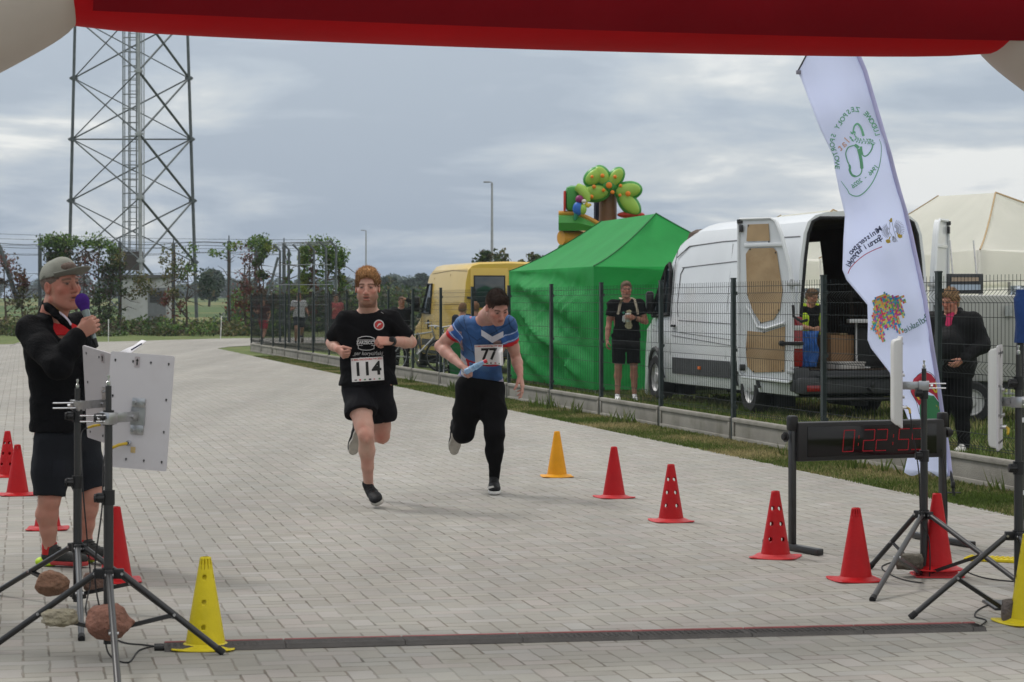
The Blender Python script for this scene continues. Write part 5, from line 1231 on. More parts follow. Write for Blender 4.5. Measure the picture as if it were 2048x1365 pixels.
# ================================================================ inflatable arch
arch_red = mat('red arch fabric', (.60, .008, .014), .6, spec=.06, metal=0, var=.12, vscale=1.2, bump=.25, bscale=9, trl=.2) if True else mat('x', (0, 0, 0), .5, 0, .12, 1.2, .25, 9, trl=.12)
arch_dark = mat('dark red banner cloth', (.22, .006, .012), .8, 0, .12, 2, .3, 12, spec=.04)
arch_white = mat('off white arch fabric', (.56, .50, .46), .5, 0, .06, 1.2, .2, 9, trl=.1)
def arch():
    dL, dR = 11.2, 12.4; zc = 3.28; rad_ = .48
    JL = P(104, 60, dL); JR = P(2024, 118, dR); JL.z += rad_; JR.z += rad_; ztop = (JL.z+JR.z)/2
    root = empty('inflatable_arch', V(((JL.x+JR.x)/2, (JL.y+JR.y)/2, 0)), 0, 'big inflatable finish arch with a red beam and off white slanted shoulders', 'arch')
    t = (JR-JL); t.z = 0; t.normalize(); up = V((0, 0, 1)); nrm = V((t.y, -t.x, 0))
    def tubeseg(a, b, na, nb, name, mt, bulge=.03, n=40, rr=rad_):
        """tube from a to b whose ends are cut by mitre planes with normals na, nb"""
        ax = (b-a).normalized(); u = nrm; v = ax.cross(u); rows = []
        K = 24
        for j in range(K+1):
            s = j/K; row = []
            for k in range(n):
                w = 2*pi*k/n; e0 = u*cos(w)+v*sin(w); r = rr*(1+bulge*sin(pi*s)-.05*(abs(2*s-1)**10))
                off = e0*r; pa = a+off; pa = pa-ax*((pa-a).dot(na)/ax.dot(na)); pb = b+off; pb = pb-ax*((pb-b).dot(nb)/ax.dot(nb))
                row.append(pa.lerp(pb, s))
            rows.append(row)
        m = MB(); m.grid(rows, wrap=True); return m.build(name, mt, root, angle=60)
    dl = (-t*.88+up*-.46).normalized(); dr = (t*.84+up*-.50).normalized()
    EL = JL+dl*1.45; ER = JR+dr*1.45
    mitL = (t-dl).normalized(); mitR = (t+dr).normalized()
    tubeseg(JL, JR, mitL, mitR, 'beam', arch_red, .05)
    mL2 = (dl+V((0, 0, -1))).normalized(); mR2 = (dr+V((0, 0, -1))).normalized()
    tubeseg(JL, EL, mitL, mL2, 'shoulder', arch_white, .05); tubeseg(JR, ER, mitR, mR2, 'shoulder', arch_white, .05)
    for E, mm in ((EL, mL2), (ER, mR2)):
        g = V((E.x, E.y, .02)); tubeseg(E, g, mm, V((0, 0, -1)), 'leg', arch_white, .03)
        m = MB(); m.box(V((E.x, E.y, .03)), (1.1, 1.1, .05), bev=.01); m.build('foot_pad', arch_dark, root)
    # banner cloth wrapped over the front of the beam
    a = JL+t*.18; b = JR-t*.05; rows = []
    for j in range(60):
        s = j/59; p = a.lerp(b, s); rr = rad_*(1+.05*sin(pi*(.04+.92*s)))+.012
        rows.append([p+(nrm*cos(w)+up*sin(w))*rr for w in [R(-57+q*8.6) for q in range(22)]])
    m = MB(); m.grid(rows)
    m.build('banner', arch_dark, root)
    childfix(root)
arch()

# ================================================================ bouncy castle
def castle():
    D = 56.0; q = lambda x, y, dd=0: P(x, y, D+dd); k = D/F
    root = empty('bouncy_castle', V((q(1200, 0).x, D, 0)), 0, 'colourful inflatable bouncy castle with a green palm tree rising behind the green tent', 'bouncy castle')
    gr = mat('green vinyl', (.05, .26, .045), .35, 0, .08, 3); lg = mat('lime vinyl', (.28, .46, .07), .35, 0, .08, 3); yo = mat('amber vinyl', (.62, .30, .04), .35, 0, .08, 3); og = mat('orange vinyl spot', (.72, .20, .015), .4); br = mat('brown vinyl', (.16, .075, .035), .4, 0, .2, 3); rd = mat('red vinyl', (.45, .03, .015), .4)
    def blob(c, r, rot=None, n=20):
        pr = [(sin(pi*j/n), -cos(pi*j/n)) for j in range(n+1)]; m = MB(); vs = []
        N = 24; rows = []
        for s_, c_ in pr: rows.append([V(c)+(rot or Matrix.Identity(3)) @ V((r[0]*s_*cos(2*pi*i/N), r[1]*s_*sin(2*pi*i/N), r[2]*c_)) for i in range(N)])
        m.grid(rows, wrap=True); return m
    # stepped side wall: tubes
    for y0, y1, mt in ((462, 490, yo), (490, 518, gr), (518, 546, yo), (546, 575, gr), (575, 620, yo)):
        m = MB(); r = (y1-y0)*k*.52; m.tube([q(1120+2, (y0+y1)/2), q(1300, (y0+y1)/2, 1.5)], r, 16); m.build('wall_tube', mt, root)
    m = MB(); rows = []
    for x in range(1117, 1300, 6):
        f = (x-1117)/60; top = 430+ (0 if x < 1150 else (x-1150)**1.35*.12); top = min(top, 458)
        rows.append([q(x, 460+2), q(x, 462, -.25), q(x, (top+462)/2, -.34), q(x, top+3, -.25), q(x, top, 0), q(x, top+3, .25), q(x, 462, .25)])
    m.grid(rows); m.q(rows[0], [list(range(7))]); m.build('parapet', gr, root)
    m = MB(); m.tube([q(x, (427 if x < 1150 else min(456, 427+(x-1150)**1.35*.12)), 0) for x in range(1117, 1300, 6)], .06, 8); m.build('parapet_trim', yo, root)
    m = MB(); m.tube([q(1212, 520, .4), q(1214, 470, .4), q(1216, 430, .4), q(1216, 384, .4)], [.30, .24, .22, .22], 14); m.build('palm_trunk', br, root)
    m = MB(); m.cyl(q(1197, 460, .8), q(1197, 400, .8), .12, 10); m.build('mast', mat('dark blue vinyl', (.02, .02, .05), .4), root)
    c0 = (1218, 370)
    for (x, y, l, w, a) in ((1190, 354, .32, .23, 215), (1231, 356, .30, .20, 55), (1256, 382, .36, .24, 8), (1258, 408, .38, .23, -48), (1190, 386, .38, .24, 185), (1203, 352, .28, .22, 120)):
        rot = Matrix.Rotation(-R(a), 3, 'Y'); o = blob(q(x, y, .1), (l, .17, w), rot).build('palm_leaf', gr, root)
        blob(q(x, y, .1)+V((0, -.12, 0)), (l*.84, .09, w*.72), rot).build('leaf_marking', lg, o)
    blob(q(1218, 372, .05), (.20, .16, .18)).build('palm_crown', gr, root)
    for x, y, r in ((1218, 371, .075), (1205, 352, .05), (1184, 354, .04), (1188, 374, .05), (1207, 381, .045), (1225, 385, .05), (1183, 394, .05), (1230, 354, .045), (1241, 372, .045), (1256, 388, .065), (1240, 391, .04)):
        m = blob(q(x, y, -.16), (r, .035, r)); m.build('orange_spot', og, root)
    m = MB(); a = q(1130, 372, .1); b = q(1166, 424, .1); m.box((a+b)/2, (b.x-a.x, .5, a.z-b.z), bev=.14); m.build('green_block', gr, root)
    m = MB(); m.box(V((a.x-.01, a.y, (a.z+b.z)/2-.06)), (.05, .46, (a.z-b.z)*.78), bev=.02); m.build('red_edge', rd, root)
    # a generic perched bird shape
    blob(q(1156, 418, -.35), (.13, .12, .17)).build('bird_body', mat('blue vinyl', (.02, .12, .45), .4), root)
    blob(q(1166, 419, -.38), (.09, .1, .13)).build('bird_wing', lg, root)
    blob(q(1159, 399, -.35), (.10, .1, .10)).build('bird_head', mat('purple vinyl', (.22, .02, .12), .4), root)
    blob(q(1168, 403, -.42), (.06, .06, .05)).build('bird_beak', mat('white vinyl', (.6, .55, .5), .4), root)
    m = MB(); m.tube([q(1153, 428, -.35), q(1150, 440, -.36)], [.07, .03], 8); m.build('bird_tail', mat('teal vinyl', (.02, .2, .12), .4), root)
    m = MB(); m.tube([q(1154, 374, -.2), q(1164, 380, -.25), q(1172, 392, -.3), q(1176, 404, -.32)], [.10, .13, .12, .06], 12); m.build('lime_spout', lg, root)
    m = MB(); m.tube([q(1170, 408, -.33), q(1177, 412, -.34), q(1182, 409, -.33)], [.07, .06, .03], 10); m.build('red_spout_tip', mat('yellow vinyl', (.6, .42, .05), .4), root)
    blob(q(1262, 430, .2), (.34, .2, .09)).build('red_cushion', rd, root)
    childfix(root)
castle()
# ================================================================ bodies as smooth implicit surfaces
def A3(v): return np.array([v[0], v[1], v[2]], 'f')
class Sdf:
    def __init__(s, disp=None): s.ops = []; s.disp = disp
    def _add(s, kind, f, lo, hi, k): s.ops.append((kind, f, np.minimum(lo, hi).astype('f'), np.maximum(lo, hi).astype('f'), k)); return s
    def cone(s, a, b, ra, rb, k=.02, sq=None, op='u'):
        """capsule whose radius goes from ra to rb; sq=(axis, factor) flattens it along axis"""
        a, b = A3(a), A3(b); ba = b-a; L2 = max(float(ba @ ba), 1e-9); n = None
        if sq: n = A3(V(sq[0]).normalized()); fct = sq[1]
        def f(p):
            d = p-a; t = np.clip((d @ ba)/L2, 0, 1); q = d-t[:, None]*ba; r = ra+(rb-ra)*t
            if n is not None:
                c = q @ n; q = q+np.outer(c*(1/fct-1), n)
                l = np.linalg.norm(q, axis=1); return (l-r)*min(1, fct)
            return np.linalg.norm(q, axis=1)-r
        m = max(ra, rb)*max(1, (sq[1] if sq else 1)); return s._add(op, f, np.minimum(a, b)-m, np.maximum(a, b)+m, k)
    def ell(s, c, r, rot=None, k=.015, op='u'):
        c = A3(c); r = np.array(r, 'f'); M_ = np.array(rot, 'f') if rot is not None else np.eye(3, dtype='f')   # columns: local axes
        def f(p):
            q = (p-c) @ M_; k0 = np.linalg.norm(q/r, axis=1); k1 = np.linalg.norm(q/(r*r), axis=1)+1e-9; return k0*(k0-1)/k1
        m = float(r.max()); return s._add(op, f, c-m, c+m, k)
    def chain(s, pts, rs, k=.02, sq=None, op='u'):
        for i in range(len(pts)-1): s.cone(pts[i], pts[i+1], rs[i], rs[i+1], k, sq, op)
        return s
    def clip(s, pt, nrm, k=.0):
        """cut away everything on the side nrm points to"""
        pt, n = A3(pt), A3(V(nrm).normalized())
        s.ops.append(('c', lambda p: (p-pt) @ n, None, None, k)); return s
    def bounds(s):
        lo = np.min([o[2] for o in s.ops if o[0] == 'u'], 0); hi = np.max([o[3] for o in s.ops if o[0] == 'u'], 0); return lo-.03, hi+.03
    def eval(s, p, pad=.05):
        d = np.full(len(p), .2, 'f')
        for kind, f, lo, hi, k in s.ops:
            if kind == 'c':
                g = f(p).astype('f'); 
                if k: h = np.clip(.5-.5*(g-d)/k*-1*-1, 0, 1) if False else None
                d = np.maximum(d, g); continue
            m = np.all((p > lo-pad-k) & (p < hi+pad+k), axis=1)
            if not m.any(): continue
            g = f(p[m]).astype('f'); dd = d[m]
            if kind == 'u':
                if k > 0: h = np.clip(.5+.5*(dd-g)/k, 0, 1); r = dd*(1-h)+g*h-k*h*(1-h)
                else: r = np.minimum(dd, g)
            else:
                if k > 0: h = np.clip(.5-.5*(dd+g)/k, 0, 1); r = dd*(1-h)-g*h+k*h*(1-h)
                else: r = np.maximum(dd, -g)
            d[m] = r
        if s.disp is not None: d = d+s.disp(p).astype('f')
        return d
    def mesh(s, vox):
        lo, hi = s.bounds(); B = 6; bs = vox*B; nb = np.ceil((hi-lo)/bs).astype(int)
        g = np.stack(np.meshgrid(*[np.arange(n) for n in nb], indexing='ij'), -1).reshape(-1, 3)
        cen = (lo+(g+.5)*bs).astype('f'); dc = s.eval(cen, pad=bs*1.5+.03)
        act = np.abs(dc) < bs*1.25+.012
        N = nb*B+2; vol = np.full(N, .2, 'f')
        neg = (~act) & (dc < 0)
        for q in g[neg]: a = q*B; vol[a[0]:a[0]+B, a[1]:a[1]+B, a[2]:a[2]+B] = -.2
        off = np.stack(np.meshgrid(*[np.arange(B)]*3, indexing='ij'), -1).reshape(-1, 3)
        ga = g[act]
        for c0 in range(0, len(ga), 4000):
            ii = (ga[c0:c0+4000, None, :]*B+off[None]).reshape(-1, 3); pp = (lo+ii*vox).astype('f'); vol[ii[:, 0], ii[:, 1], ii[:, 2]] = s.eval(pp)
        # surface nets
        sg = vol < 0; cnt = np.zeros(np.array(N)-1, 'i1')
        for dx in (0, 1):
            for dy in (0, 1):
                for dz in (0, 1): cnt += sg[dx:N[0]-1+dx, dy:N[1]-1+dy, dz:N[2]-1+dz]
        cells = np.argwhere((cnt > 0) & (cnt < 8)); ids = -np.ones(cnt.shape, 'i4'); ids[cells[:, 0], cells[:, 1], cells[:, 2]] = np.arange(len(cells))
        acc = np.zeros((len(cells), 3), 'f'); num = np.zeros(len(cells), 'f')
        cor = [(a, b, c) for a in (0, 1) for b in (0, 1) for c in (0, 1)]
        for a in cor:
            for ax in range(3):
                if a[ax]: continue
                b = list(a); b[ax] = 1
                va = vol[cells[:, 0]+a[0], cells[:, 1]+a[1], cells[:, 2]+a[2]]; vb = vol[cells[:, 0]+b[0], cells[:, 1]+b[1], cells[:, 2]+b[2]]
                m = (va < 0) != (vb < 0); t = va[m]/(va[m]-vb[m]+1e-12); e = np.tile(np.array(a, 'f'), (m.sum(), 1)); e[:, ax] += np.clip(t, 0, 1); acc[m] += e; num[m] += 1
        vs = lo+(cells+acc/num[:, None])*vox
        quads = []
        for ax in range(3):
            sl0 = [slice(None)]*3; sl1 = [slice(None)]*3; sl0[ax] = slice(0, -1); sl1[ax] = slice(1, None)
            ch = sg[tuple(sl0)] != sg[tuple(sl1)]; e = np.argwhere(ch); b, c = (ax+1) % 3, (ax+2) % 3
            e = e[(e[:, b] > 0) & (e[:, c] > 0) & (e[:, b] < N[b]-1) & (e[:, c] < N[c]-1)]
            inside = sg[e[:, 0], e[:, 1], e[:, 2]]
            def cid(db, dc_): q = e.copy(); q[:, b] += db; q[:, c] += dc_; return ids[q[:, 0], q[:, 1], q[:, 2]]
            q = np.stack([cid(-1, -1), cid(0, -1), cid(0, 0), cid(-1, 0)], 1); q[~inside] = q[~inside][:, ::-1]; quads.append(q)
        q = np.concatenate(quads); q = q[(q >= 0).all(1)]
        return vs.astype('f'), q
    def build(s, name, mats, parent=None, vox=.006, cols=None, smooth_it=0, midx=None):
        vs, q = s.mesh(vox)
        for _ in range(smooth_it):
            acc = np.zeros_like(vs); n = np.zeros(len(vs), 'f')
            for a, b in ((0, 1), (1, 2), (2, 3), (3, 0)):
                np.add.at(acc, q[:, a], vs[q[:, b]]); np.add.at(n, q[:, a], 1); np.add.at(acc, q[:, b], vs[q[:, a]]); np.add.at(n, q[:, b], 1)
            vs = vs*.4+.6*acc/np.maximum(n, 1)[:, None]
        c = cols(vs) if callable(cols) else cols
        mi = midx(vs[q].mean(1)) if midx is not None else None
        return fast_mesh(name, vs, q.ravel(), np.full(len(q), 4), mats, parent, cols=c, smooth=True, midx=mi)
def vnoise(p, s, seed=0):
    q = p*s+seed; x, y, z = q[:, 0], q[:, 1], q[:, 2]
    return (np.sin(x+1.7*np.sin(y*.9+seed))+np.sin(y*1.13+1.3*np.sin(z*1.1+1.3))+np.sin(z*.97+1.5*np.sin(x*1.21+2.1)))/3
def folds(amp, s, direction=(0, 0, 1), seed=0, fine=.4):
    n = A3(V(direction).normalized())
    def f(p):
        w = vnoise(p, s*.5, seed)*2.2; u = (p @ n)*s+w
        return amp*(np.sin(u)*.6+.4*vnoise(p, s*.9, seed+3)+fine*.5*np.sin(u*2.3+vnoise(p, s*1.4, seed+7)*3))
    return f
skin_m = mat('skin', (.5, .28, .2), .52, attr='col', var=.06, vscale=30, bump=.12, bscale=150, spec=.22)
skin_m.node_tree.nodes['Principled BSDF'].inputs['Subsurface Weight'].default_value = .08
skin_m.node_tree.nodes['Principled BSDF'].inputs['Subsurface Radius'].default_value = (.02, .008, .004)
hair_m = mat('hair', (.2, .1, .05), .75, attr='col', var=.35, vscale=90, bump=.6, bscale=260, spec=.2)
def head_frame(c, fwd, up):
    f = V(fwd).normalized(); u = V(up); r = f.cross(u).normalized(); u = r.cross(f).normalized()   # r: the person's right
    return V(c), r, f, u
def add_head(S_, hf, sc_=1.0, mouth=.0, jaw=1.0, ears=True, smile=0):
    c, r, f, u = hf
    L = lambda x, y, z: c+(r*x+f*y+u*z)*sc_
    Rm = np.array([list(r), list(f), list(u)]).T
    k = sc_
    E = lambda x, y, z, rx, ry, rz, kk=.015, op='u': S_.ell(L(x, y, z), (rx*k, ry*k, rz*k), Rm, kk*k, op)
    E(0, -.012, .036, .074, .094, .083, .02); E(0, .02, -.01, .066, .072, .085, .02); E(0, .03, -.055, .052*jaw, .056, .055, .02)
    E(0, .062, -.094, .026*jaw, .024, .02, .02)
    for s_ in (1, -1):
        S_.cone(L(s_*.055*jaw, .0, -.055), L(s_*.022*jaw, .066, -.092), .016*k, .014*k, .02*k)
        E(s_*.043, .062, -.014, .021, .02, .018, .015)
        S_.cone(L(s_*.012, .088, .032), L(s_*.042, .073, .034), .0095*k, .008*k, .012*k)
        E(s_*.031, .099, .012, .0135, .0125, .0080, .013, 's')
        E(s_*.031, .0785, .0115, .0135, .0125, .0105, .006)
        S_.cone(L(s_*.019, .088, .0205), L(s_*.044, .079, .0175), .0032*k, .003*k, .004*k)
        E(s_*.0125, .097, -.028, .0085, .011, .0075, .007)
        if ears: E(s_*.077, -.008, .0, .008, .019, .031, .006); E(s_*.083, -.001, .003, .006, .010, .018, .004, 's')
    S_.chain([L(0, .086, .03), L(0, .098, .005), L(0, .112, -.021)], [.0085*k, .009*k, .0115*k], .008*k)
    E(0, .108, -.026, .011, .010, .009, .006)
    mo = mouth
    S_.cone(L(-.018, .088, -.049), L(.018, .088, -.049), .0065*k, .0065*k, .007*k); S_.cone(L(-.016, .086, -.062-mo), L(.016, .086, -.062-mo), .0072*k, .0072*k, .007*k)
    E(0, .098, -.0555-mo*.5, .021+smile*.006, .012, .0025+mo*.62, .003, 's')
    return L
def head_cols(hf, base, hair=None, beard=None, sc_=1.0, mouth=0, browc=None, flush=.0, k3=None):
    c, r, f, u = hf; base = np.array(base, 'f')
    def fn(vs):
        d = (vs-A3(c))/sc_; x = d @ A3(r); y = d @ A3(f); z = d @ A3(u); n = len(vs); col = np.tile(base, (n, 1)).astype('f')
        bl = 1+.10*vnoise(vs, 22, 5)+.05*vnoise(vs, 70, 8); col *= np.stack([np.ones(n), bl, bl], 1)
        head = (np.abs(x) < .1) & (np.abs(y) < .13) & (z > -.13) & (z < .14); face = head & (y > .03)
        def blend(m, cc, w): w = np.clip(w, 0, 1)*m; col[:] = col*(1-w[:, None])+np.array(cc, 'f')*w[:, None]
        red = base*np.array([1.05, .68, .66], 'f')
        blend(face, red, .55*np.exp(-((np.abs(x)-.04)**2+(z+.018)**2)/.0006)+flush*.5)
        blend(face, red, .6*np.exp(-(x**2+(z+.024)**2)/.00025)); blend(head & (np.abs(x) > .07), red, .5*np.ones(n))
        if beard is not None:
            w = 1/(1+np.exp((z+.047-.4*np.maximum(0, np.abs(x)-.035))*160)); w *= (y > -.02)*head; w *= 1-.75*np.exp(-((x/.024)**2+((z+.055+mouth*.4)/.013)**2)); mus = .55*np.exp(-(x/.036)**4-((z+.0415)/.005)**2)
            blend(head, beard[0], np.maximum(w, mus*.8)*beard[1])
        bc = browc if browc is not None else (hair if hair is not None else base*.3)
        for s_ in (1, -1):
            bz = .034-.10*np.abs(np.abs(x)-.028)
            blend(face & (x*s_ > .012) & (x*s_ < .050), bc, np.exp(-((z-bz)/.0058)**2)*.95)
            e = ((x-s_*.031)/.0125)**2+((z-.0115)/.0058)**2
            blend(face & (y > .06), (.16, .10, .085), (e < 1)*.9*(y > .07))
            blend(face & (y > .06), (.05, .04, .04), (((x-s_*.031)/.0058)**2+((z-.0118)/.0058)**2 < 1)*1.0)
            blend(face & (y > .06), base*.35, np.exp(-((z-.0185)/.0036)**2)*(np.abs(x-s_*.031) < .016)*.8)
            blend(face & (y > .05), base*.62, np.exp(-((x-s_*.026)/.018)**2-((z-.002)/.006)**2)*.35)
        lip = base*np.array([.80, .52, .50], 'f')
        blend(face & (y > .075), lip, np.exp(-((np.abs(x))/.021)**6)*(np.exp(-((z+.0495)/.0045)**4)+np.exp(-((z+.0625+mouth)/.0055)**4)))
        blend(face & (y > .05) & (y < .0935), (.05, .012, .012), np.exp(-(x/.019)**4)*np.exp(-((z+.0555+mouth*.5)/(.002+mouth*.5))**4)*(1 if mouth > .003 else .6))
        blend(face, base*.4, np.exp(-((np.abs(x)-.010)/.0035)**2-((z+.034)/.0022)**2)*.5)
        if k3 is not None: k3(vs, col)
        return col
    return fn
def add_hair(S_, hf, sc_=1.0, thick=.012, front=.075, top=.0, side=.0, back=-.06, fringe=.078):
    c, r, f, u = hf; Rm = np.array([list(r), list(f), list(u)]).T; k = sc_
    L = lambda x, y, z: c+(r*x+f*y+u*z)*sc_
    S_.ell(L(0, -.014, .038+top*.5), ((.075+thick+side)*k, (.096+thick)*k, (.084+thick+top*.5)*k), Rm, .01*k)
    S_.ell(L(0, .05, .09+top*.3), (.052*k, .05*k, (.030+top*.7)*k), Rm, .02*k)
    return L
def strands(hair, hf, n, length, mt, seed, lift=.6, sweep=(0, -.3, .8), w=.0012, zmin=.0):
    c, r, f, u = hf; me = hair.data; g = np.random.default_rng(seed); nv = len(me.vertices); co = np.empty(nv*3, 'f'); me.vertices.foreach_get('co', co); co = co.reshape(-1, 3); no = np.empty(nv*3, 'f'); me.vertices.foreach_get('normal', no); no = no.reshape(-1, 3)
    cl = np.empty(nv*4, 'f'); me.color_attributes['col'].data.foreach_get('color', cl); cl = cl.reshape(-1, 4)[:, :3]
    hz = (co-A3(c)) @ A3(u); ok = np.argwhere(hz > zmin)[:, 0]; ii = g.choice(ok, n); p = co[ii]+g.normal(0, .002, (n, 3)); sw = A3(r)*sweep[0]+A3(f)*sweep[1]+A3(u)*sweep[2]
    clump = np.stack([vnoise(p, 45, 1), vnoise(p, 45, 5), vnoise(p, 45, 9)], 1)
    d = no[ii]*lift+sw*.8+clump*.55+g.normal(0, .28, (n, 3)); d /= np.linalg.norm(d, axis=1, keepdims=True); l = length*g.uniform(.4, 1.15, (n, 1)); sd_ = np.cross(d, g.normal(size=(n, 3))); sd_ /= np.linalg.norm(sd_, axis=1, keepdims=True)
    b = p-d*.004; v = np.stack([b-sd_*w, b+sd_*w, b+d*l*.6+sd_*w*.8+sw*.002, b+d*l+sw*.004], 1).reshape(-1, 3); cc = np.repeat(cl[ii]*g.uniform(.55, 1.6, (n, 1)), 4, 0)
    k = np.arange(n)*4; fcs = np.stack([k, k+1, k+2, k+3], 1)
    return fast_mesh('hair_strands', v, fcs.ravel(), np.full(n, 4), mt, hair, cols=cc)
def hair_clip(S_, hf, sc_, hairline=.068, temple=.02, nape=-.055):
    """keep the face clear: cut by planes of the head frame"""
    c, r, f, u = hf; L = lambda x, y, z: c+(r*x+f*y+u*z)*sc_
    Rm = np.array([list(r), list(f), list(u)]).T; k = sc_
    S_.ell(L(0, .112, hairline-.072), (.062*k, .072*k, .092*k), Rm, .006*k, 's')
    for s_ in (1, -1): S_.ell(L(s_*.033, .115, hairline-.030), (.030*k, .068*k, .040*k), Rm, .004*k, 's')
    for s_ in (1, -1): S_.ell(L(s_*.07, .045, -.03), (.04*k, .055*k, .05*k), Rm, .004, 's'); S_.ell(L(s_*.088, .0, -.03), (.03*k, .03*k, .042*k), Rm, .003, 's')
    S_.clip(L(0, -.1, nape), -(u*.9-f*.25))
def add_hand(S_, w, f, n, side, curl=(1.0, 1.0, 1.0), spread=.25, sc_=1.0, thumb=(.6, .55), k=.006, per=None):
    """w wrist, f wrist-to-knuckle direction, n palm normal, side: direction of the thumb"""
    w = V(w); f = V(f).normalized(); n = V(n); n = (n-f*n.dot(f)).normalized(); s_ = V(side); s_ = (s_-f*s_.dot(f)-n*s_.dot(n)).normalized(); q = sc_
    offs = (.030, .010, -.010, -.029); Lm = (.088, .092, .087, .079); Lf = ((.042, .026, .021), (.047, .029, .022), (.043, .027, .021), (.034, .021, .018)); rf = (.0092, .0094, .009, .008)
    tips = []
    for i in range(4):
        kn = w+(f*Lm[i]+s_*offs[i]+n*(-.002 if i in (1, 2) else .002))*q
        S_.cone(w+(f*.012+s_*offs[i]*.62)*q, kn, .0165*q, .0125*q, .010*q, (n, .8))
        cu = per[i] if per else curl; a = 0; p = kn; sp = (1.5-i)*spread*.12
        for j in range(3):
            a += cu[j]; d = (f*cos(a)+n*sin(a)+s_*sp*cos(a)).normalized(); e = p+d*Lf[i][j]*q; r0 = rf[i]*(1-.08*j)*q; S_.cone(p, e, r0, r0*.92, .004*q); p = e
        tips.append(p)
    b = w+(f*.022+s_*.022+n*.006)*q; d1 = (f*cos(thumb[0])+s_*sin(thumb[0])+n*.35).normalized(); m1 = b+d1*.044*q
    d2 = (f*cos(thumb[0]-thumb[1])+s_*sin(thumb[0]-thumb[1])+n*(.35+thumb[1]*.8)).normalized(); m2 = m1+d2*.034*q; d3 = (d2+n*.35-s_*.2).normalized(); m3 = m2+d3*.026*q
    S_.cone(b, m1, .0165*q, .0125*q, .012*q); S_.cone(m1, m2, .0115*q, .0102*q, .004*q); S_.cone(m2, m3, .0102*q, .0085*q, .004*q)
    return tips
def lmid(a, b, t): return V(a).lerp(V(b), t)
def muscle_arm(S_, sh, el, wr, g=1.0, bend=None):
    S_.chain([sh, lmid(sh, el, .35), lmid(sh, el, .7), el], [.056*g, .052*g, .044*g, .039*g], .02)
    S_.chain([el, lmid(el, wr, .28), lmid(el, wr, .65), wr], [.037*g, .043*g, .033*g, .0255*g], .015)
    ua = (el-sh).normalized(); fa = (wr-el).normalized(); inn = (fa-ua*fa.dot(ua))
    inn = inn.normalized() if inn.length > .05 else V((0, -1, 0))
    S_.cone(lmid(sh, el, .38)+inn*.018, lmid(sh, el, .72)+inn*.016, .036*g, .030*g, .018); S_.cone(lmid(sh, el, .3)-inn*.018, lmid(sh, el, .62)-inn*.016, .036*g, .028*g, .018)
    S_.cone(lmid(el, wr, .06)+inn*.010, lmid(el, wr, .38)+inn*.012, .030*g, .026*g, .014); S_.ell(el-inn*.022, (.020*g, .020*g, .020*g), None, .012)
def muscle_leg(S_, hp, kn, an, g=1.0, back=(0, 1, 0)):
    b = V(back).normalized()
    S_.chain([hp, lmid(hp, kn, .4), lmid(hp, kn, .8), kn], [.088*g, .080*g, .062*g, .054*g], .03)
    c1 = lmid(kn, an, .3)+b*.016; S_.chain([kn, c1, lmid(kn, an, .62)+b*.006, an], [.052*g, .056*g, .041*g, .033*g], .02)
    up_ = (V(hp)-V(kn)).normalized(); sd_ = up_.cross(b).normalized(); fr = -(b-up_*b.dot(up_)).normalized()
    S_.ell(kn+fr*.026, (.026*g, .024*g, .030*g), None, .014); S_.ell(kn+fr*.016-up_*.05, (.018*g, .018*g, .024*g), None, .012)
    for s_ in (-1, 1): S_.cone(lmid(hp, kn, .62)+sd_*s_*.026*g+fr*.014, lmid(hp, kn, .86)+sd_*s_*.030*g+fr*.010, .042*g, .028*g, .016)
    dn = (V(an)-V(kn)).normalized(); bb = b-dn*b.dot(dn); bb = bb.normalized() if bb.length > .1 else b
    for s_, l_ in ((-1, .36), (1, .42)): S_.cone(lmid(kn, an, .14)+sd_*s_*.020*g+bb*.014, lmid(kn, an, l_)+sd_*s_*.016*g+bb*.014, .032*g, .026*g, .012)
    S_.cone(lmid(kn, an, .1)-bb*.022, lmid(kn, an, .7)-bb*.010, .020*g, .014*g, .014)
    for s_ in (-1, 1): S_.ell(V(an)+sd_*s_*.024*g, (.014*g,)*3, None, .01)
def add_torso(S_, sL, sR, nb, pel, hL, hR, fwd, g=1.0, depth=.72, belly=0, chest=1.0, k=.05):
    """sL/sR shoulder joints, nb neck base, pel pelvis centre"""
    f = V(fwd).normalized(); sm = (V(sL)+V(sR))/2; ax = (V(sR)-V(sL)).normalized(); sp = (V(nb)-V(pel))
    ch = lmid(pel, nb, .70); wa = lmid(pel, nb, .34)
    hw = (V(sR)-V(sL)).length/2
    for s_ in (-1, 1):
        S_.cone(ch+ax*s_*hw*.42-sp.normalized()*.06, ch+ax*s_*hw*.50+sp.normalized()*.05, .105*g*chest, .098*g*chest, k, (f, depth))
        S_.cone(lmid(pel, nb, .9)+ax*s_*.045, V(sL if s_ < 0 else sR), .052*g, .056*g, .035)
        S_.cone(wa+ax*s_*.055*g, ch+ax*s_*hw*.4, .098*g, .105*g, k, (f, depth+.03))
        S_.cone(V(pel)+ax*s_*.07*g, wa+ax*s_*.055*g, .105*g, .098*g, k, (f, depth+.08))
        S_.cone(V(pel)+ax*s_*.065*g-f*.03, V(hL if s_ < 0 else hR), .10*g, .09*g, k)
    if belly: S_.ell(wa+f*(.06+belly*.5), (.13*g, (.08+belly), .14*g), None, .05)
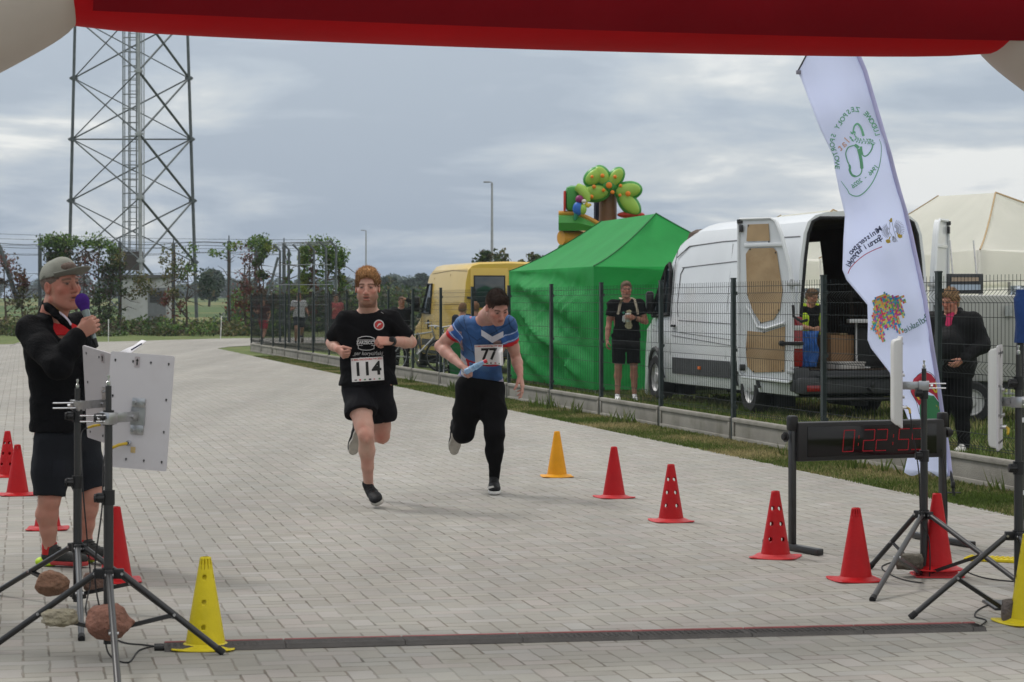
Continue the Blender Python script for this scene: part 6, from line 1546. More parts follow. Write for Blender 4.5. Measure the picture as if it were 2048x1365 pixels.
def shoe(parent, ankle, toe, up, mts, L_=.285, w=.048, name='shoe', sole_t=.026, vox=.005, high=.05, laces=True):
    """ankle joint, point under the toe tip, up vector; upper, sole as parts"""
    ankle, toe = V(ankle), V(toe); u = V(up).normalized(); f = (toe-ankle); f = (f-u*f.dot(u)).normalized(); s_ = f.cross(u).normalized()
    heel = ankle-f*.045-u*.075; tp = heel+f*L_
    S1 = Sdf(); S1.cone(heel+f*.035+u*.032, heel+f*.11+u*.034, .036, .038, .02, (s_, .92)); S1.cone(heel+f*.11+u*.034, heel+f*(L_-.045)+u*.026, .04, .033, .02, (u, .8))
    S1.cone(heel+f*.05+u*.04, ankle+u*high*.4-f*.004, .035, .034, .02); S1.cone(heel+f*.10+u*.045, ankle+f*.02+u*.0, .03, .032, .02)
    S1.ell(heel+f*(L_*.66)+u*.026, (w*.93, .075, .030), np.array([list(s_), list(f), list(u)]).T, .02)
    S1.clip(heel+u*.012, -u)
    o = S1.build(name, mts[0], parent, vox)
    S2 = Sdf(); Rm = np.array([list(s_), list(f), list(u)]).T
    for (a, b, ra, rb) in ((.03, .10, .036, .034), (.10, .19, .034, .043), (.19, L_-.045, .043, .036)): S2.cone(heel+f*a, heel+f*b, ra, rb, .02)
    S2.clip(heel+u*.016, u); S2.clip(heel-u*(sole_t-.016), -u)
    S2.build('sole', mts[1], o, vox)
    if laces:
        m = MB()
        for i in range(4):
            q = heel+f*(.105+.022*i)+u*(.083-.011*i); m.tube([q-s_*.02, q+u*.004, q+s_*.02], .003, 5)
        m.build('laces', mts[2], o)
    return o
cloth_cache = {}
def cloth(nm, c, rough=.8, **k): return mat(nm, c, rough, 0, k.pop('var', .12), k.pop('vscale', 8), k.pop('bump', .25), k.pop('bscale', 140), spec=k.pop('spec', .12), sheen=k.pop('sheen', 0), **k)
# ---- decals projected onto a body
class Onto:
    """projects flat artwork onto the front of a mesh along one direction"""
    def __init__(s, objs, d):
        vs, fs = [], []
        for o in objs:
            b = len(vs); vs += [v.co.copy() for v in o.data.vertices]; fs += [[b+i for i in p.vertices] for p in o.data.polygons]
        s.t = BVHTree.FromPolygons(vs, fs); s.d = V(d).normalized()
    def pt(s, p, off=.004):
        h = s.t.ray_cast(V(p)-s.d*.6, s.d)
        if h[0] is None: return V(p)
        return h[0]-s.d*off
def project_mesh(name, verts, faces, onto, mt, parent, off=.004, smooth_bib=False):
    m = MB(); m.q([onto.pt(v, off) for v in verts], faces); return m.build(name, mt, parent, smooth=False)
def text_geo(s, size=1.0, bold=0, shear=0, sub=None):
    cu = bpy.data.curves.new('t', 'FONT'); cu.body = s; cu.size = size; cu.align_x = 'CENTER'; cu.align_y = 'CENTER'; cu.offset = bold; cu.shear = shear; cu.resolution_u = 4
    o = bpy.data.objects.new('t', cu); COL.objects.link(o); bpy.context.view_layer.update()
    me = bpy.data.meshes.new_from_object(o); bm = bmesh.new(); bm.from_mesh(me); bmesh.ops.triangulate(bm, faces=bm.faces)
    if sub:
        for _ in range(3):
            es = [e for e in bm.edges if e.calc_length() > sub]
            if not es: break
            bmesh.ops.subdivide_edges(bm, edges=es, cuts=1); bmesh.ops.triangulate(bm, faces=bm.faces)
    vs = [(v.co.x, v.co.y) for v in bm.verts]; fs = [[v.index for v in f.verts] for f in bm.faces]; bm.free()
    bpy.data.objects.remove(o); bpy.data.meshes.remove(me); bpy.data.curves.remove(cu)
    return vs, fs
SK1 = (.47, .275, .215); SK2 = (.45, .25, .20)
black_cloth = cloth('black running cloth', (.0065, .0065, .0075), .85, var=.2, spec=.08, sheen=0)
white_ink = mat('white print', (.5, .5, .5), .7)
paper = mat('race bib paper', (.62, .61, .60), .6, 0, .03)
ink = mat('black print ink', (.012, .012, .012), .6)
bib_red = mat('bib red print', (.42, .06, .05), .6)
shoe_black = cloth('black shoe mesh', (.014, .014, .015), .6); sole_grey = mat('pale worn sole', (.38, .36, .32), .7, 0, .2, 20); sole_white = mat('white sole', (.55, .55, .53), .6)
lace_b = mat('black laces', (.02, .02, .02), .8)
def bib(onto, parent, cpt, ex, ey, w, h, num, label, seed):
    """paper rectangle with the number, its red header and the small footer marks"""
    cpt = V(cpt); nx, ny = 14, 9; rows = []
    for j in range(ny+1):
        row = []
        for i in range(nx+1):
            x, y = (i/nx-.5)*w, (j/ny-.5)*h; p = cpt+ex*x+ey*y; row.append(p)
        rows.append(row)
    hit = [[onto.pt(p, 0) for p in r] for r in rows]
    # relax the paper: average depth so that it bridges folds
    dep = np.array([[(q-cpt).dot(onto.d) for q in r] for r in hit])
    for _ in range(6):
        d2 = dep.copy(); d2[1:-1] = (dep[:-2]+dep[2:]+2*dep[1:-1])/4; dep = np.minimum(dep, d2); d2 = dep.copy(); d2[:, 1:-1] = (dep[:, :-2]+dep[:, 2:]+2*dep[:, 1:-1])/4; dep = np.minimum(dep, d2)
    dep -= .005
    rr = random.Random(seed)
    def at(x, y, off=0):
        u = min(.9999, max(0, x/w+.5))*nx; v = min(.9999, max(0, y/h+.5))*ny; i, j = int(u), int(v); fu, fv = u-i, v-j
        d = (dep[j, i]*(1-fu)+dep[j, i+1]*fu)*(1-fv)+(dep[j+1, i]*(1-fu)+dep[j+1, i+1]*fu)*fv
        p = cpt+ex*x+ey*y; return p+onto.d*(d-(p-cpt).dot(onto.d)-off)
    root = empty('race_bib', cpt, 0); root.parent = parent
    bpy.data.objects.remove(root)
    m = MB(); m.grid([[at((i/nx-.5)*w, (j/ny-.5)*h) for i in range(nx+1)] for j in range(ny+1)]); b = m.build('race_bib', paper, parent); b['label'] = label
    def stamp(nm, vs, fs, mt, off=.0012): m = MB(); m.q([at(x, y, off) for x, y in vs], fs); return m.build(nm, mt, b, smooth=False)
    vs, fs = text_geo(num, h*.80, .0035, 0, .02); stamp('number', [(x, y+(-.0*h)) for x, y in vs], fs, ink)
    vs, fs = text_geo('X BIEG RADZIWIŁŁÓW 2022', h*.105, .0006, 0, .02); stamp('bib_header', [(x, y+h*.425) for x, y in vs], fs, bib_red)
    m = MB()
    for k in range(6):
        x0 = -w*.42+k*w*.15; a = h*.035*(.6+.5*rr.random()); x1 = x0+w*.08*(.5+rr.random()*.6)
        m.q([at(x, y, .0012) for x, y in ((x0, -h*.43-a), (x1, -h*.43-a), (x1, -h*.43+a), (x0, -h*.43+a))], [(0, 1, 2, 3)], k % 3)
    m.build('footer_mark', [ink, bib_red, mat('bib green print', (.08, .2, .1), .6)], b, smooth=False)
    m = MB()
    for sx in (-1, 1):
        for sy in (-1, 1): q = at(sx*w*.47, sy*h*.45, .002); m.disc(q, -onto.d, .003, 8)
    m.build('pin', steel, b, smooth=False)
    return b
def q_at(D): return lambda px, py, dd=0: P(px, py, D+dd)

def runner_one():
    D = 16.25; q = q_at(D)
    root = empty('person', V((q(738, 0).x, D, 0)), 0, 'bearded runner with fair hair, black shirt and shorts and race number 114', 'person', 'runners')
    hf = head_frame(q(735, 577.5, -.06), (-.03, -1, -.06), (.0, -.05, 1)); hs = 1.05
    S_ = Sdf(); L = add_head(S_, hf, hs, mouth=.006, jaw=1.04)
    nb = q(736, 622, .02); sL, sR = q(691, 645, .02), q(783, 644, .02); pel = q(736, 768, .08); hL, hR = q(714, 786, .06), q(757, 786, .09)
    S_.chain([L(0, -.02, -.04), lmid(L(0, -.02, -.04), nb, .5), nb+V((0, .01, .0))], [.056, .058, .064], .03)
    add_torso(S_, sL, sR, nb, pel, hL, hR, (0, -1, 0), .95)
    eL, wL = q(663, 686, .2), q(677, 699, -.02); muscle_arm(S_, sL, eL, wL)
    eR, wR = q(822, 685, .1), q(781, 683, -.12); muscle_arm(S_, sR, eR, wR, 1.02)
    add_hand(S_, wL, (wL-eL).normalized()+V((.25, 0, -.35)), V((1, -.1, 0)), V((0, -.4, 1)), (1.25, 1.3, .9), thumb=(.55, .5), sc_=.95)
    add_hand(S_, wR, V((-1, -.35, .05)), V((-.2, .6, -.5)), V((0, 0, 1)), (1.35, 1.35, .9), thumb=(.4, .7), sc_=.95)
    kL, aL = q(732, 871, -.2), q(737, 972, -.03); muscle_leg(S_, hL, kL, aL, 1.0)
    kR, aR = q(764, 872, .22), q(716, 846, .58); muscle_leg(S_, hR, kR, aR, 1.0, (0, -.3, -1))
    bc = (.16, .075, .035)
    
    def knee_red(vs, col):
        for c_, r_, a_ in ((kL+V((0, -.03, 0)), .05, .55), (kR+V((0, -.03, -.01)), .06, .5), (kL+V((-.03, -.03, .07)), .03, .4), (eR, .05, .5), (eL, .05, .4), (wR+V((-.06, 0, 0)), .06, .5), (wL, .07, .45), (kL+V((.02, 0, -.2)), .05, .2)):
            w = a_*np.exp(-((vs-A3(c_))**2).sum(1)/r_**2)[:, None]; col[:] = col*(1-w)+w*col*np.array([1.0, .58, .52])
    body = S_.build('body', skin_m, root, .0045, head_cols(hf, SK1, (.17, .085, .04), ((.13, .065, .036), .70), hs, .006, (.10, .05, .028), .1, knee_red))
    # hair
    Hs = Sdf(lambda p: .0045*vnoise(p, 330, 1)+.0060*vnoise(p, 150, 4)); Lh = add_hair(Hs, hf, hs, .006, top=.016)
    Hs.ell(Lh(-.01, .055, .118), (.05, .03, .02), None, .015); Hs.ell(Lh(.035, .045, .108), (.028, .03, .02), None, .015)
    hair_clip(Hs, hf, hs, .074)
    def hc(vs): z = (vs[:, 2]-hf[0].z)/hs; t = np.clip((z-.02)/.1, 0, 1)[:, None]; n = (.75+.5*(vnoise(vs, 200, 2)[:, None]*.5+.5)); return ((1-t)*np.array([[.17, .085, .04]])+t*np.array([[.52, .30, .14]]))*n
    h_ = Hs.build('hair', hair_m, root, .004, hc); strands(h_, hf, 5000, .020, hair_m, 1, .5, (.15, .25, .8))
    # t-shirt
    T_ = Sdf(folds(.006, 38, (.35, .2, 1), 3)); g = 1.10
    add_torso(T_, sL+V((0, 0, .005)), sR+V((0, 0, .005)), nb+V((0, 0, -.008)), pel, hL, hR, (0, -1, 0), 1.13, .74, k=.06)
    for s0, e0 in ((sL, eL), (sR, eR)): T_.cone(s0+V((0, 0, .005)), lmid(s0, e0, .78), .072, .066, .04)
    T_.chain([q(736, 745, .04), q(736, 776, .04)], [.165, .178], .04, ((0, 1, 0), .68))
    for s0, e0 in ((sL, eL), (sR, eR)):
        pass
    T_.clip(q(736, 771, .0), (0.02, 0, -1))
    T_.ell(nb+V((0, -.05, .030)), (.066, .085, .045), None, .008, 's')
    def sleeve_cut(p0, e0, t):
        a = lmid(p0, e0, t); n = (V(e0)-V(p0)).normalized(); a3, n3 = A3(a), A3(n); c3 = A3(p0)
        def f(p): d = (p-a3) @ n3; rr_ = np.linalg.norm((p-a3)-np.outer(d, n3), axis=1); return np.maximum(-d, rr_-.13)
        T_._add('s', f, a3-.2, a3+.2, 0)
    sleeve_cut(sL, eL, .74); sleeve_cut(sR, eR, .74)
    shirt = T_.build('shirt', black_cloth, root, .0055)
    # shorts
    B_ = Sdf(folds(.007, 30, (1, .3, .25), 8))
    B_.chain([q(736, 752, .06), pel+V((0, 0, -.02))], [.125, .135], .05, ((0, 1, 0), .85))
    for hp, kn, px, py in ((hL, kL, 0, 0), (hR, kR, 0, 0)):
        B_.chain([hp+V((0, 0, .02)), lmid(hp, kn, .45), lmid(hp, kn, .72)], [.112, .105, .102], .05)
    def leg_cut(hp, kn, t):
        a = lmid(hp, kn, t); n = ((V(kn)-V(hp)).normalized()+V((0, 0, -.3))).normalized(); a3, n3 = A3(a), A3(n)
        def f(p): d = (p-a3) @ n3; rr_ = np.linalg.norm((p-a3)-np.outer(d, n3), axis=1); return np.maximum(-d, rr_-.15)
        B_._add('s', f, a3-.25, a3+.25, 0)
    leg_cut(hL, kL, .50); leg_cut(hR, kR, .60)
    B_.clip(q(736, 764, 0), (0, 0, 1))
    B_.build('shorts', cloth('black shorts cloth', (.008, .008, .010), .8, spec=.1, sheen=0), root, .006)
    shoe(root, aL+V((-.002, .0, -.004)), q(756, 1001, -.25), V((-.40, -.28, .86)), (shoe_black, sole_grey, lace_b))
    shoe(root, aR, q(700, 880, .70), V((-.25, .72, .45)), (shoe_black, sole_grey, lace_b), laces=False)
    # watch
    a = lmid(wR, eR, .06); d = (eR-wR).normalized(); u, v = ortho(d)
    m = MB(); m.tube([a-d*.012, a+d*.012], .034, 18); m.box(a+V((0, -.034, .012)), (.034, .012, .034), bev=.004); m.build('watch', black_plastic, root)
    # artwork on the shirt
    on = Onto([shirt], (0, 1, 0)); sx = D/F
    def art(nm, vs, fs, cx_, cy_, mt, sc_=1.0, rz=0, off=.004):
        c = q(cx_, cy_, -.3); vv = [c+V((x*cos(rz)-y*sin(rz), 0, x*sin(rz)+y*cos(rz)))*sc_ for x, y in vs]; return project_mesh(nm, vv, fs, on, mt, root, off)
    ring = lambda r, n=28: [(r*cos(2*pi*i/n), r*sin(2*pi*i/n)) for i in range(n)]
    def disc(r): v = [(0, 0)]; f = []; n = 28
    def disc_geo(r, n=28, k=3):
        v = [(0, 0)]; f = []
        for j in range(1, k+1): v += [(r*j/k*cos(2*pi*i/n), r*j/k*sin(2*pi*i/n)) for i in range(n)]
        for i in range(n): f.append((0, 1+i, 1+(i+1) % n))
        for j in range(k-1):
            for i in range(n): f.append((1+j*n+i, 1+j*n+(i+1) % n, 1+(j+1)*n+(i+1) % n, 1+(j+1)*n+i))
        return v, f
    v, f = disc_geo(.037); art('round_badge', v, f, 754, 651, white_ink); v, f = disc_geo(.0295); art('badge_disc', v, f, 754, 651, mat('badge red', (.42, .035, .035), .6), off=.0055)
    art('badge_figure', [(-.016, -.016), (-.008, -.012), (.0, -.002), (.012, .004), (.018, .012), (.006, .012), (-.004, .008), (-.01, -.004)], [(0, 1, 2, 7), (2, 3, 6, 7), (3, 4, 5, 6)], 754, 651, white_ink, off=.007)
    w, h = .066, .056
    def frame(pts, t, cx_, cy_):
        n = len(pts); inner = [(x*(1-t/w), y*(1-t/h)) for x, y in pts]; art('shirt_emblem', pts+inner, [(i, (i+1) % n, n+(i+1) % n, n+i) for i in range(n)], cx_, cy_, white_ink)
    frame([(-.060, .036), (-.03, .048), (.0, .051), (.03, .048), (.060, .036), (.058, .018), (.064, .016), (.064, -.016), (.058, -.018), (.058, -.04), (.03, -.05), (0, -.052), (-.03, -.05), (-.058, -.04), (-.058, -.018), (-.064, -.016), (-.064, .016), (-.058, .018)], .005, 728, 688)
    art('shirt_emblem', [(-.062, .017), (.062, .017), (.062, .021), (-.062, .021), (-.062, -.021), (.062, -.021), (.062, -.017), (-.062, -.017)], [(0, 1, 2, 3), (4, 5, 6, 7)], 728, 687, white_ink)
    v, f = text_geo('ZARZECCY', .031, .0012, 0, .03); art('shirt_text', [(x*.86, y*1.05) for x, y in v], f, 728, 687, white_ink)
    v, f = text_geo('ser koryciński', .036, .0006, .25, .03); art('shirt_text', [(x*.98, y) for x, y in v], f, 732, 709, mat('grey print', (.3, .3, .3), .7))
    art('shirt_text', [(-.11, 0), (.11, 0), (.11, .003), (-.11, .003)], [(0, 1, 2, 3)], 732, 714, mat('grey print', (.3, .3, .3)))
    v, f = text_geo('SWOJSKI', .026, .0006, 0, .03); art('shirt_text', v, f, 729, 719.5, mat('grey print', (.3, .3, .3)))
    v, f = text_geo('—', .02, .001); art('shoulder_mark', v, f, 760, 626, mat('grey print', (.3, .3, .3)), rz=-.5)
    a = R(3.5); bib(on, root, q(730.5, 741, -.3), V((cos(a), 0, sin(a))), V((-sin(a), 0, cos(a))), .226, .165, '114', 'white bib with the number 114', 1)
    childfix(root)
runner_one()

def runner_two():
    D = 17.3; q = q_at(D)
    root = empty('person', V((q(968, 0).x, D, 0)), 0, 'dark haired runner leaning forward in a blue shirt with number 77 and black trousers', 'person', 'runners')
    hf = head_frame(q(994, 616, -.38), (.36, -.80, -.56), (.12, -.52, .84)); hs = 1.02
    S_ = Sdf(); L = add_head(S_, hf, hs, mouth=.002, jaw=1.02, smile=1)
    nb = q(973, 634, -.16); sL, sR = q(927, 650, -.06), q(1016, 650, -.15); pel = q(960, 762, .10); hL, hR = q(938, 782, .08), q(984, 782, .12)
    S_.chain([L(0, -.03, -.035), lmid(L(0, -.03, -.035), nb, .5), nb], [.058, .06, .066], .03)
    fw = V((.05, -1, -.25)); add_torso(S_, sL, sR, nb, pel, hL, hR, fw, .84)
    eL, wL = q(880, 693, .06), q(922, 731, -.2); muscle_arm(S_, sL, eL, wL, 1.06)
    eR, wR = q(1032, 716, .0), q(1040, 750, -.1); muscle_arm(S_, sR, lmid(eR, eR, 0), wR, .96)
    add_hand(S_, wL, V((.85, -.3, -.35)), V((.25, -.25, -.9)), V((.35, -.4, .8)), (1.2, 1.25, .8), thumb=(.5, .6), sc_=1.0)
    add_hand(S_, wR, V((.25, -.15, -1)), V((-.8, .2, -.2)), V((-.3, -1, 0)), (.35, .45, .3), thumb=(.6, .3), sc_=.98, per=[(.15, .2, .15), (.3, .4, .3), (.45, .5, .4), (.6, .6, .4)])
    kL, aL = q(928, 866, .12), q(911, 848, .56); kR, aR = q(990, 866, -.03), q(988, 958, .08)
    muscle_leg(S_, hL, kL, aL, .74, (0, -.3, -1)); muscle_leg(S_, hR, kR, aR, .74)
    S_.build('body', skin_m, root, .0045, head_cols(hf, SK2, (.03, .018, .012), ((.12, .06, .045), .25), hs, .002, (.04, .022, .015), .35))
    Hs = Sdf(lambda p: .0025*vnoise(p, 280, 1)+.002*vnoise(p, 130, 4)); add_hair(Hs, hf, hs, .004, top=.012); hair_clip(Hs, hf, hs, .070)
    def hc(vs): d = ((vs-A3(hf[0]))/hs) @ A3(hf[3]); t = np.clip((d-.03)/.06, 0, 1)[:, None]; return ((1-t)*np.array([[.10, .055, .04]])+t*np.array([[.032, .017, .011]]))*(.8+.3*vnoise(vs, 240, 2)[:, None])
    h_ = Hs.build('hair', hair_m, root, .004, hc); strands(h_, hf, 4500, .012, hair_m, 2, .7, (0, .5, .5))
    # printed shirt: colours live in the cloth
    ax = (sR-sL).normalized(); up = (nb-pel).normalized()
    def shirt_cols(vs):
        x = (vs-A3(q(966, 700, 0))) @ A3(ax); y = (vs-A3(q(966, 700, 0))) @ A3(up); n = len(vs)
        base = np.array([.022, .070, .19], 'f'); c = np.tile(base, (n, 1)).astype('f'); wv = vnoise(vs, 14, 1); wq = vnoise(vs, 40, 6); c = c*(1+.45*wv+.25*wq)[:, None]+np.clip(wv*1.6-.5, 0, 1)[:, None]*np.array([.06, .10, .12])
        line = np.abs(np.sin(x*26+y*9+wv*1.2)) < .10; c[line & (y > -.07)] *= .45
        line = np.abs(np.sin(y*24-np.abs(x)*16)) < .10; c[line & (y > -.05)] *= .5
        band = (np.abs(np.abs(x)-.150) < .028) & (y > .01) & (y < .16); c[band] = np.array([.20, .13, .12])*(1+.3*np.sin(y[band]*170))[:, None]
        low = (y < -.045+.25*(np.abs(x)-.1)) & (y > -.20); red = low & (x < -.085); c[red] = (.38, .015, .02)
        wh = low & (x < -.115+(-.04-y)*.25) & (x > -.19); c[wh] = (.50, .50, .53)
        wh2 = wh & (np.abs(np.sin(y*95)) < .35); c[wh2] = (.28, .30, .42)
        edge = low & (x < -.175); c[edge] = (.03, .12, .42)
        belt = (y < -.205) & (y > -.245); c[belt] = np.array([.30, .28, .38])
        c[(y > -.066) & (y < -.05) & (x > -.1)] = (.30, .02, .03)
        c[(y > .262) & (x < -.05) & (x > -.16)] = (.42, .12, .14)
        return c
    def sl_cols(vs, c):
        for s0, e0 in ((sL, eL), (sR, eR)):
            d = V(e0)-V(s0); t = ((vs-A3(s0)) @ A3(d))/d.length_squared; a = (vs-A3(s0))-np.outer(t, A3(d)); near = (np.linalg.norm(a, axis=1) < .105) & (t > .12)
            c[near] = np.array([.028, .095, .31]); c[near & (t > .40)] = (.45, .015, .02); c[near & (t > .34) & (t < .375)] = (.35, .45, .65)
            c[near & (t > .14) & (t < .17)] = (.35, .45, .65)
        return c
    T_ = Sdf(folds(.006, 34, (.6, .2, 1), 5)); add_torso(T_, sL, sR, nb, pel, hL, hR, fw, .95, .78, k=.05)
    for s0, e0 in ((sL, eL), (sR, eR)): T_.cone(s0, lmid(s0, e0, .55), .064, .060, .04)
    T_.chain([q(962, 730, .05), q(959, 758, .08)], [.120, .124], .04, ((0, 1, 0), .8))
    T_.clip(q(960, 759, .0), (-.12, 0, -1)); T_.ell(nb+V((.01, -.05, .04)), (.062, .06, .045), None, .008, 's')
    for s0, e0 in ((sL, eL), (sR, eR)):
        a = lmid(s0, e0, .50); n = (V(e0)-V(s0)).normalized(); a3, n3 = A3(a), A3(n)
        def f(p, a3=a3, n3=n3): d = (p-a3) @ n3; rr_ = np.linalg.norm((p-a3)-np.outer(d, n3), axis=1); return np.maximum(-d, rr_-.12)
        T_._add('s', f, a3-.2, a3+.2, 0)
    sm = mat('printed blue shirt cloth', (.03, .1, .35), .62, attr='col', var=.12, vscale=9, bump=.2, bscale=120, spec=.25)
    shirt = T_.build('shirt', sm, root, .005, lambda v: sl_cols(v, shirt_cols(v)))
    B_ = Sdf(folds(.006, 32, (.9, .3, .4), 9)); B_.chain([q(961, 742, .09), pel+V((0, 0, -.02))], [.118, .125], .05, ((0, 1, 0), 1.0))
    B_.chain([hL+V((0, 0, .02)), lmid(hL, kL, .5), kL, lmid(kL, aL, .5), lmid(kL, aL, .93)], [.104, .094, .072, .060, .044], .06)
    B_.chain([hR+V((0, 0, .02)), lmid(hR, kR, .5), kR, lmid(kR, aR, .4), lmid(kR, aR, .95)], [.104, .088, .066, .057, .040], .06)
    B_.clip(q(960, 744, 0), (.1, 0, 1)); tr = B_.build('trousers', cloth('black track trousers', (.0055, .0055, .006), .85, spec=.08, sheen=0), root, .0055)
    shoe(root, aR, q(990, 992, -.24), V((.0, -.08, 1)), (shoe_black, sole_white, lace_b)); shoe(root, aL, q(904, 886, .68), V((-.15, .85, .35)), (shoe_black, sole_grey, lace_b), laces=False)
    m = MB(); a = aR+V((0, 0, .02)); m.tube([a-V((0, 0, .02)), a+V((0, 0, .03))], .036, 14); m.build('sock', mat('white sock', (.5, .5, .5), .9), root)
    m = MB(); c = P(981, 974, D-.12); m.q([c+V((-.03, -.03, .0)), c+V((.02, -.045, .012)), c+V((.028, -.045, 0)), c+V((-.02, -.035, -.014))], [(0, 1, 2, 3)]); m.build('shoe_flash', sole_white, root, smooth=False)
    on = Onto([shirt], (0, 1, 0))
    # plain pale chevron patch on the chest
    c = q(984, 671, -.5); pts = [(-.082, .032), (0, -.014), (.082, .032), (.082, -.012), (0, -.062), (-.082, -.012)]
    v = [c+V((x*1.0, 0, y+x*-.06)) for x, y in pts]; vs = [v[0].lerp(v[1], k/4) for k in range(5)]+[v[1].lerp(v[2], k/4) for k in range(1, 5)]; v2 = [v[5].lerp(v[4], k/4) for k in range(5)]+[v[4].lerp(v[3], k/4) for k in range(1, 5)]
    project_mesh('chest_patch', vs+v2, [(k, k+1, 10+k, 9+k) for k in range(8)], on, mat('pale grey print', (.48, .50, .56), .6), root, .005)
    a = R(2); bib(on, root, q(977, 712, -.5), V((cos(a), 0, sin(a))), V((-sin(a), 0, cos(a))), .212, .150, '77', 'white bib with the number 77', 2)
    # bottle held in the fist
    childfix(root)
    b0, b1 = q(930, 745, -.30), q(969, 724, -.33); r_ = empty('water_bottle', b0, 0, 'crushed pale blue plastic bottle with a red cap in the fist of runner 77', 'bottle'); d = (b1-b0).normalized()
    rot = V((0, 0, 1)).rotation_difference(d).to_matrix(); Lb = (b1-b0).length
    m = MB(); m.lathe([(.001, 0), (.021, .002), (.025, .012), (.020, .04), (.026, .05), (.021, .075), (.026, .085), (.022, .11), (.016, Lb-.02), (.011, Lb-.012), (.011, Lb)], b0, 18, rot=rot)
    bm_ = mat('pale blue bottle plastic', (.30, .50, .72), .15, 0, .3, 40, alpha=.62); m.build('body', bm_, r_)
    m = MB(); m.lathe([(.001, .022), (.014, .02), (.0145, .002), (.0145, -.004)], b1, 16, rot=rot); m.build('cap', mat('red cap', (.55, .03, .04), .4), r_); childfix(r_)
runner_two()
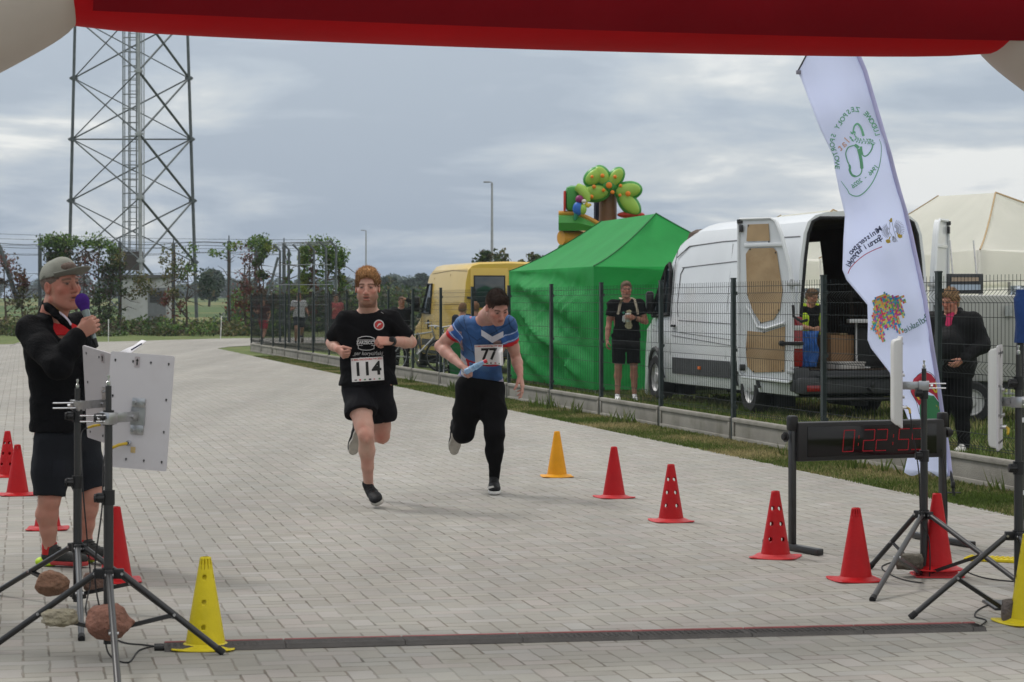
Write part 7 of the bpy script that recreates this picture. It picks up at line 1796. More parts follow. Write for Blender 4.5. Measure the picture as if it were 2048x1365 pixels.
# ================================================================ announcer
def limb_cut(S_, p0, e0, t, r=.13, extra=(0, 0, 0)):
    a = lmid(p0, e0, t); n = ((V(e0)-V(p0)).normalized()+V(extra)).normalized(); a3, n3 = A3(a), A3(n)
    def f(p): d = (p-a3) @ n3; rr_ = np.linalg.norm((p-a3)-np.outer(d, n3), axis=1); return np.maximum(-d, rr_-r)
    S_._add('s', f, a3-r-.1, a3+r+.1, 0)
def announcer():
    D = 12.6; q = q_at(D)
    root = empty('person', V((q(125, 0).x, D, 0)), 0, 'announcer in a grey cap and black jacket speaking into a purple microphone', 'person')
    hf = head_frame(q(122, 575, -.02), (.76, -.65, .08), (-.13, .03, 1)); hs = 1.14
    SKN = (.43, .215, .16)
    S_ = Sdf(); L = add_head(S_, hf, hs, mouth=.005, jaw=1.12)
    nb = q(106, 630, .02); fw = V((.78, -.62, 0)); ax = V((-.62, -.78, 0))
    sR, sL = nb+ax*.158+V((.0, 0, -.085)), nb-ax*.175+V((0, 0, -.07)); pel = q(132, 872, .02); hR, hL = q(108, 885, -.06), q(160, 885, .10)
    S_.chain([L(0, -.02, -.04), lmid(L(0, -.02, -.05), nb, .5), nb], [.066, .068, .075], .03)
    add_torso(S_, sR, sL, nb, pel, hR, hL, fw, 1.0)
    eR, wR = q(116, 733, -.32), q(158, 668, -.26); muscle_arm(S_, sR, eR, wR, 1.0)
    eL, wL = q(166, 748, .12), q(222, 745, -.10); muscle_arm(S_, sL, eL, wL, 1.0)
    micd = (q(165, 605, -.2)-q(186, 671, -.24)).normalized()
    add_hand(S_, wR, V((.80, -.05, .50)), V((.1, 1, .05)), micd, (1.15, 1.25, .9), thumb=(.7, .7), sc_=1.04)
    add_hand(S_, wL, V((.95, -.1, .25)), V((0, .3, 1)), V((0, -1, .1)), (.6, .8, .5), sc_=1.0)
    kR, aR = q(99, 1000, -.10), q(99, 1098, -.04); kL, aL = q(183, 988, .06), q(170, 1086, .12)
    muscle_leg(S_, hR, kR, aR, 1.06, (-.8, .3, 0)); muscle_leg(S_, hL, kL, aL, 1.04, (-.8, .3, 0))
    S_.build('body', skin_m, root, .0045, head_cols(hf, SKN, (.16, .13, .11), None, hs, .005, (.12, .08, .06), .5))
    Hs = Sdf(lambda p: .0015*vnoise(p, 280, 1)); add_hair(Hs, hf, hs, .003, top=.0); hair_clip(Hs, hf, hs, .06, nape=-.03)
    Hs.build('hair', hair_m, root, .005, lambda v: np.tile(np.array([[.17, .13, .11]]), (len(v), 1)))
    # cap
    c, r, f, u = hf; Lc = lambda x, y, z: c+(r*x+f*y+u*z)*hs; Rm = np.array([list(r), list(f), list(u)]).T
    C_ = Sdf(lambda p: .0012*vnoise(p, 60, 2)); C_.ell(Lc(0, -.008, .050), (.084*hs, .104*hs, .088*hs), Rm, .01); C_.ell(Lc(0, .030, .092), (.056*hs, .050*hs, .050*hs), Rm, .03)
    C_.clip(Lc(0, 0, .047), -(u*1-f*.10)); C_.ell(Lc(0, -.008, .036), (.080*hs, .100*hs, .084*hs), Rm, .003, 's')
    capm = cloth('grey cap cloth', (.27, .28, .245), .85, var=.15, bump=.4, bscale=300); cap = C_.build('cap', capm, root, .0045)
    m = MB(); rows = []
    for j in range(9):
        t = j/8; row = []
        for i in range(19):
            a = (i/18-.5)*pi*.92; ro = .092+.082*t; x = sin(a)*(.078+.016*t); y = .055+cos(a)*(.040+.098*t)*(1 if True else 0); z = .056+.030*t-.018*abs(sin(a))**2*(.4+.6*t)
            row.append(Lc(x, y, z))
        rows.append(row)
    m.grid(rows); b = m.build('brim', cloth('cap brim cloth', (.19, .195, .17), .85), cap); md = b.modifiers.new('t', 'SOLIDIFY'); md.thickness = .005
    m = MB(); bq = Lc(0, .082, .118)
    for k, (x, z) in enumerate(((-.018, .004), (-.004, .012), (.012, .008), (.024, .0))): m.disc(Lc(x-.0, .080-.25*abs(x)+.003, .104+z*.8), f, .006 if k % 2 else .0045, 8)
    m.build('cap_badge', white_ink, cap, smooth=False)
    m = MB(); m.lathe([(.001, .006), (.006, .004), (.007, -.002)], Lc(0, -.002, .138), 10); m.build('cap_button', capm, cap)
    # red shirt
    T_ = Sdf(folds(.003, 30, (0, 0, 1), 2)); add_torso(T_, sR, sL, nb, pel, hR, hL, fw, 1.07, .80, k=.068); T_.clip(q(110, 672, 0), (0, 0, -1)); T_.clip(nb+fw*.01, -fw); T_.ell(nb+fw*.05+V((0, 0, .03)), (.075, .075, .04), None, .006, 's')
    T_.build('shirt', cloth('red shirt cloth', (.50, .018, .022), .8), root, .006)
    # jacket
    J_ = Sdf(lambda p: folds(.0055, 26, (.5, .2, .9), 4)(p)+folds(.003, 64, (.3, .5, .8), 9)(p)); add_torso(J_, sR, sL, nb, pel, hR, hL, fw, 1.13, .82, k=.05)
    J_.chain([lmid(nb, pel, .6), pel+V((0, 0, .0))], [.155, .178], .06, (fw, .90))
    J_.chain([sR, lmid(sR, eR, .5), eR, lmid(eR, wR, .5), lmid(eR, wR, .88)], [.084, .078, .072, .062, .050], .03)
    J_.chain([sL, lmid(sL, eL, .5), eL, lmid(eL, wL, .5), lmid(eL, wL, .9)], [.088, .078, .070, .062, .050], .03)
    J_.chain([nb+V((0, .0, -.01)), nb+V((.0, .0, .02))], [.086, .076], .03)
    J_.clip(q(120, 862, 0), (.02, 0, -1))
    J_.ell(nb+fw*.03+V((0, 0, .11)), (.072, .072, .085), None, .006, 's')
    J_.cone(nb+fw*.16+V((.02, 0, .03)), nb+fw*.21+V((.03, 0, -.25)), .100, .048, .006, None, 's')
    J_.cone(nb+fw*.10+V((0, 0, .03)), nb+fw*.17+V((0, 0, -.06)), .066, .05, .006, None, 's')
    J_.ell(nb+fw*.135+V((.0, 0, -.025)), (.092, .092, .12), None, .006, 's')
    J_.build('jacket', cloth('black jacket cloth', (.005, .0053, .0065), .85, bump=.35, bscale=90, spec=.1), root, .0065)
    B_ = Sdf(folds(.006, 30, (.8, .3, .3), 8)); B_.chain([q(130, 845, .02), pel], [.14, .15], .05, (fw, .9))
    for hp, kn in ((hR, kR), (hL, kL)): B_.chain([hp+V((0, 0, .0)), lmid(hp, kn, .5), lmid(hp, kn, 1.0)], [.115, .098, .086], .05)
    for hp, kn in ((hR, kR), (hL, kL)): limb_cut(B_, hp, kn, .93, .12)
    B_.clip(q(120, 850, 0), (0, 0, 1)); st = B_.build('shorts', cloth('dark navy shorts', (.012, .014, .018), .8), root, .006)
    m = MB(); on = Onto([st], (.25, 1, 0)); pk = [on.pt(q(86+i*6, 925+j*11, -.3), .006) for j in range(4) for i in range(5)]; m.q(pk, [(j*5+i, j*5+i+1, j*5+i+6, j*5+i+5) for j in range(3) for i in range(4)]); m.build('pocket', cloth('pocket cloth', (.014, .016, .021), .8), st)
    sm = (cloth('grey running shoe', (.035, .036, .034), .6, var=.3, vscale=30), mat('red sole edge', (.40, .04, .04), .6, 0, .3, 20), lace_b)
    for an, tx in ((aR, q(158, 1140, -.10)), (aL, q(205, 1134, .02))):
        s = shoe(root, an, tx, (0, 0, 1), sm, .29, .050)
        h = V(an)-(V(tx)-V(an)).normalized()*.05; h.z = .035
        X = Sdf(); X.ell(h+V((-.006, 0, .0)), (.034, .040, .026), None, 0); X.ell(h+V((.04, -.02, -.008)), (.05, .038, .016), None, .01); X.build('heel_cup', mat('lime heel', (.42, .62, .02), .5), s, .005)
        m = MB(); a = V(an)+V((0, 0, .0)); m.tube([a+V((0, 0, -.03)), a+V((0, 0, .035))], .041, 14); m.build('sock', mat('red sock', (.42, .02, .02), .9), root)
    X = Sdf(); X.chain([q(96, 606, .07), q(93, 607, .0), q(98, 615, -.06), q(112, 628, -.09), q(126, 641, -.10), q(140, 656, -.10)], [.022, .024, .024, .022, .020, .012], .015); X.build('collar', cloth('black jacket cloth', (.005, .0053, .0065)), root, .006)
    # lanyard
    on = Onto([o for o in root.children if o.name.startswith('jacket') or o.name.startswith('shirt')], (0, 1, 0))
    for nm, pts, mt in (('lanyard', [(99, 606), (104, 612), (110, 617), (115, 621), (119, 625)], mat('yellow lanyard', (.55, .38, .03), .6)), ('lanyard', [(119, 625), (124, 629), (129, 633), (134, 638), (139, 644), (142, 650)], mat('white lanyard', (.55, .50, .58), .6, 0, .4, 120))):
        m = MB(); pp = [q(x, y, -.035-(x-98)*.0030) for x, y in pts]; m.tube(pp, .006, 6); m.build(nm, mt, root)
    m = MB(); rg = q(183, 637, -.33); childfix(root)
    a, b = q(187, 673, -.235), q(165, 604, -.195); d = (b-a).normalized(); rot = V((0, 0, 1)).rotation_difference(d).to_matrix(); Lm = (b-a).length
    r_ = empty('microphone', a, 0, 'handheld microphone with a purple foam windshield held by the announcer', 'microphone')
    m = MB(); m.lathe([(.001, -.02), (.012, -.018), (.014, .0), (.015, .05), (.019, Lm*.55), (.023, Lm-.045), (.024, Lm-.03)], a, 20, rot=rot); m.build('handle', mat('grey green microphone metal', (.22, .27, .27), .35, .5), r_)
    m = MB(); m.lathe([(.001, -.065), (.011, -.06), (.0125, -.02), (.013, -.015)], a, 14, rot=rot); m.build('antenna_cap', black_plastic, r_)
    X = Sdf(lambda p: .0012*vnoise(p, 900, 1)); X.ell(b+d*.004, (.0385, .0385, .043), np.array(rot), 0); X.cone(b-d*.025, b-d*.036, .031, .027, .01); X.build('windshield', mat('purple foam', (.085, .03, .27), .9, 0, .15, 60, .8, 500, spec=.1), r_, .004)
    childfix(r_)
    dd = -.42; m = MB(); rows = [[P(226, 712, 12.3), P(250, 700, 12.45), P(268, 692, 12.55), P(284, 681, 12.6)], [P(250, 716, 12.05), P(262, 707, 12.15), P(274, 698, 12.25), P(293, 683, 12.35)]]
    m.grid(rows); o = m.build('paper_sheet', mat('white paper', (.72, .72, .76), .6, 0, .02)); md = o.modifiers.new('t', 'SOLIDIFY'); md.thickness = .003; settle(o); tag(o, 'white sheets of paper held by the announcer above the antenna panel', 'paper')
    m = MB(); m.cyl(P(263, 700, 12.12), P(283, 688, 12.22), .0045, 8); o = m.build('pen', mat('navy pen', (.015, .02, .06), .4)); settle(o); tag(o, 'dark pen lying across the white sheets', 'pen')
announcer()

# ================================================================ bystanders
def stander(label, base, ht, yaw, top, bottom, hair, arms, group=None, sleeve=.6, leg=.95, skin=(.42, .22, .15), shoes=None, hairlen=0, build=1.0, stride=0, vox=.009, headp=(0, 0), extra=None, detail=True, kneel=0, belly=0, sock=None, coat=0, name='person', cat='person', tilt=0):
    """arms: ((elbow),(wrist)) for the person's image-left and image-right arm, in units of body height, x right, y towards viewer, z up"""
    base = V(base); cy, sy = cos(yaw), sin(yaw); k = ht/1.78
    W_ = lambda x, y, z: base+V((x*cy+y*sy, x*sy-y*cy, 0))*k*1.0+V((0, 0, z*k))     # y: forward
    root = empty(name, base, 0, label, cat, group)
    fw = (W_(0, 1, 0)-W_(0, 0, 0)).normalized(); rt_ = (W_(1, 0, 0)-W_(0, 0, 0)).normalized()
    hf = head_frame(W_(headp[0]*.1, .03+headp[1]*.05, 1.635-abs(headp[1])*.03), fw+rt_*headp[0]+V((0, 0, -headp[1])), V((0, 0, 1))+fw*headp[1]); hs = k*1.0
    S_ = Sdf(); L = add_head(S_, hf, hs, .001, 1.0)
    nb = W_(0, .0, 1.485); b = build; sA, sB = W_(-.185*b, 0, 1.425), W_(.185*b, 0, 1.425); pel = W_(0, -.01, .97); hA, hB = W_(-.095, 0, .93), W_(.095, 0, .93)
    S_.chain([L(0, -.02, -.04), nb], [.056*k, .064*k], .03); add_torso(S_, sA, sB, nb, pel, hA, hB, fw, .95*k*b, belly=belly)
    J = [tuple(W_(*a) for a in arm) for arm in arms]
    for (el, wr), sh, sg in zip(J, (sA, sB), (-1, 1)):
        muscle_arm(S_, sh, el, wr, k*.95*(.5+.5*b)); d = (wr-el).normalized(); inner = rt_*(-sg)
        add_hand(S_, wr, d, (inner-d*inner.dot(d))+V((0, 0, .001)), fw+V((0, 0, .3)), (.5, .6, .4), sc_=k*.95)
    kA, kB = W_(-.115, .02+stride*.25, .50+abs(stride)*.03), W_(.115, .02-stride*.12, .50+max(0, stride)*.0); aA, aB = W_(-.125, stride*.12, .085+abs(stride)*.02), W_(.125, -stride*.45, .085+abs(stride)*.22)
    muscle_leg(S_, hA, kA, aA, k*.98, -fw); muscle_leg(S_, hB, kB, aB, k*.98, -fw)
    S_.build('body', skin_m, root, vox if not detail else min(vox, .007), head_cols(hf, skin, hair, None, hs, .001))
    Hs = Sdf(lambda p: .002*vnoise(p, 200, 1)); add_hair(Hs, hf, hs, .006+hairlen*.2, top=.008+hairlen*.1)
    if hairlen: Hs.ell(L(0, -.045, -.01-hairlen*.4), (.085*hs, .07*hs, (.08+hairlen)*hs), None, .03)
    hair_clip(Hs, hf, hs, .066, nape=-.055-hairlen)
    hc = np.array(hair); h_ = Hs.build('hair', hair_m, root, vox, lambda v: hc[None]*(1+.25*vnoise(v, 180, 1)[:, None]))
    if detail: strands(h_, hf, 1500, .014+hairlen*.5, hair_m, 3, .5, (0, -.2, .2 if hairlen else .6), .002)
    T_ = Sdf(folds(.007, 34, (.3, .3, 1), len(label))); add_torso(T_, sA, sB, nb-V((0, 0, .01)), pel, hA, hB, fw, 1.12*k*b, .78, belly=belly*1.05, k=.06)
    T_.chain([lmid(nb, pel, .6), pel+V((0, 0, -.01*k))], [.138*k*b, .152*k*b+belly*.3], .05, (fw, .82))
    for (el, wr), sh in zip(J, (sA, sB)):
        if sleeve <= 1: T_.cone(sh, lmid(sh, el, sleeve*.9), .072*k*b, .066*k*b, .04)
        else: T_.chain([sh, el, lmid(el, wr, sleeve-1.05)], [.076*k*b, .064*k*b, .050*k*b], .03)
    hem = .93 if not coat else .80
    if coat: T_.chain([pel, W_(0, 0, .8)], [.155*k*b, .165*k*b], .05, (fw, .85))
    T_.clip(W_(0, 0, hem), V((0, 0, -1))); T_.ell(nb+fw*.03*k+V((0, 0, .04*k)), (.066*k, .07*k, .05*k), None, .006, 's')
    for (el, wr), sh in zip(J, (sA, sB)):
        if sleeve <= 1: limb_cut(T_, sh, el, sleeve*.92, .11)
    tp = T_.build('top', top, root, vox)
    B_ = Sdf(folds(.006, 30, (.8, .3, .4), 3)); B_.chain([W_(0, 0, 1.02), pel], [.13*k*b, .138*k*b], .05, (fw, .86))
    for hp, kn, an in ((hA, kA, aA), (hB, kB, aB)):
        if leg <= 1: B_.chain([hp, lmid(hp, kn, leg)], [.103*k*b, .088*k*b], .02)
        else: B_.chain([hp, kn, lmid(kn, an, .5), an], [.102*k*b, .078*k*b, .070*k, .066*k], .04)
    for hp, kn in ((hA, kA), (hB, kB)):
        if leg <= 1: limb_cut(B_, hp, kn, leg*.95, .11)
    B_.clip(W_(0, 0, 1.0), (0, 0, 1)); B_.build('bottom', bottom, root, vox)
    for an in (aA, aB): shoe(root, an, an+fw*.2*k+V((0, 0, -.08)), (0, 0, 1), shoes or (shoe_black, sole_white, lace_b), .27*k, .044, vox=.008, laces=False)
    if sock:
        for an in (aA, aB): m = MB(); m.cyl(an-V((0, 0, .03)), an+V((0, 0, .04)), .038*k, 12); m.build('sock', sock, root)
    if extra: extra(root, W_, L, tp, J, fw)
    childfix(root); return root
bc2 = cloth('black cotton', (.007, .007, .008), .88); wh_shoe = (mat('white trainer', (.72, .72, .72), .5, 0, .08, 20), sole_white, mat('white laces', (.6, .6, .6), .7))
def bp_extra(root, W_, L, tp, J, fw):
    on = Onto([tp], (0, 1, 0)); 
    for s in (-1, 1):
        m = MB(); pts = [on.pt(W_(s*(.10+.012*i), .5, 1.50-.055*i), .008) for i in range(5)]; pts = [W_(s*.085, -.05, 1.52)]+pts; m.tube(pts, .019, 6, flat=.5); m.build('backpack_strap', mat('beige webbing', (.42, .36, .27), .8), root)
    m = MB(); m.box(W_(0, -.2, 1.22), (.30, .14, .42), bev=.05); m.build('backpack', mat('beige rucksack', (.36, .31, .24), .85, 0, .15, 8), root)
    for pts, c_ in (([(-.03, 1.33), (.02, 1.35), (.055, 1.33), (.05, 1.30), (.02, 1.285), (.06, 1.22), (.045, 1.17), (.06, 1.12), (.05, 1.075), (.01, 1.065), (-.03, 1.08), (-.055, 1.115), (-.03, 1.14), (-.045, 1.2), (-.02, 1.27)], (.42, .38, .24)), ([(-.08, 1.26), (-.04, 1.28), (-.035, 1.2), (-.06, 1.16), (-.09, 1.19)], (.45, .46, .45)), ([(-.09, 1.31), (-.06, 1.33), (-.05, 1.30), (-.07, 1.285)], (.03, .25, .14))):
        m = MB(); cx_ = sum(p[0] for p in pts)/len(pts); cz_ = sum(p[1] for p in pts)/len(pts); vv = [on.pt(W_(cx_, .5, cz_), .006)]+[on.pt(W_(x, .5, z), .006) for x, z in pts]; n = len(pts); m.q(vv, [(0, 1+i, 1+(i+1) % n) for i in range(n)]); m.build('shirt_print', mat('shirt print %.2f' % c_[0], c_, .8), root, smooth=False)
    a = lmid(J[1][1], J[1][0], .08); d = (J[1][0]-J[1][1]).normalized(); m = MB(); m.tube([a-d*.012, a+d*.012], .033, 14); m.build('watch', black_plastic, root)
b = G(1253, 803)
pm_ = stander('man in a black printed T-shirt with beige backpack straps, standing by the green tent', (P(1252, 0, 33.7).x, 33.7, 0), 1.78, .05, bc2, bc2, (.20, .14, .10), (((-.25, -.02, 1.14), (-.285, .08, .90)), ((.29, .02, 1.17), (.09, .22, 1.235))), sleeve=.62, leg=.90, build=1.08, shoes=wh_shoe, extra=bp_extra, skin=(.40, .20, .14), belly=.01)
c0 = P(1256, 636, 33.46); r_ = empty('drink_cup', c0-V((0, 0, .06)), 0, 'pale drink cup held at chest height by the man with the backpack', 'cup'); m = MB(); m.lathe([(.001, -.06), (.028, -.058), (.036, .05), (.038, .052)], c0, 16); m.build('cup_body', mat('pale green cup', (.35, .42, .36), .5), r_); m = MB(); m.lathe([(.040, .05), (.040, .06), (.02, .068), (.001, .07)], c0, 16); m.build('lid', mat('white cup lid', (.6, .6, .58), .5), r_); childfix(r_)
dark_grey = cloth('charcoal jacket', (.009, .009, .010), .75, spec=.15)
def lady_extra(root, W_, L, tp, J, fw):
    X = Sdf(); X.cone(W_(0, .03, 1.47), W_(0, .085, 1.36), .055, .05, .02); X.build('pink_top', cloth('pink top', (.45, .03, .10), .8), root, .008)
    X = Sdf(folds(.004, 40, (0, 0, 1), 1)); n_ = W_(0, 0, 1.50)
    X.chain([W_(-.09, .02, 1.49), W_(-.05, -.08, 1.52), W_(.05, -.08, 1.52), W_(.09, .02, 1.49)], [.035]*4, .02); X.build('hood', dark_grey, root, .008)
stander('woman in a black jacket and black trousers standing behind the fence right of the flag', (P(1905, 0, 22.3).x, 22.3, 0), 1.60, -.55, dark_grey, bc2, (.32, .20, .11), (((-.27, -.05, 1.15), (-.20, .18, .98)), ((.34, .0, 1.16), (.19, .22, 1.0))), sleeve=1.9, leg=1.3, build=1.28, hairlen=.03, headp=(-.15, .25), coat=1, shoes=(mat('white sandal', (.6, .58, .56), .6), sole_white, lace_b), extra=lady_extra, skin=(.46, .22, .16), belly=.10)
def vest_extra(root, W_, L, tp, J, fw):
    lime = cloth('lime safety vest', (.40, .55, .04), .7)
    for s in (-1, 1):
        X = Sdf(); X.chain([W_(s*.12, -.02, 1.46), W_(s*.15, .05, 1.3), W_(s*.16, .05, .95)], [.07, .075, .08], .03, (fw, .9)); X.cone(W_(s*.19, 0, 1.42), W_(s*.26, 0, 1.18), .075, .07, .03); X.build('safety_vest', lime, root, .01)
stander('person in a lime safety vest beyond the open side door of the white van', (P(1620, 0, 34.6).x, 34.6, 0), 1.68, .5, bc2, cloth('dark trousers', (.02, .02, .025), .8), (.16, .10, .06), (((-.24, .05, 1.16), (-.10, .24, 1.12)), ((.24, .05, 1.16), (.12, .26, 1.14))), sleeve=.7, leg=1.3, build=1.05, headp=(.1, .3), extra=vest_extra, hairlen=.01, vox=.011)
stander('man in a white T-shirt and dark shorts running on the far path behind the fence', (P(598, 0, 78).x, 78, 0.02), 1.80, .2, cloth('white T-shirt', (.55, .56, .58), .8), cloth('slate shorts', (.02, .025, .035), .8), (.10, .06, .04), (((-.26, .0, 1.18), (-.20, .24, 1.22)), ((.26, -.08, 1.18), (.30, .12, 1.04))), stride=1, leg=.8, vox=.015, detail=False)
stander('woman in dark top and pink red shorts behind the far corner of the fence', (P(527, 0, 77).x, 77, 0.02), 1.62, -.4, cloth('maroon brown top', (.08, .03, .03), .8), cloth('pink red shorts', (.40, .03, .05), .8), (.12, .06, .03), (((-.22, .05, 1.2), (-.22, .26, 1.26)), ((.24, -.05, 1.16), (.26, .1, .95))), stride=-.7, leg=.8, hairlen=.05, vox=.015, detail=False)
stander('person in a pink red top on the far path near runner 114', (P(672, 0, 76).x, 76, 0.02), 1.72, .3, cloth('salmon top', (.40, .10, .10), .8), cloth('grey shorts far', (.03, .03, .03), .8), (.10, .06, .04), (((-.24, .0, 1.18), (-.16, .24, 1.25)), ((.25, -.08, 1.18), (.28, .12, 1.1))), stride=.6, leg=.8, vox=.015, detail=False)
stander('man in black raising a hand to his head behind the shoulder of runner 114', (P(803, 0, 50).x, 50, 0), 1.60, .1, bc2, bc2, (.10, .06, .045), (((-.25, -.02, 1.14), (-.24, .1, .92)), ((.36, .10, 1.56), (.10, .14, 1.70))), sleeve=1.9, leg=1.3, vox=.012, detail=False, build=1.05)
for px, dd, hh, yw, lab, hcol in ((925, 41.5, 1.46, 2.6, 'child with brown hair left of runner 77, mostly hidden by his shoulder', (.20, .11, .06)), (951, 42.5, 1.48, 3.0, 'second reddish haired child just behind the neck of runner 77', (.24, .11, .06))):
    stander(lab, (P(px, 0, dd).x, dd, 0), hh, yw, cloth('navy hoodie', (.02, .025, .04), .8), bc2, hcol, (((-.23, .0, 1.16), (-.24, .1, .92)), ((.23, .0, 1.16), (.24, .1, .92))), sleeve=1.9, leg=1.3, vox=.012, detail=False, hairlen=.01, group='children behind the second runner')

# ================================================================ bicycle, bin
def bicycle(c, yaw, label):
    rot = Matrix.Rotation(yaw, 3, 'Z'); c = V(c); L_ = lambda x, y, z: c+rot @ V((x, y, z)); root = empty('bicycle', c, 0, label, 'bicycle', 'bicycles parked beyond the fence')
    fm = mat('silver bicycle frame', (.35, .36, .37), .35, .6)
    for x in (-.52, .52):
        m = MB(); m.tube([L_(x+.33*cos(a), 0, .34+.33*sin(a)) for a in [2*pi*k/32 for k in range(32)]], .021, 8, closed=True); w = m.build('wheel', tyre_m, root)
        m = MB(); m.tube([L_(x+.305*cos(a), 0, .34+.305*sin(a)) for a in [2*pi*k/32 for k in range(32)]], .009, 6, closed=True)
        for k in range(16): a = 2*pi*k/16; m.cyl(L_(x, 0, .34), L_(x+.305*cos(a), 0, .34+.305*sin(a)), .0018, 4)
        m.cyl(L_(x, -.05, .34), L_(x, .05, .34), .018, 8); m.build('rim', fm, w)
    m = MB()
    for a, b_, r in (((-.52, 0, .34), (-.05, 0, .30), .01), ((-.52, 0, .34), (-.18, 0, .78), .01), ((-.05, 0, .30), (-.2, 0, .88), .017), ((-.05, 0, .30), (.36, 0, .72), .018), ((-.17, 0, .76), (.34, 0, .84), .016), ((.33, 0, .88), (.38, 0, .68), .02), ((.38, 0, .68), (.52, 0, .34), .014)): m.cyl(L_(*a), L_(*b_), r, 8)
    m.build('frame', fm, root)
    m = MB(); m.cyl(L_(.33, 0, .86), L_(.31, 0, 1.0), .014, 8); m.tube([L_(.22, -.29, 1.02), L_(.30, -.16, 1.03), L_(.32, 0, 1.0), L_(.30, .16, 1.03), L_(.22, .29, 1.02)], .012, 8); m.build('handlebar', chrome, root)
    m = MB(); m.lathe([(.001, 0), (.03, .01), (.04, .05), (.045, .055)], L_(.36, 0, .94), 12, rot=rot @ Matrix.Rotation(R(90), 3, 'Y')); m.build('lamp', chrome, root)
    m = MB(); m.cyl(L_(-.2, 0, .86), L_(-.21, 0, .93), .013, 8); X = Sdf(); X.cone(L_(-.3, 0, .95), L_(-.07, 0, .95), .07, .025, .01, (V((0, 0, 1)), .45)); X.build('saddle', black_plastic, root, .008); m.build('seat_post', fm, root)
    m = MB(); m.lathe([(.001, -.006), (.09, -.005), (.09, .005), (.001, .006)], L_(-.05, -.05, .30), 20, rot=rot @ Matrix.Rotation(R(90), 3, 'X')); m.cyl(L_(-.05, -.1, .30), L_(.06, -.1, .18), .009, 6); m.cyl(L_(-.05, .1, .30), L_(-.16, .1, .42), .009, 6); m.build('crank', chrome, root)
    m = MB(); m.cyl(L_(-.1, .04, .3), L_(-.14, .24, .0), .008, 6); m.build('kickstand', fm, root)
    childfix(root)
bicycle((P(893, 0, 42.5).x, 42.5, 0), R(-100), 'bicycle seen head on with its handlebar in front of the yellow van')
bicycle((P(868, 0, 48.5).x-.35, 48.2, 0), R(8), 'bicycle standing by the nose of the yellow van')
def bin_():
    c = V((P(926, 0, 40.6).x, 40.6, 0)); root = empty('wheelie_bin', c, 0, 'green plastic bin showing between the arm and body of runner 77', 'bin'); gm = mat('green bin plastic', (.02, .17, .05), .5, 0, .1, 4)
    m = MB(); m.q([c+V(p) for p in ((-.2, -.25, .05), (.2, -.25, .05), (.2, .25, .05), (-.2, .25, .05), (-.28, -.34, .82), (.28, -.34, .82), (.28, .34, .82), (-.28, .34, .82))], [(0, 1, 5, 4), (1, 2, 6, 5), (2, 3, 7, 6), (3, 0, 4, 7), (3, 2, 1, 0), (4, 5, 6, 7)]); m.build('body', gm, root, smooth=False)
    m = MB(); m.box(c+V((0, 0, .85)), (.6, .72, .06), bev=.02); m.cyl(c+V((-.25, .38, .86)), c+V((.25, .38, .86)), .02, 8); m.build('lid', gm, root)
    for s in (-1, 1): m = MB(); m.cyl(c+V((s*.2, .28, .1)), c+V((s*.25, .28, .1)), .1, 16); m.build('wheel', rubber, root)
    childfix(root)
bin_()
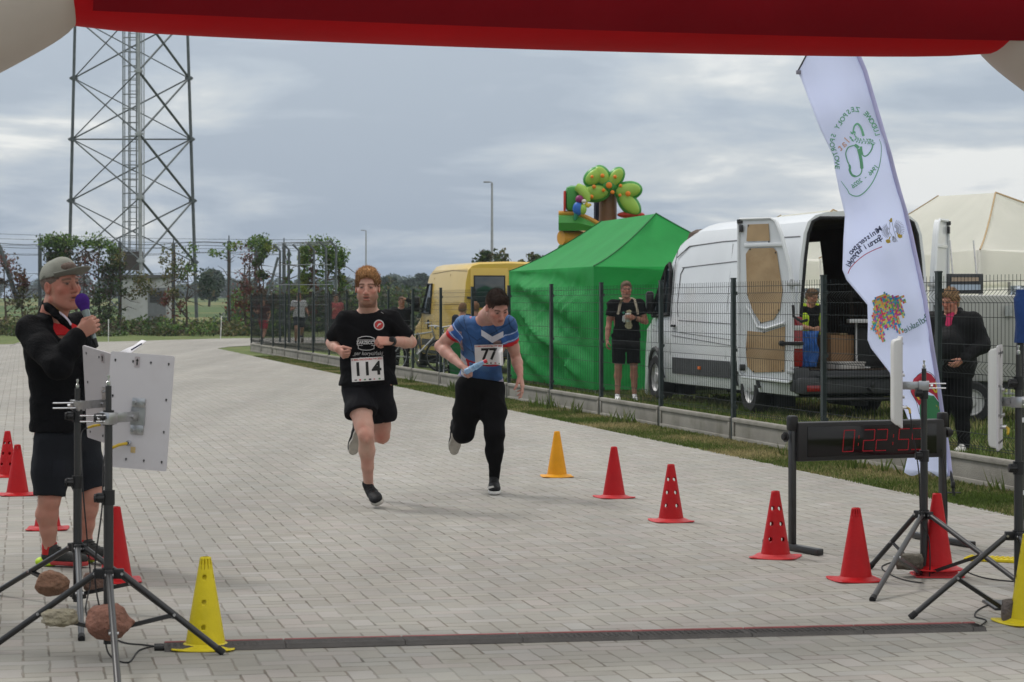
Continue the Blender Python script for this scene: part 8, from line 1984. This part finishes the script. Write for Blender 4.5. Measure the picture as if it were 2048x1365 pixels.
# ================================================================ feather flag
flag_m = mat('white flag cloth', (.82, .86, 1.0), .7, 0, .03, 1.2, .05, 30, trl=.68)
g_ink = mat('faded green print', (.13, .36, .22), .7); gd_ink = mat('dark green print', (.03, .12, .09), .7); o_ink = mat('pale orange print', (.62, .40, .30), .7); n_ink = mat('navy print', (.05, .06, .12), .7); gr_ink = mat('grey print line', (.20, .21, .26), .7); gold = mat('gold print', (.45, .33, .05), .7)
rd_ink = mat('red print', (.45, .035, .06), .7); yl_ink = mat('yellow print', (.60, .50, .05), .7); gn_ink = mat('green print', (.05, .22, .10), .7); bk_ink = mat('black print line', (.02, .02, .02), .7)
def flag():
    D = 17.1; Lf = [(1700, 62), (1640, 88), (1612, 112), (1595, 143), (1602, 158), (1615, 193), (1640, 258), (1666, 312), (1671, 345), (1679, 385), (1690, 430), (1687, 480), (1685, 540), (1693, 560), (1735, 610), (1736, 650), (1735, 680), (1742, 697), (1780, 746), (1786, 790), (1810, 822), (1824, 860), (1815, 915), (1808, 945)]
    Rt = [(1700, 62), (1706, 78), (1712, 92), (1716, 107), (1731, 142), (1745, 190), (1765, 258), (1781, 312), (1789, 345), (1800, 385), (1812, 425), (1823, 470), (1838, 540), (1842, 558), (1851, 600), (1857, 640), (1863, 680), (1866, 700), (1874, 748), (1881, 795), (1886, 832), (1893, 875), (1899, 920), (1902, 952)]
    def wave(x, y): return .045*sin((x*.022+y*.012))+.03*sin(x*.05-y*.02+1)+.02*sin(y*.045+x*.01)
    def FP(x, y, off=0): return P(x, y, D+wave(x, y)-off)
    base = G(1908, 998); root = empty('feather_flag', V((P(1908, 0, D).x, D, 0)), 0, 'tall white feather flag with mirrored printing seen from its back', 'flag')
    # resample both edges by index
    rows = []
    for i in range(len(Lf)-1):
        for s in range(4):
            t = s/4; a = (Lf[i][0]+(Lf[i+1][0]-Lf[i][0])*t, Lf[i][1]+(Lf[i+1][1]-Lf[i][1])*t); b = (Rt[i][0]+(Rt[i+1][0]-Rt[i][0])*t, Rt[i][1]+(Rt[i+1][1]-Rt[i][1])*t)
            rows.append([FP(a[0]+(b[0]-a[0])*u/24, a[1]+(b[1]-a[1])*u/24) for u in range(25)])
    rows.append([FP(Lf[-1][0]+(Rt[-1][0]-Lf[-1][0])*u/24, Lf[-1][1]+(Rt[-1][1]-Lf[-1][1])*u/24+6*sin(u*.4)) for u in range(25)])
    m = MB(); m.grid(rows); fl = m.build('cloth', flag_m, root, angle=80); md = fl.modifiers.new('t', 'SOLIDIFY'); md.thickness = .002; md.offset = 1
    # pole sleeve and pole
    sl = [FP(x-1, y) for x, y in Rt[1:]]; m = MB(); m.tube(sl, .017, 8); m.build('pole_sleeve', mat('lavender sleeve', (.42, .42, .66), .7, 0, .1, 6), root)
    m = MB(); m.tube([FP(1900, 940), P(1905, 965, D), P(1908, 996, D)], .012, 8); m.build('pole', black_metal, root); m = MB(); m.tube([FP(1700, 62), FP(1668, 70), FP(1636, 88), FP(1612, 112), FP(1596, 142)], [.006]*5, 6); m.tube([FP(1700, 62), FP(1712, 92)], .008, 6); m.build('pole', black_metal, root)
    m = MB(); m.box(P(1906, 970, D), (.03, .03, .05), bev=.005); m.cyl(P(1908, 986, D)-V((.05, 0, 0)), P(1908, 986, D)+V((.05, 0, 0)), .006, 6); m.cyl(P(1908, 985, D), V((P(1908, 0, D).x, D, -.2)), .009, 8); m.build('ground_spike', black_metal, root)
    m = MB(); m.box(FP(1597, 145), (.035, .02, .03), bev=.004); m.build('corner_tab', mat('grey tab', (.2, .2, .25), .6), root)
    ink = lambda nm, vs, fs, mt, off=.006: (lambda m_: (m_.q([FP(x, y, off) for x, y in vs], fs), m_.build(nm, mt, fl, smooth=False))[1])(MB())
    def stroke(nm, pts, ws, mt, off=.006):
        """ribbon along photo points with widths in pixels"""
        n = len(pts); vs = []
        for i, (x, y) in enumerate(pts):
            x0, y0 = pts[max(0, i-1)]; x1, y1 = pts[min(n-1, i+1)]; l = hyp(x1-x0, y1-y0) or 1; nx, ny = -(y1-y0)/l, (x1-x0)/l; w = (ws[i] if isinstance(ws, (list, tuple)) else ws)/2
            vs += [(x+nx*w, y+ny*w), (x-nx*w, y-ny*w)]
        return ink(nm, vs, [(2*i, 2*i+1, 2*i+3, 2*i+2) for i in range(n-1)], mt, off)
    def curve(pts, k=8, closed=False):
        n = len(pts); out = []
        rng = n if closed else n-1
        for i in range(rng):
            p0, p1, p2, p3 = (pts[(i-1) % n], pts[i], pts[(i+1) % n], pts[(i+2) % n]) if closed else (pts[max(0, i-1)], pts[i], pts[i+1], pts[min(n-1, i+2)])
            for j in range(k):
                t = j/k; out.append(tuple(.5*((2*p1[a])+(p2[a]-p0[a])*t+(2*p0[a]-5*p1[a]+4*p2[a]-p3[a])*t*t+(-p0[a]+3*p1[a]-3*p2[a]+p3[a])*t**3) for a in (0, 1)))
        out.append(pts[0] if closed else pts[-1]); return out
    C_ = lambda x, y: (1640+x/6.206, 200+y/6.206)
    # interlaced 80 emblem
    w1 = curve([C_(*p) for p in ((540, 450), (525, 390), (500, 330), (465, 298), (432, 320), (415, 370), (412, 420))]); stroke('emblem_loop', w1, [5-2.6*abs(i/len(w1)-.0) for i in range(len(w1))], g_ink)
    w2 = curve([C_(*p) for p in ((480, 600), (440, 568), (390, 575), (345, 600), (320, 670), (340, 760), (370, 830), (370, 880), (400, 935), (450, 950), (495, 930), (518, 880), (515, 790), (500, 700), (478, 610))]); stroke('emblem_loop', w2, [6.5 if i < 10 or i > len(w2)*.8 else (4.5 if len(w2)*.4 < i < len(w2)*.62 else 2.4) for i in range(len(w2))], g_ink)
    w3 = curve([C_(*p) for p in ((508, 580), (515, 650), (545, 698), (585, 690), (625, 645), (650, 590), (652, 545))]); stroke('emblem_loop', w3, [5 if i < 12 else 2.6 for i in range(len(w3))], g_ink)
    stem = curve([C_(*p) for p in ((430, 440), (460, 490), (520, 512), (600, 515), (640, 518), (690, 540))]); stroke('laurel_stem', stem, 1.0, g_ink)
    vs, fs = [], []
    for i in range(18):
        p = stem[min(len(stem)-1, int(3+i*2.0))]; s = 1 if i % 2 else -1; l = 6.5*(1 if i > 3 else 1.1); dx, dy = -.35*l, s*l*.95
        b_ = len(vs); vs += [(p[0], p[1]+s*.8), (p[0]+dx*.5+1.7, p[1]+dy*.55), (p[0]+dx, p[1]+dy), (p[0]+dx*.5-1.5, p[1]+dy*.5)]; fs.append((b_, b_+1, b_+2, b_+3))
    ink('laurel_leaves', vs, fs, g_ink)
    for x, y in ((378, 470), (390, 410), (425, 400), (400, 500)): ink('laurel_leaf', [C_(x-16, y-18), C_(x+14, y-6), C_(x+20, y+22), C_(x-6, y+10)], [(0, 1, 2, 3)], g_ink)
    arc = curve([C_(*p) for p in ((735, 490), (760, 570), (755, 720), (725, 860), (660, 1010), (580, 1120), (500, 1185), (430, 1195), (365, 1165), (345, 1125), (300, 1065), (262, 1010))]); stroke('emblem_arc', arc, [.8+1.3*sin(pi*i/len(arc)) for i in range(len(arc))], g_ink)
    def letters(txt, path, size, mt, start=.0, step=None, mirror=True, nm='flag_text', bold=.02, sxx=1.0, flip=False):
        """mirrored letters set one by one along a photo space path, in reading order as the back of the cloth shows them"""
        L_ = [0]
        for a, b_ in zip(path[:-1], path[1:]): L_.append(L_[-1]+hyp(b_[0]-a[0], b_[1]-a[1]))
        def at(s):
            s = max(0, min(L_[-1]*.9999, s))
            for i in range(len(path)-1):
                if L_[i] <= s <= L_[i+1]: t = (s-L_[i])/(L_[i+1]-L_[i]+1e-9); a, b_ = path[i], path[i+1]; l = hyp(b_[0]-a[0], b_[1]-a[1]) or 1; return (a[0]+(b_[0]-a[0])*t, a[1]+(b_[1]-a[1])*t), ((b_[0]-a[0])/l, (b_[1]-a[1])/l)
        step = step or L_[-1]/len(txt); allv, allf = [], []
        for i, ch in enumerate(txt):
            if ch == ' ': continue
            p, d = at(start+(i+.5)*step); vs, fs = text_geo(ch, size, bold*size)
            nx, ny = (d[1], -d[0]); 
            if flip: nx, ny = -nx, -ny
            b_ = len(allv)
            for x, y in vs: allv.append((p[0]+d[0]*x*sxx+nx*y, p[1]+d[1]*x*sxx+ny*y))
            allf += [[b_+j for j in f] for f in fs]
        return ink(nm, allv, allf, mt)
    # path runs in reading order: starts right, passes over the top, ends lower left; glyph x follows it so the text reads mirrored
    pth = curve([C_(*p) for p in ((715, 455), (690, 370), (640, 270), (560, 165), (470, 125), (390, 130), (320, 190), (250, 290), (200, 370), (165, 460), (155, 560), (185, 650), (215, 740), (215, 870))])
    letters('LUDOWE ZESPOŁY SPORTOWE', pth, 13.5, g_ink, flip=True)
    letters('lat', [C_(360, 480), C_(300, 545), C_(225, 620)], 20, o_ink, flip=True, bold=.01)
    letters('1946 - 2026', curve([C_(710, 815), C_(640, 900), C_(530, 985), C_(395, 1085)]), 12.5, g_ink, flip=True)
    E_ = lambda x, y: (1680+x/9.75, 420+y/9.75)
    letters('Ministerstwo', curve([E_(790, 370), E_(700, 430), E_(560, 520), E_(420, 620), E_(300, 730), E_(190, 850)]), 15.5, n_ink, flip=True)
    letters('Sportu i Turystyki', curve([E_(805, 530), E_(640, 640), E_(480, 730), E_(340, 830), E_(240, 950), E_(150, 1110)]), 15.5, n_ink, flip=True)
    stroke('red_rule', curve([E_(820, 720), E_(650, 790), E_(480, 880), E_(330, 1000), E_(210, 1130), E_(155, 1245)]), [1.9, 1.9, 1.9]+[1.5]*60, rd_ink)
    # crowned eagle in line work
    def feathers(cx_, cy_, a0, a1, n, r0, r1, nm):
        for i in range(n):
            a = R(a0+(a1-a0)*i/(n-1)); r = r1*(1-.15*abs(i/(n-1)-.45)); stroke(nm, curve([(cx_+cos(a)*r0, cy_-sin(a)*r0), (cx_+cos(a+.12)*(r0+r)*.5, cy_-sin(a+.12)*(r0+r)*.5), (cx_+cos(a)*r, cy_-sin(a)*r)], 4), .75, gr_ink)
    ec = E_(1010, 400)
    feathers(ec[0]-3, ec[1]+1, 120, 245, 13, 5, 18, 'eagle_wing'); feathers(ec[0]+4, ec[1]-1, 72, -52, 13, 5, 22, 'eagle_wing')
    for r in (9, 13): stroke('eagle_wing', [(ec[0]-3+cos(R(a))*r, ec[1]+1-sin(R(a))*r) for a in range(120, 246, 10)], .6, gr_ink); stroke('eagle_wing', [(ec[0]+4+cos(R(a))*(r+1), ec[1]-1-sin(R(a))*(r+1)) for a in range(72, -53, -10)], .6, gr_ink)
    stroke('eagle_body', curve([E_(965, 250), E_(975, 330), E_(960, 420), E_(1010, 500), E_(1050, 620), E_(1090, 600), E_(1080, 500), E_(1050, 400), E_(1030, 310), E_(1010, 240), E_(965, 250)], 5), .9, gr_ink)
    for k in range(5): stroke('eagle_tail', [E_(1040, 510), E_(1015+28*k, 640-10*abs(k-2))], .8, gr_ink)
    ink('eagle_crown', [E_(945, 195), E_(970, 205), E_(985, 165), E_(1015, 160), E_(1020, 240), E_(975, 240)], [(0, 1, 2, 3, 4, 5)], gold)
    for (x, y) in ((935, 610), (1165, 510)): ink('eagle_claw', [E_(x-45, y-15), E_(x-10, y-35), E_(x+45, y-20), E_(x+50, y+30), E_(x, y+45), E_(x-35, y+25)], [(0, 1, 2, 3, 4, 5)], gold)
    stroke('eagle_claw', [E_(980, 520), E_(950, 590)], 2, gold); stroke('eagle_claw', [E_(1110, 450), E_(1150, 500)], 2, gold)
    # mosaic of coloured blocks in the outline of a grazing beast
    B_ = lambda x, y: (1720+x/8.533, 560+y/8.533)
    poly = [(210, 360), (290, 280), (370, 245), (430, 215), (470, 260), (520, 280), (620, 265), (690, 300), (745, 260), (750, 300), (700, 330), (775, 350), (770, 380), (700, 400), (740, 500), (765, 610), (745, 660), (700, 590), (650, 640), (690, 700), (690, 780), (740, 910), (715, 910), (640, 760), (600, 740), (690, 920), (660, 930), (600, 830), (560, 840), (510, 790), (480, 850), (440, 820), (400, 820), (370, 770), (440, 1050), (400, 1075), (340, 1000), (280, 920), (220, 850), (165, 860), (200, 770), (210, 680), (205, 600), (240, 540), (215, 430)]
    def inside(x, y):
        c = False; n = len(poly)
        for i in range(n):
            (x0, y0), (x1, y1) = poly[i], poly[(i+1) % n]
            if (y0 > y) != (y1 > y) and x < (x1-x0)*(y-y0)/(y1-y0)+x0: c = not c
        return c
    cols = [(.55, .05, .10), (.02, .22, .45), (.12, .33, .10), (.60, .42, .08), (.60, .22, .12), (.35, .06, .30), (.10, .30, .38), (.45, .50, .15)]
    mts = [mat('mosaic %d' % i, c, .7, 0, 0) for i, c in enumerate(cols)]; rr = random.Random(4); m = MB(); a = R(-22); s = 33
    for i in range(-30, 40):
        for j in range(-5, 60):
            x, y = 450+i*s*.82*cos(a)-(j-20)*s*sin(a)*-.62, 600+i*s*.82*sin(a)+(j-20)*s*.93*cos(a)
            x = 450+i*s*.82+(j-18)*s*.32; y = 600-i*s*.30+(j-18)*s*.95
            if inside(x, y): w = s*.56; m.q([FP(*B_(x-w*.8-.1*w, y-w+.25*w), .006), FP(*B_(x+w*.8-.1*w, y-w-.25*w), .006), FP(*B_(x+w*.8+.3*w, y+w-.25*w), .006), FP(*B_(x-w*.8+.3*w, y+w+.25*w), .006)], [(0, 1, 2, 3)], rr.randrange(8))
    m.build('mosaic_emblem', mts, fl, smooth=False)
    letters('Podlaskie', curve([B_(1170, 600), B_(1080, 690), B_(940, 770), B_(750, 870)]), 18, gd_ink, flip=True, bold=.0)
    # lower crest: red field with yellow letters over a green striped body
    K_ = lambda x, y: (1780+x/5.686, 720+y/5.686)
    ink('crest_red', [K_(*p) for p in ((400, 250), (240, 300), (270, 215), (330, 165), (400, 135), (470, 165), (520, 230), (545, 330), (570, 430), (560, 480), (500, 400), (430, 360), (430, 520), (330, 520), (275, 430), (240, 370))], [(0, 1, 2, 3, 4), (0, 4, 5, 6), (0, 6, 7, 11), (7, 8, 9, 10, 11), (0, 11, 12, 13), (0, 13, 14, 15, 1)], rd_ink, .006)
    ink('crest_green', [K_(*p) for p in ((430, 400), (500, 410), (560, 490), (600, 620), (640, 800), (650, 960), (640, 1040), (600, 1070), (500, 1060), (420, 1000), (370, 800), (340, 640), (335, 520))], [(0, 1, 2, 3, 4, 5, 6, 7, 8, 9, 10, 11, 12)], gn_ink, .0065)
    for k in range(9): stroke('crest_stripe', curve([K_(400+k*18, 430+k*12), K_(420+k*19, 560+k*8), K_(470+k*17, 700), K_(520+k*12, 860), K_(560+k*8, 1040)], 4), 1.0 if k % 2 else .6, yl_ink if k % 3 else bk_ink, .0075)
    stroke('crest_letter', curve([K_(335, 455), K_(300, 400), K_(290, 350), K_(325, 340), K_(345, 400), K_(365, 460)], 4), 3.0, yl_ink, .008); stroke('crest_letter', curve([K_(480, 310), K_(520, 370), K_(535, 340), K_(520, 250)], 4), 3.0, yl_ink, .008)
    stroke('crest_outline', curve([K_(*p) for p in ((335, 620), (300, 480), (240, 370), (245, 290), (310, 180), (400, 132), (480, 165), (530, 250), (570, 430), (610, 620), (648, 820), (652, 980), (620, 1065), (590, 1072))], 4), 1.0, bk_ink, .0085)
    for x, y, r in ((550, 680, 30), (600, 760, 26), (625, 940, 24)): ink('crest_spot', [K_(x+r*cos(a), y+r*1.1*sin(a)) for a in [2*pi*k/10 for k in range(10)]], [tuple(range(10))], yl_ink, .009)
    childfix(root)
flag()

# ================================================================ air: thin haze that pales the far trees
def haze():
    m = MB(); m.box((0, 375, 20), (1700, 850, 42)); hm = bpy.data.materials.new('haze'); hm.use_nodes = True; nt = hm.node_tree; nt.nodes.clear()
    o_ = nt.nodes.new('ShaderNodeOutputMaterial'); pv = nt.nodes.new('ShaderNodeVolumePrincipled'); pv.inputs['Color'].default_value = (.80, .88, 1, 1); pv.inputs['Density'].default_value = .00022; pv.inputs['Anisotropy'].default_value = .2
    nt.links.new(pv.outputs[0], o_.inputs['Volume'])
    o = m.build('haze', hm, smooth=False); tag(o, 'thin pale haze in the air over the field', 'haze', kind='stuff')
haze()
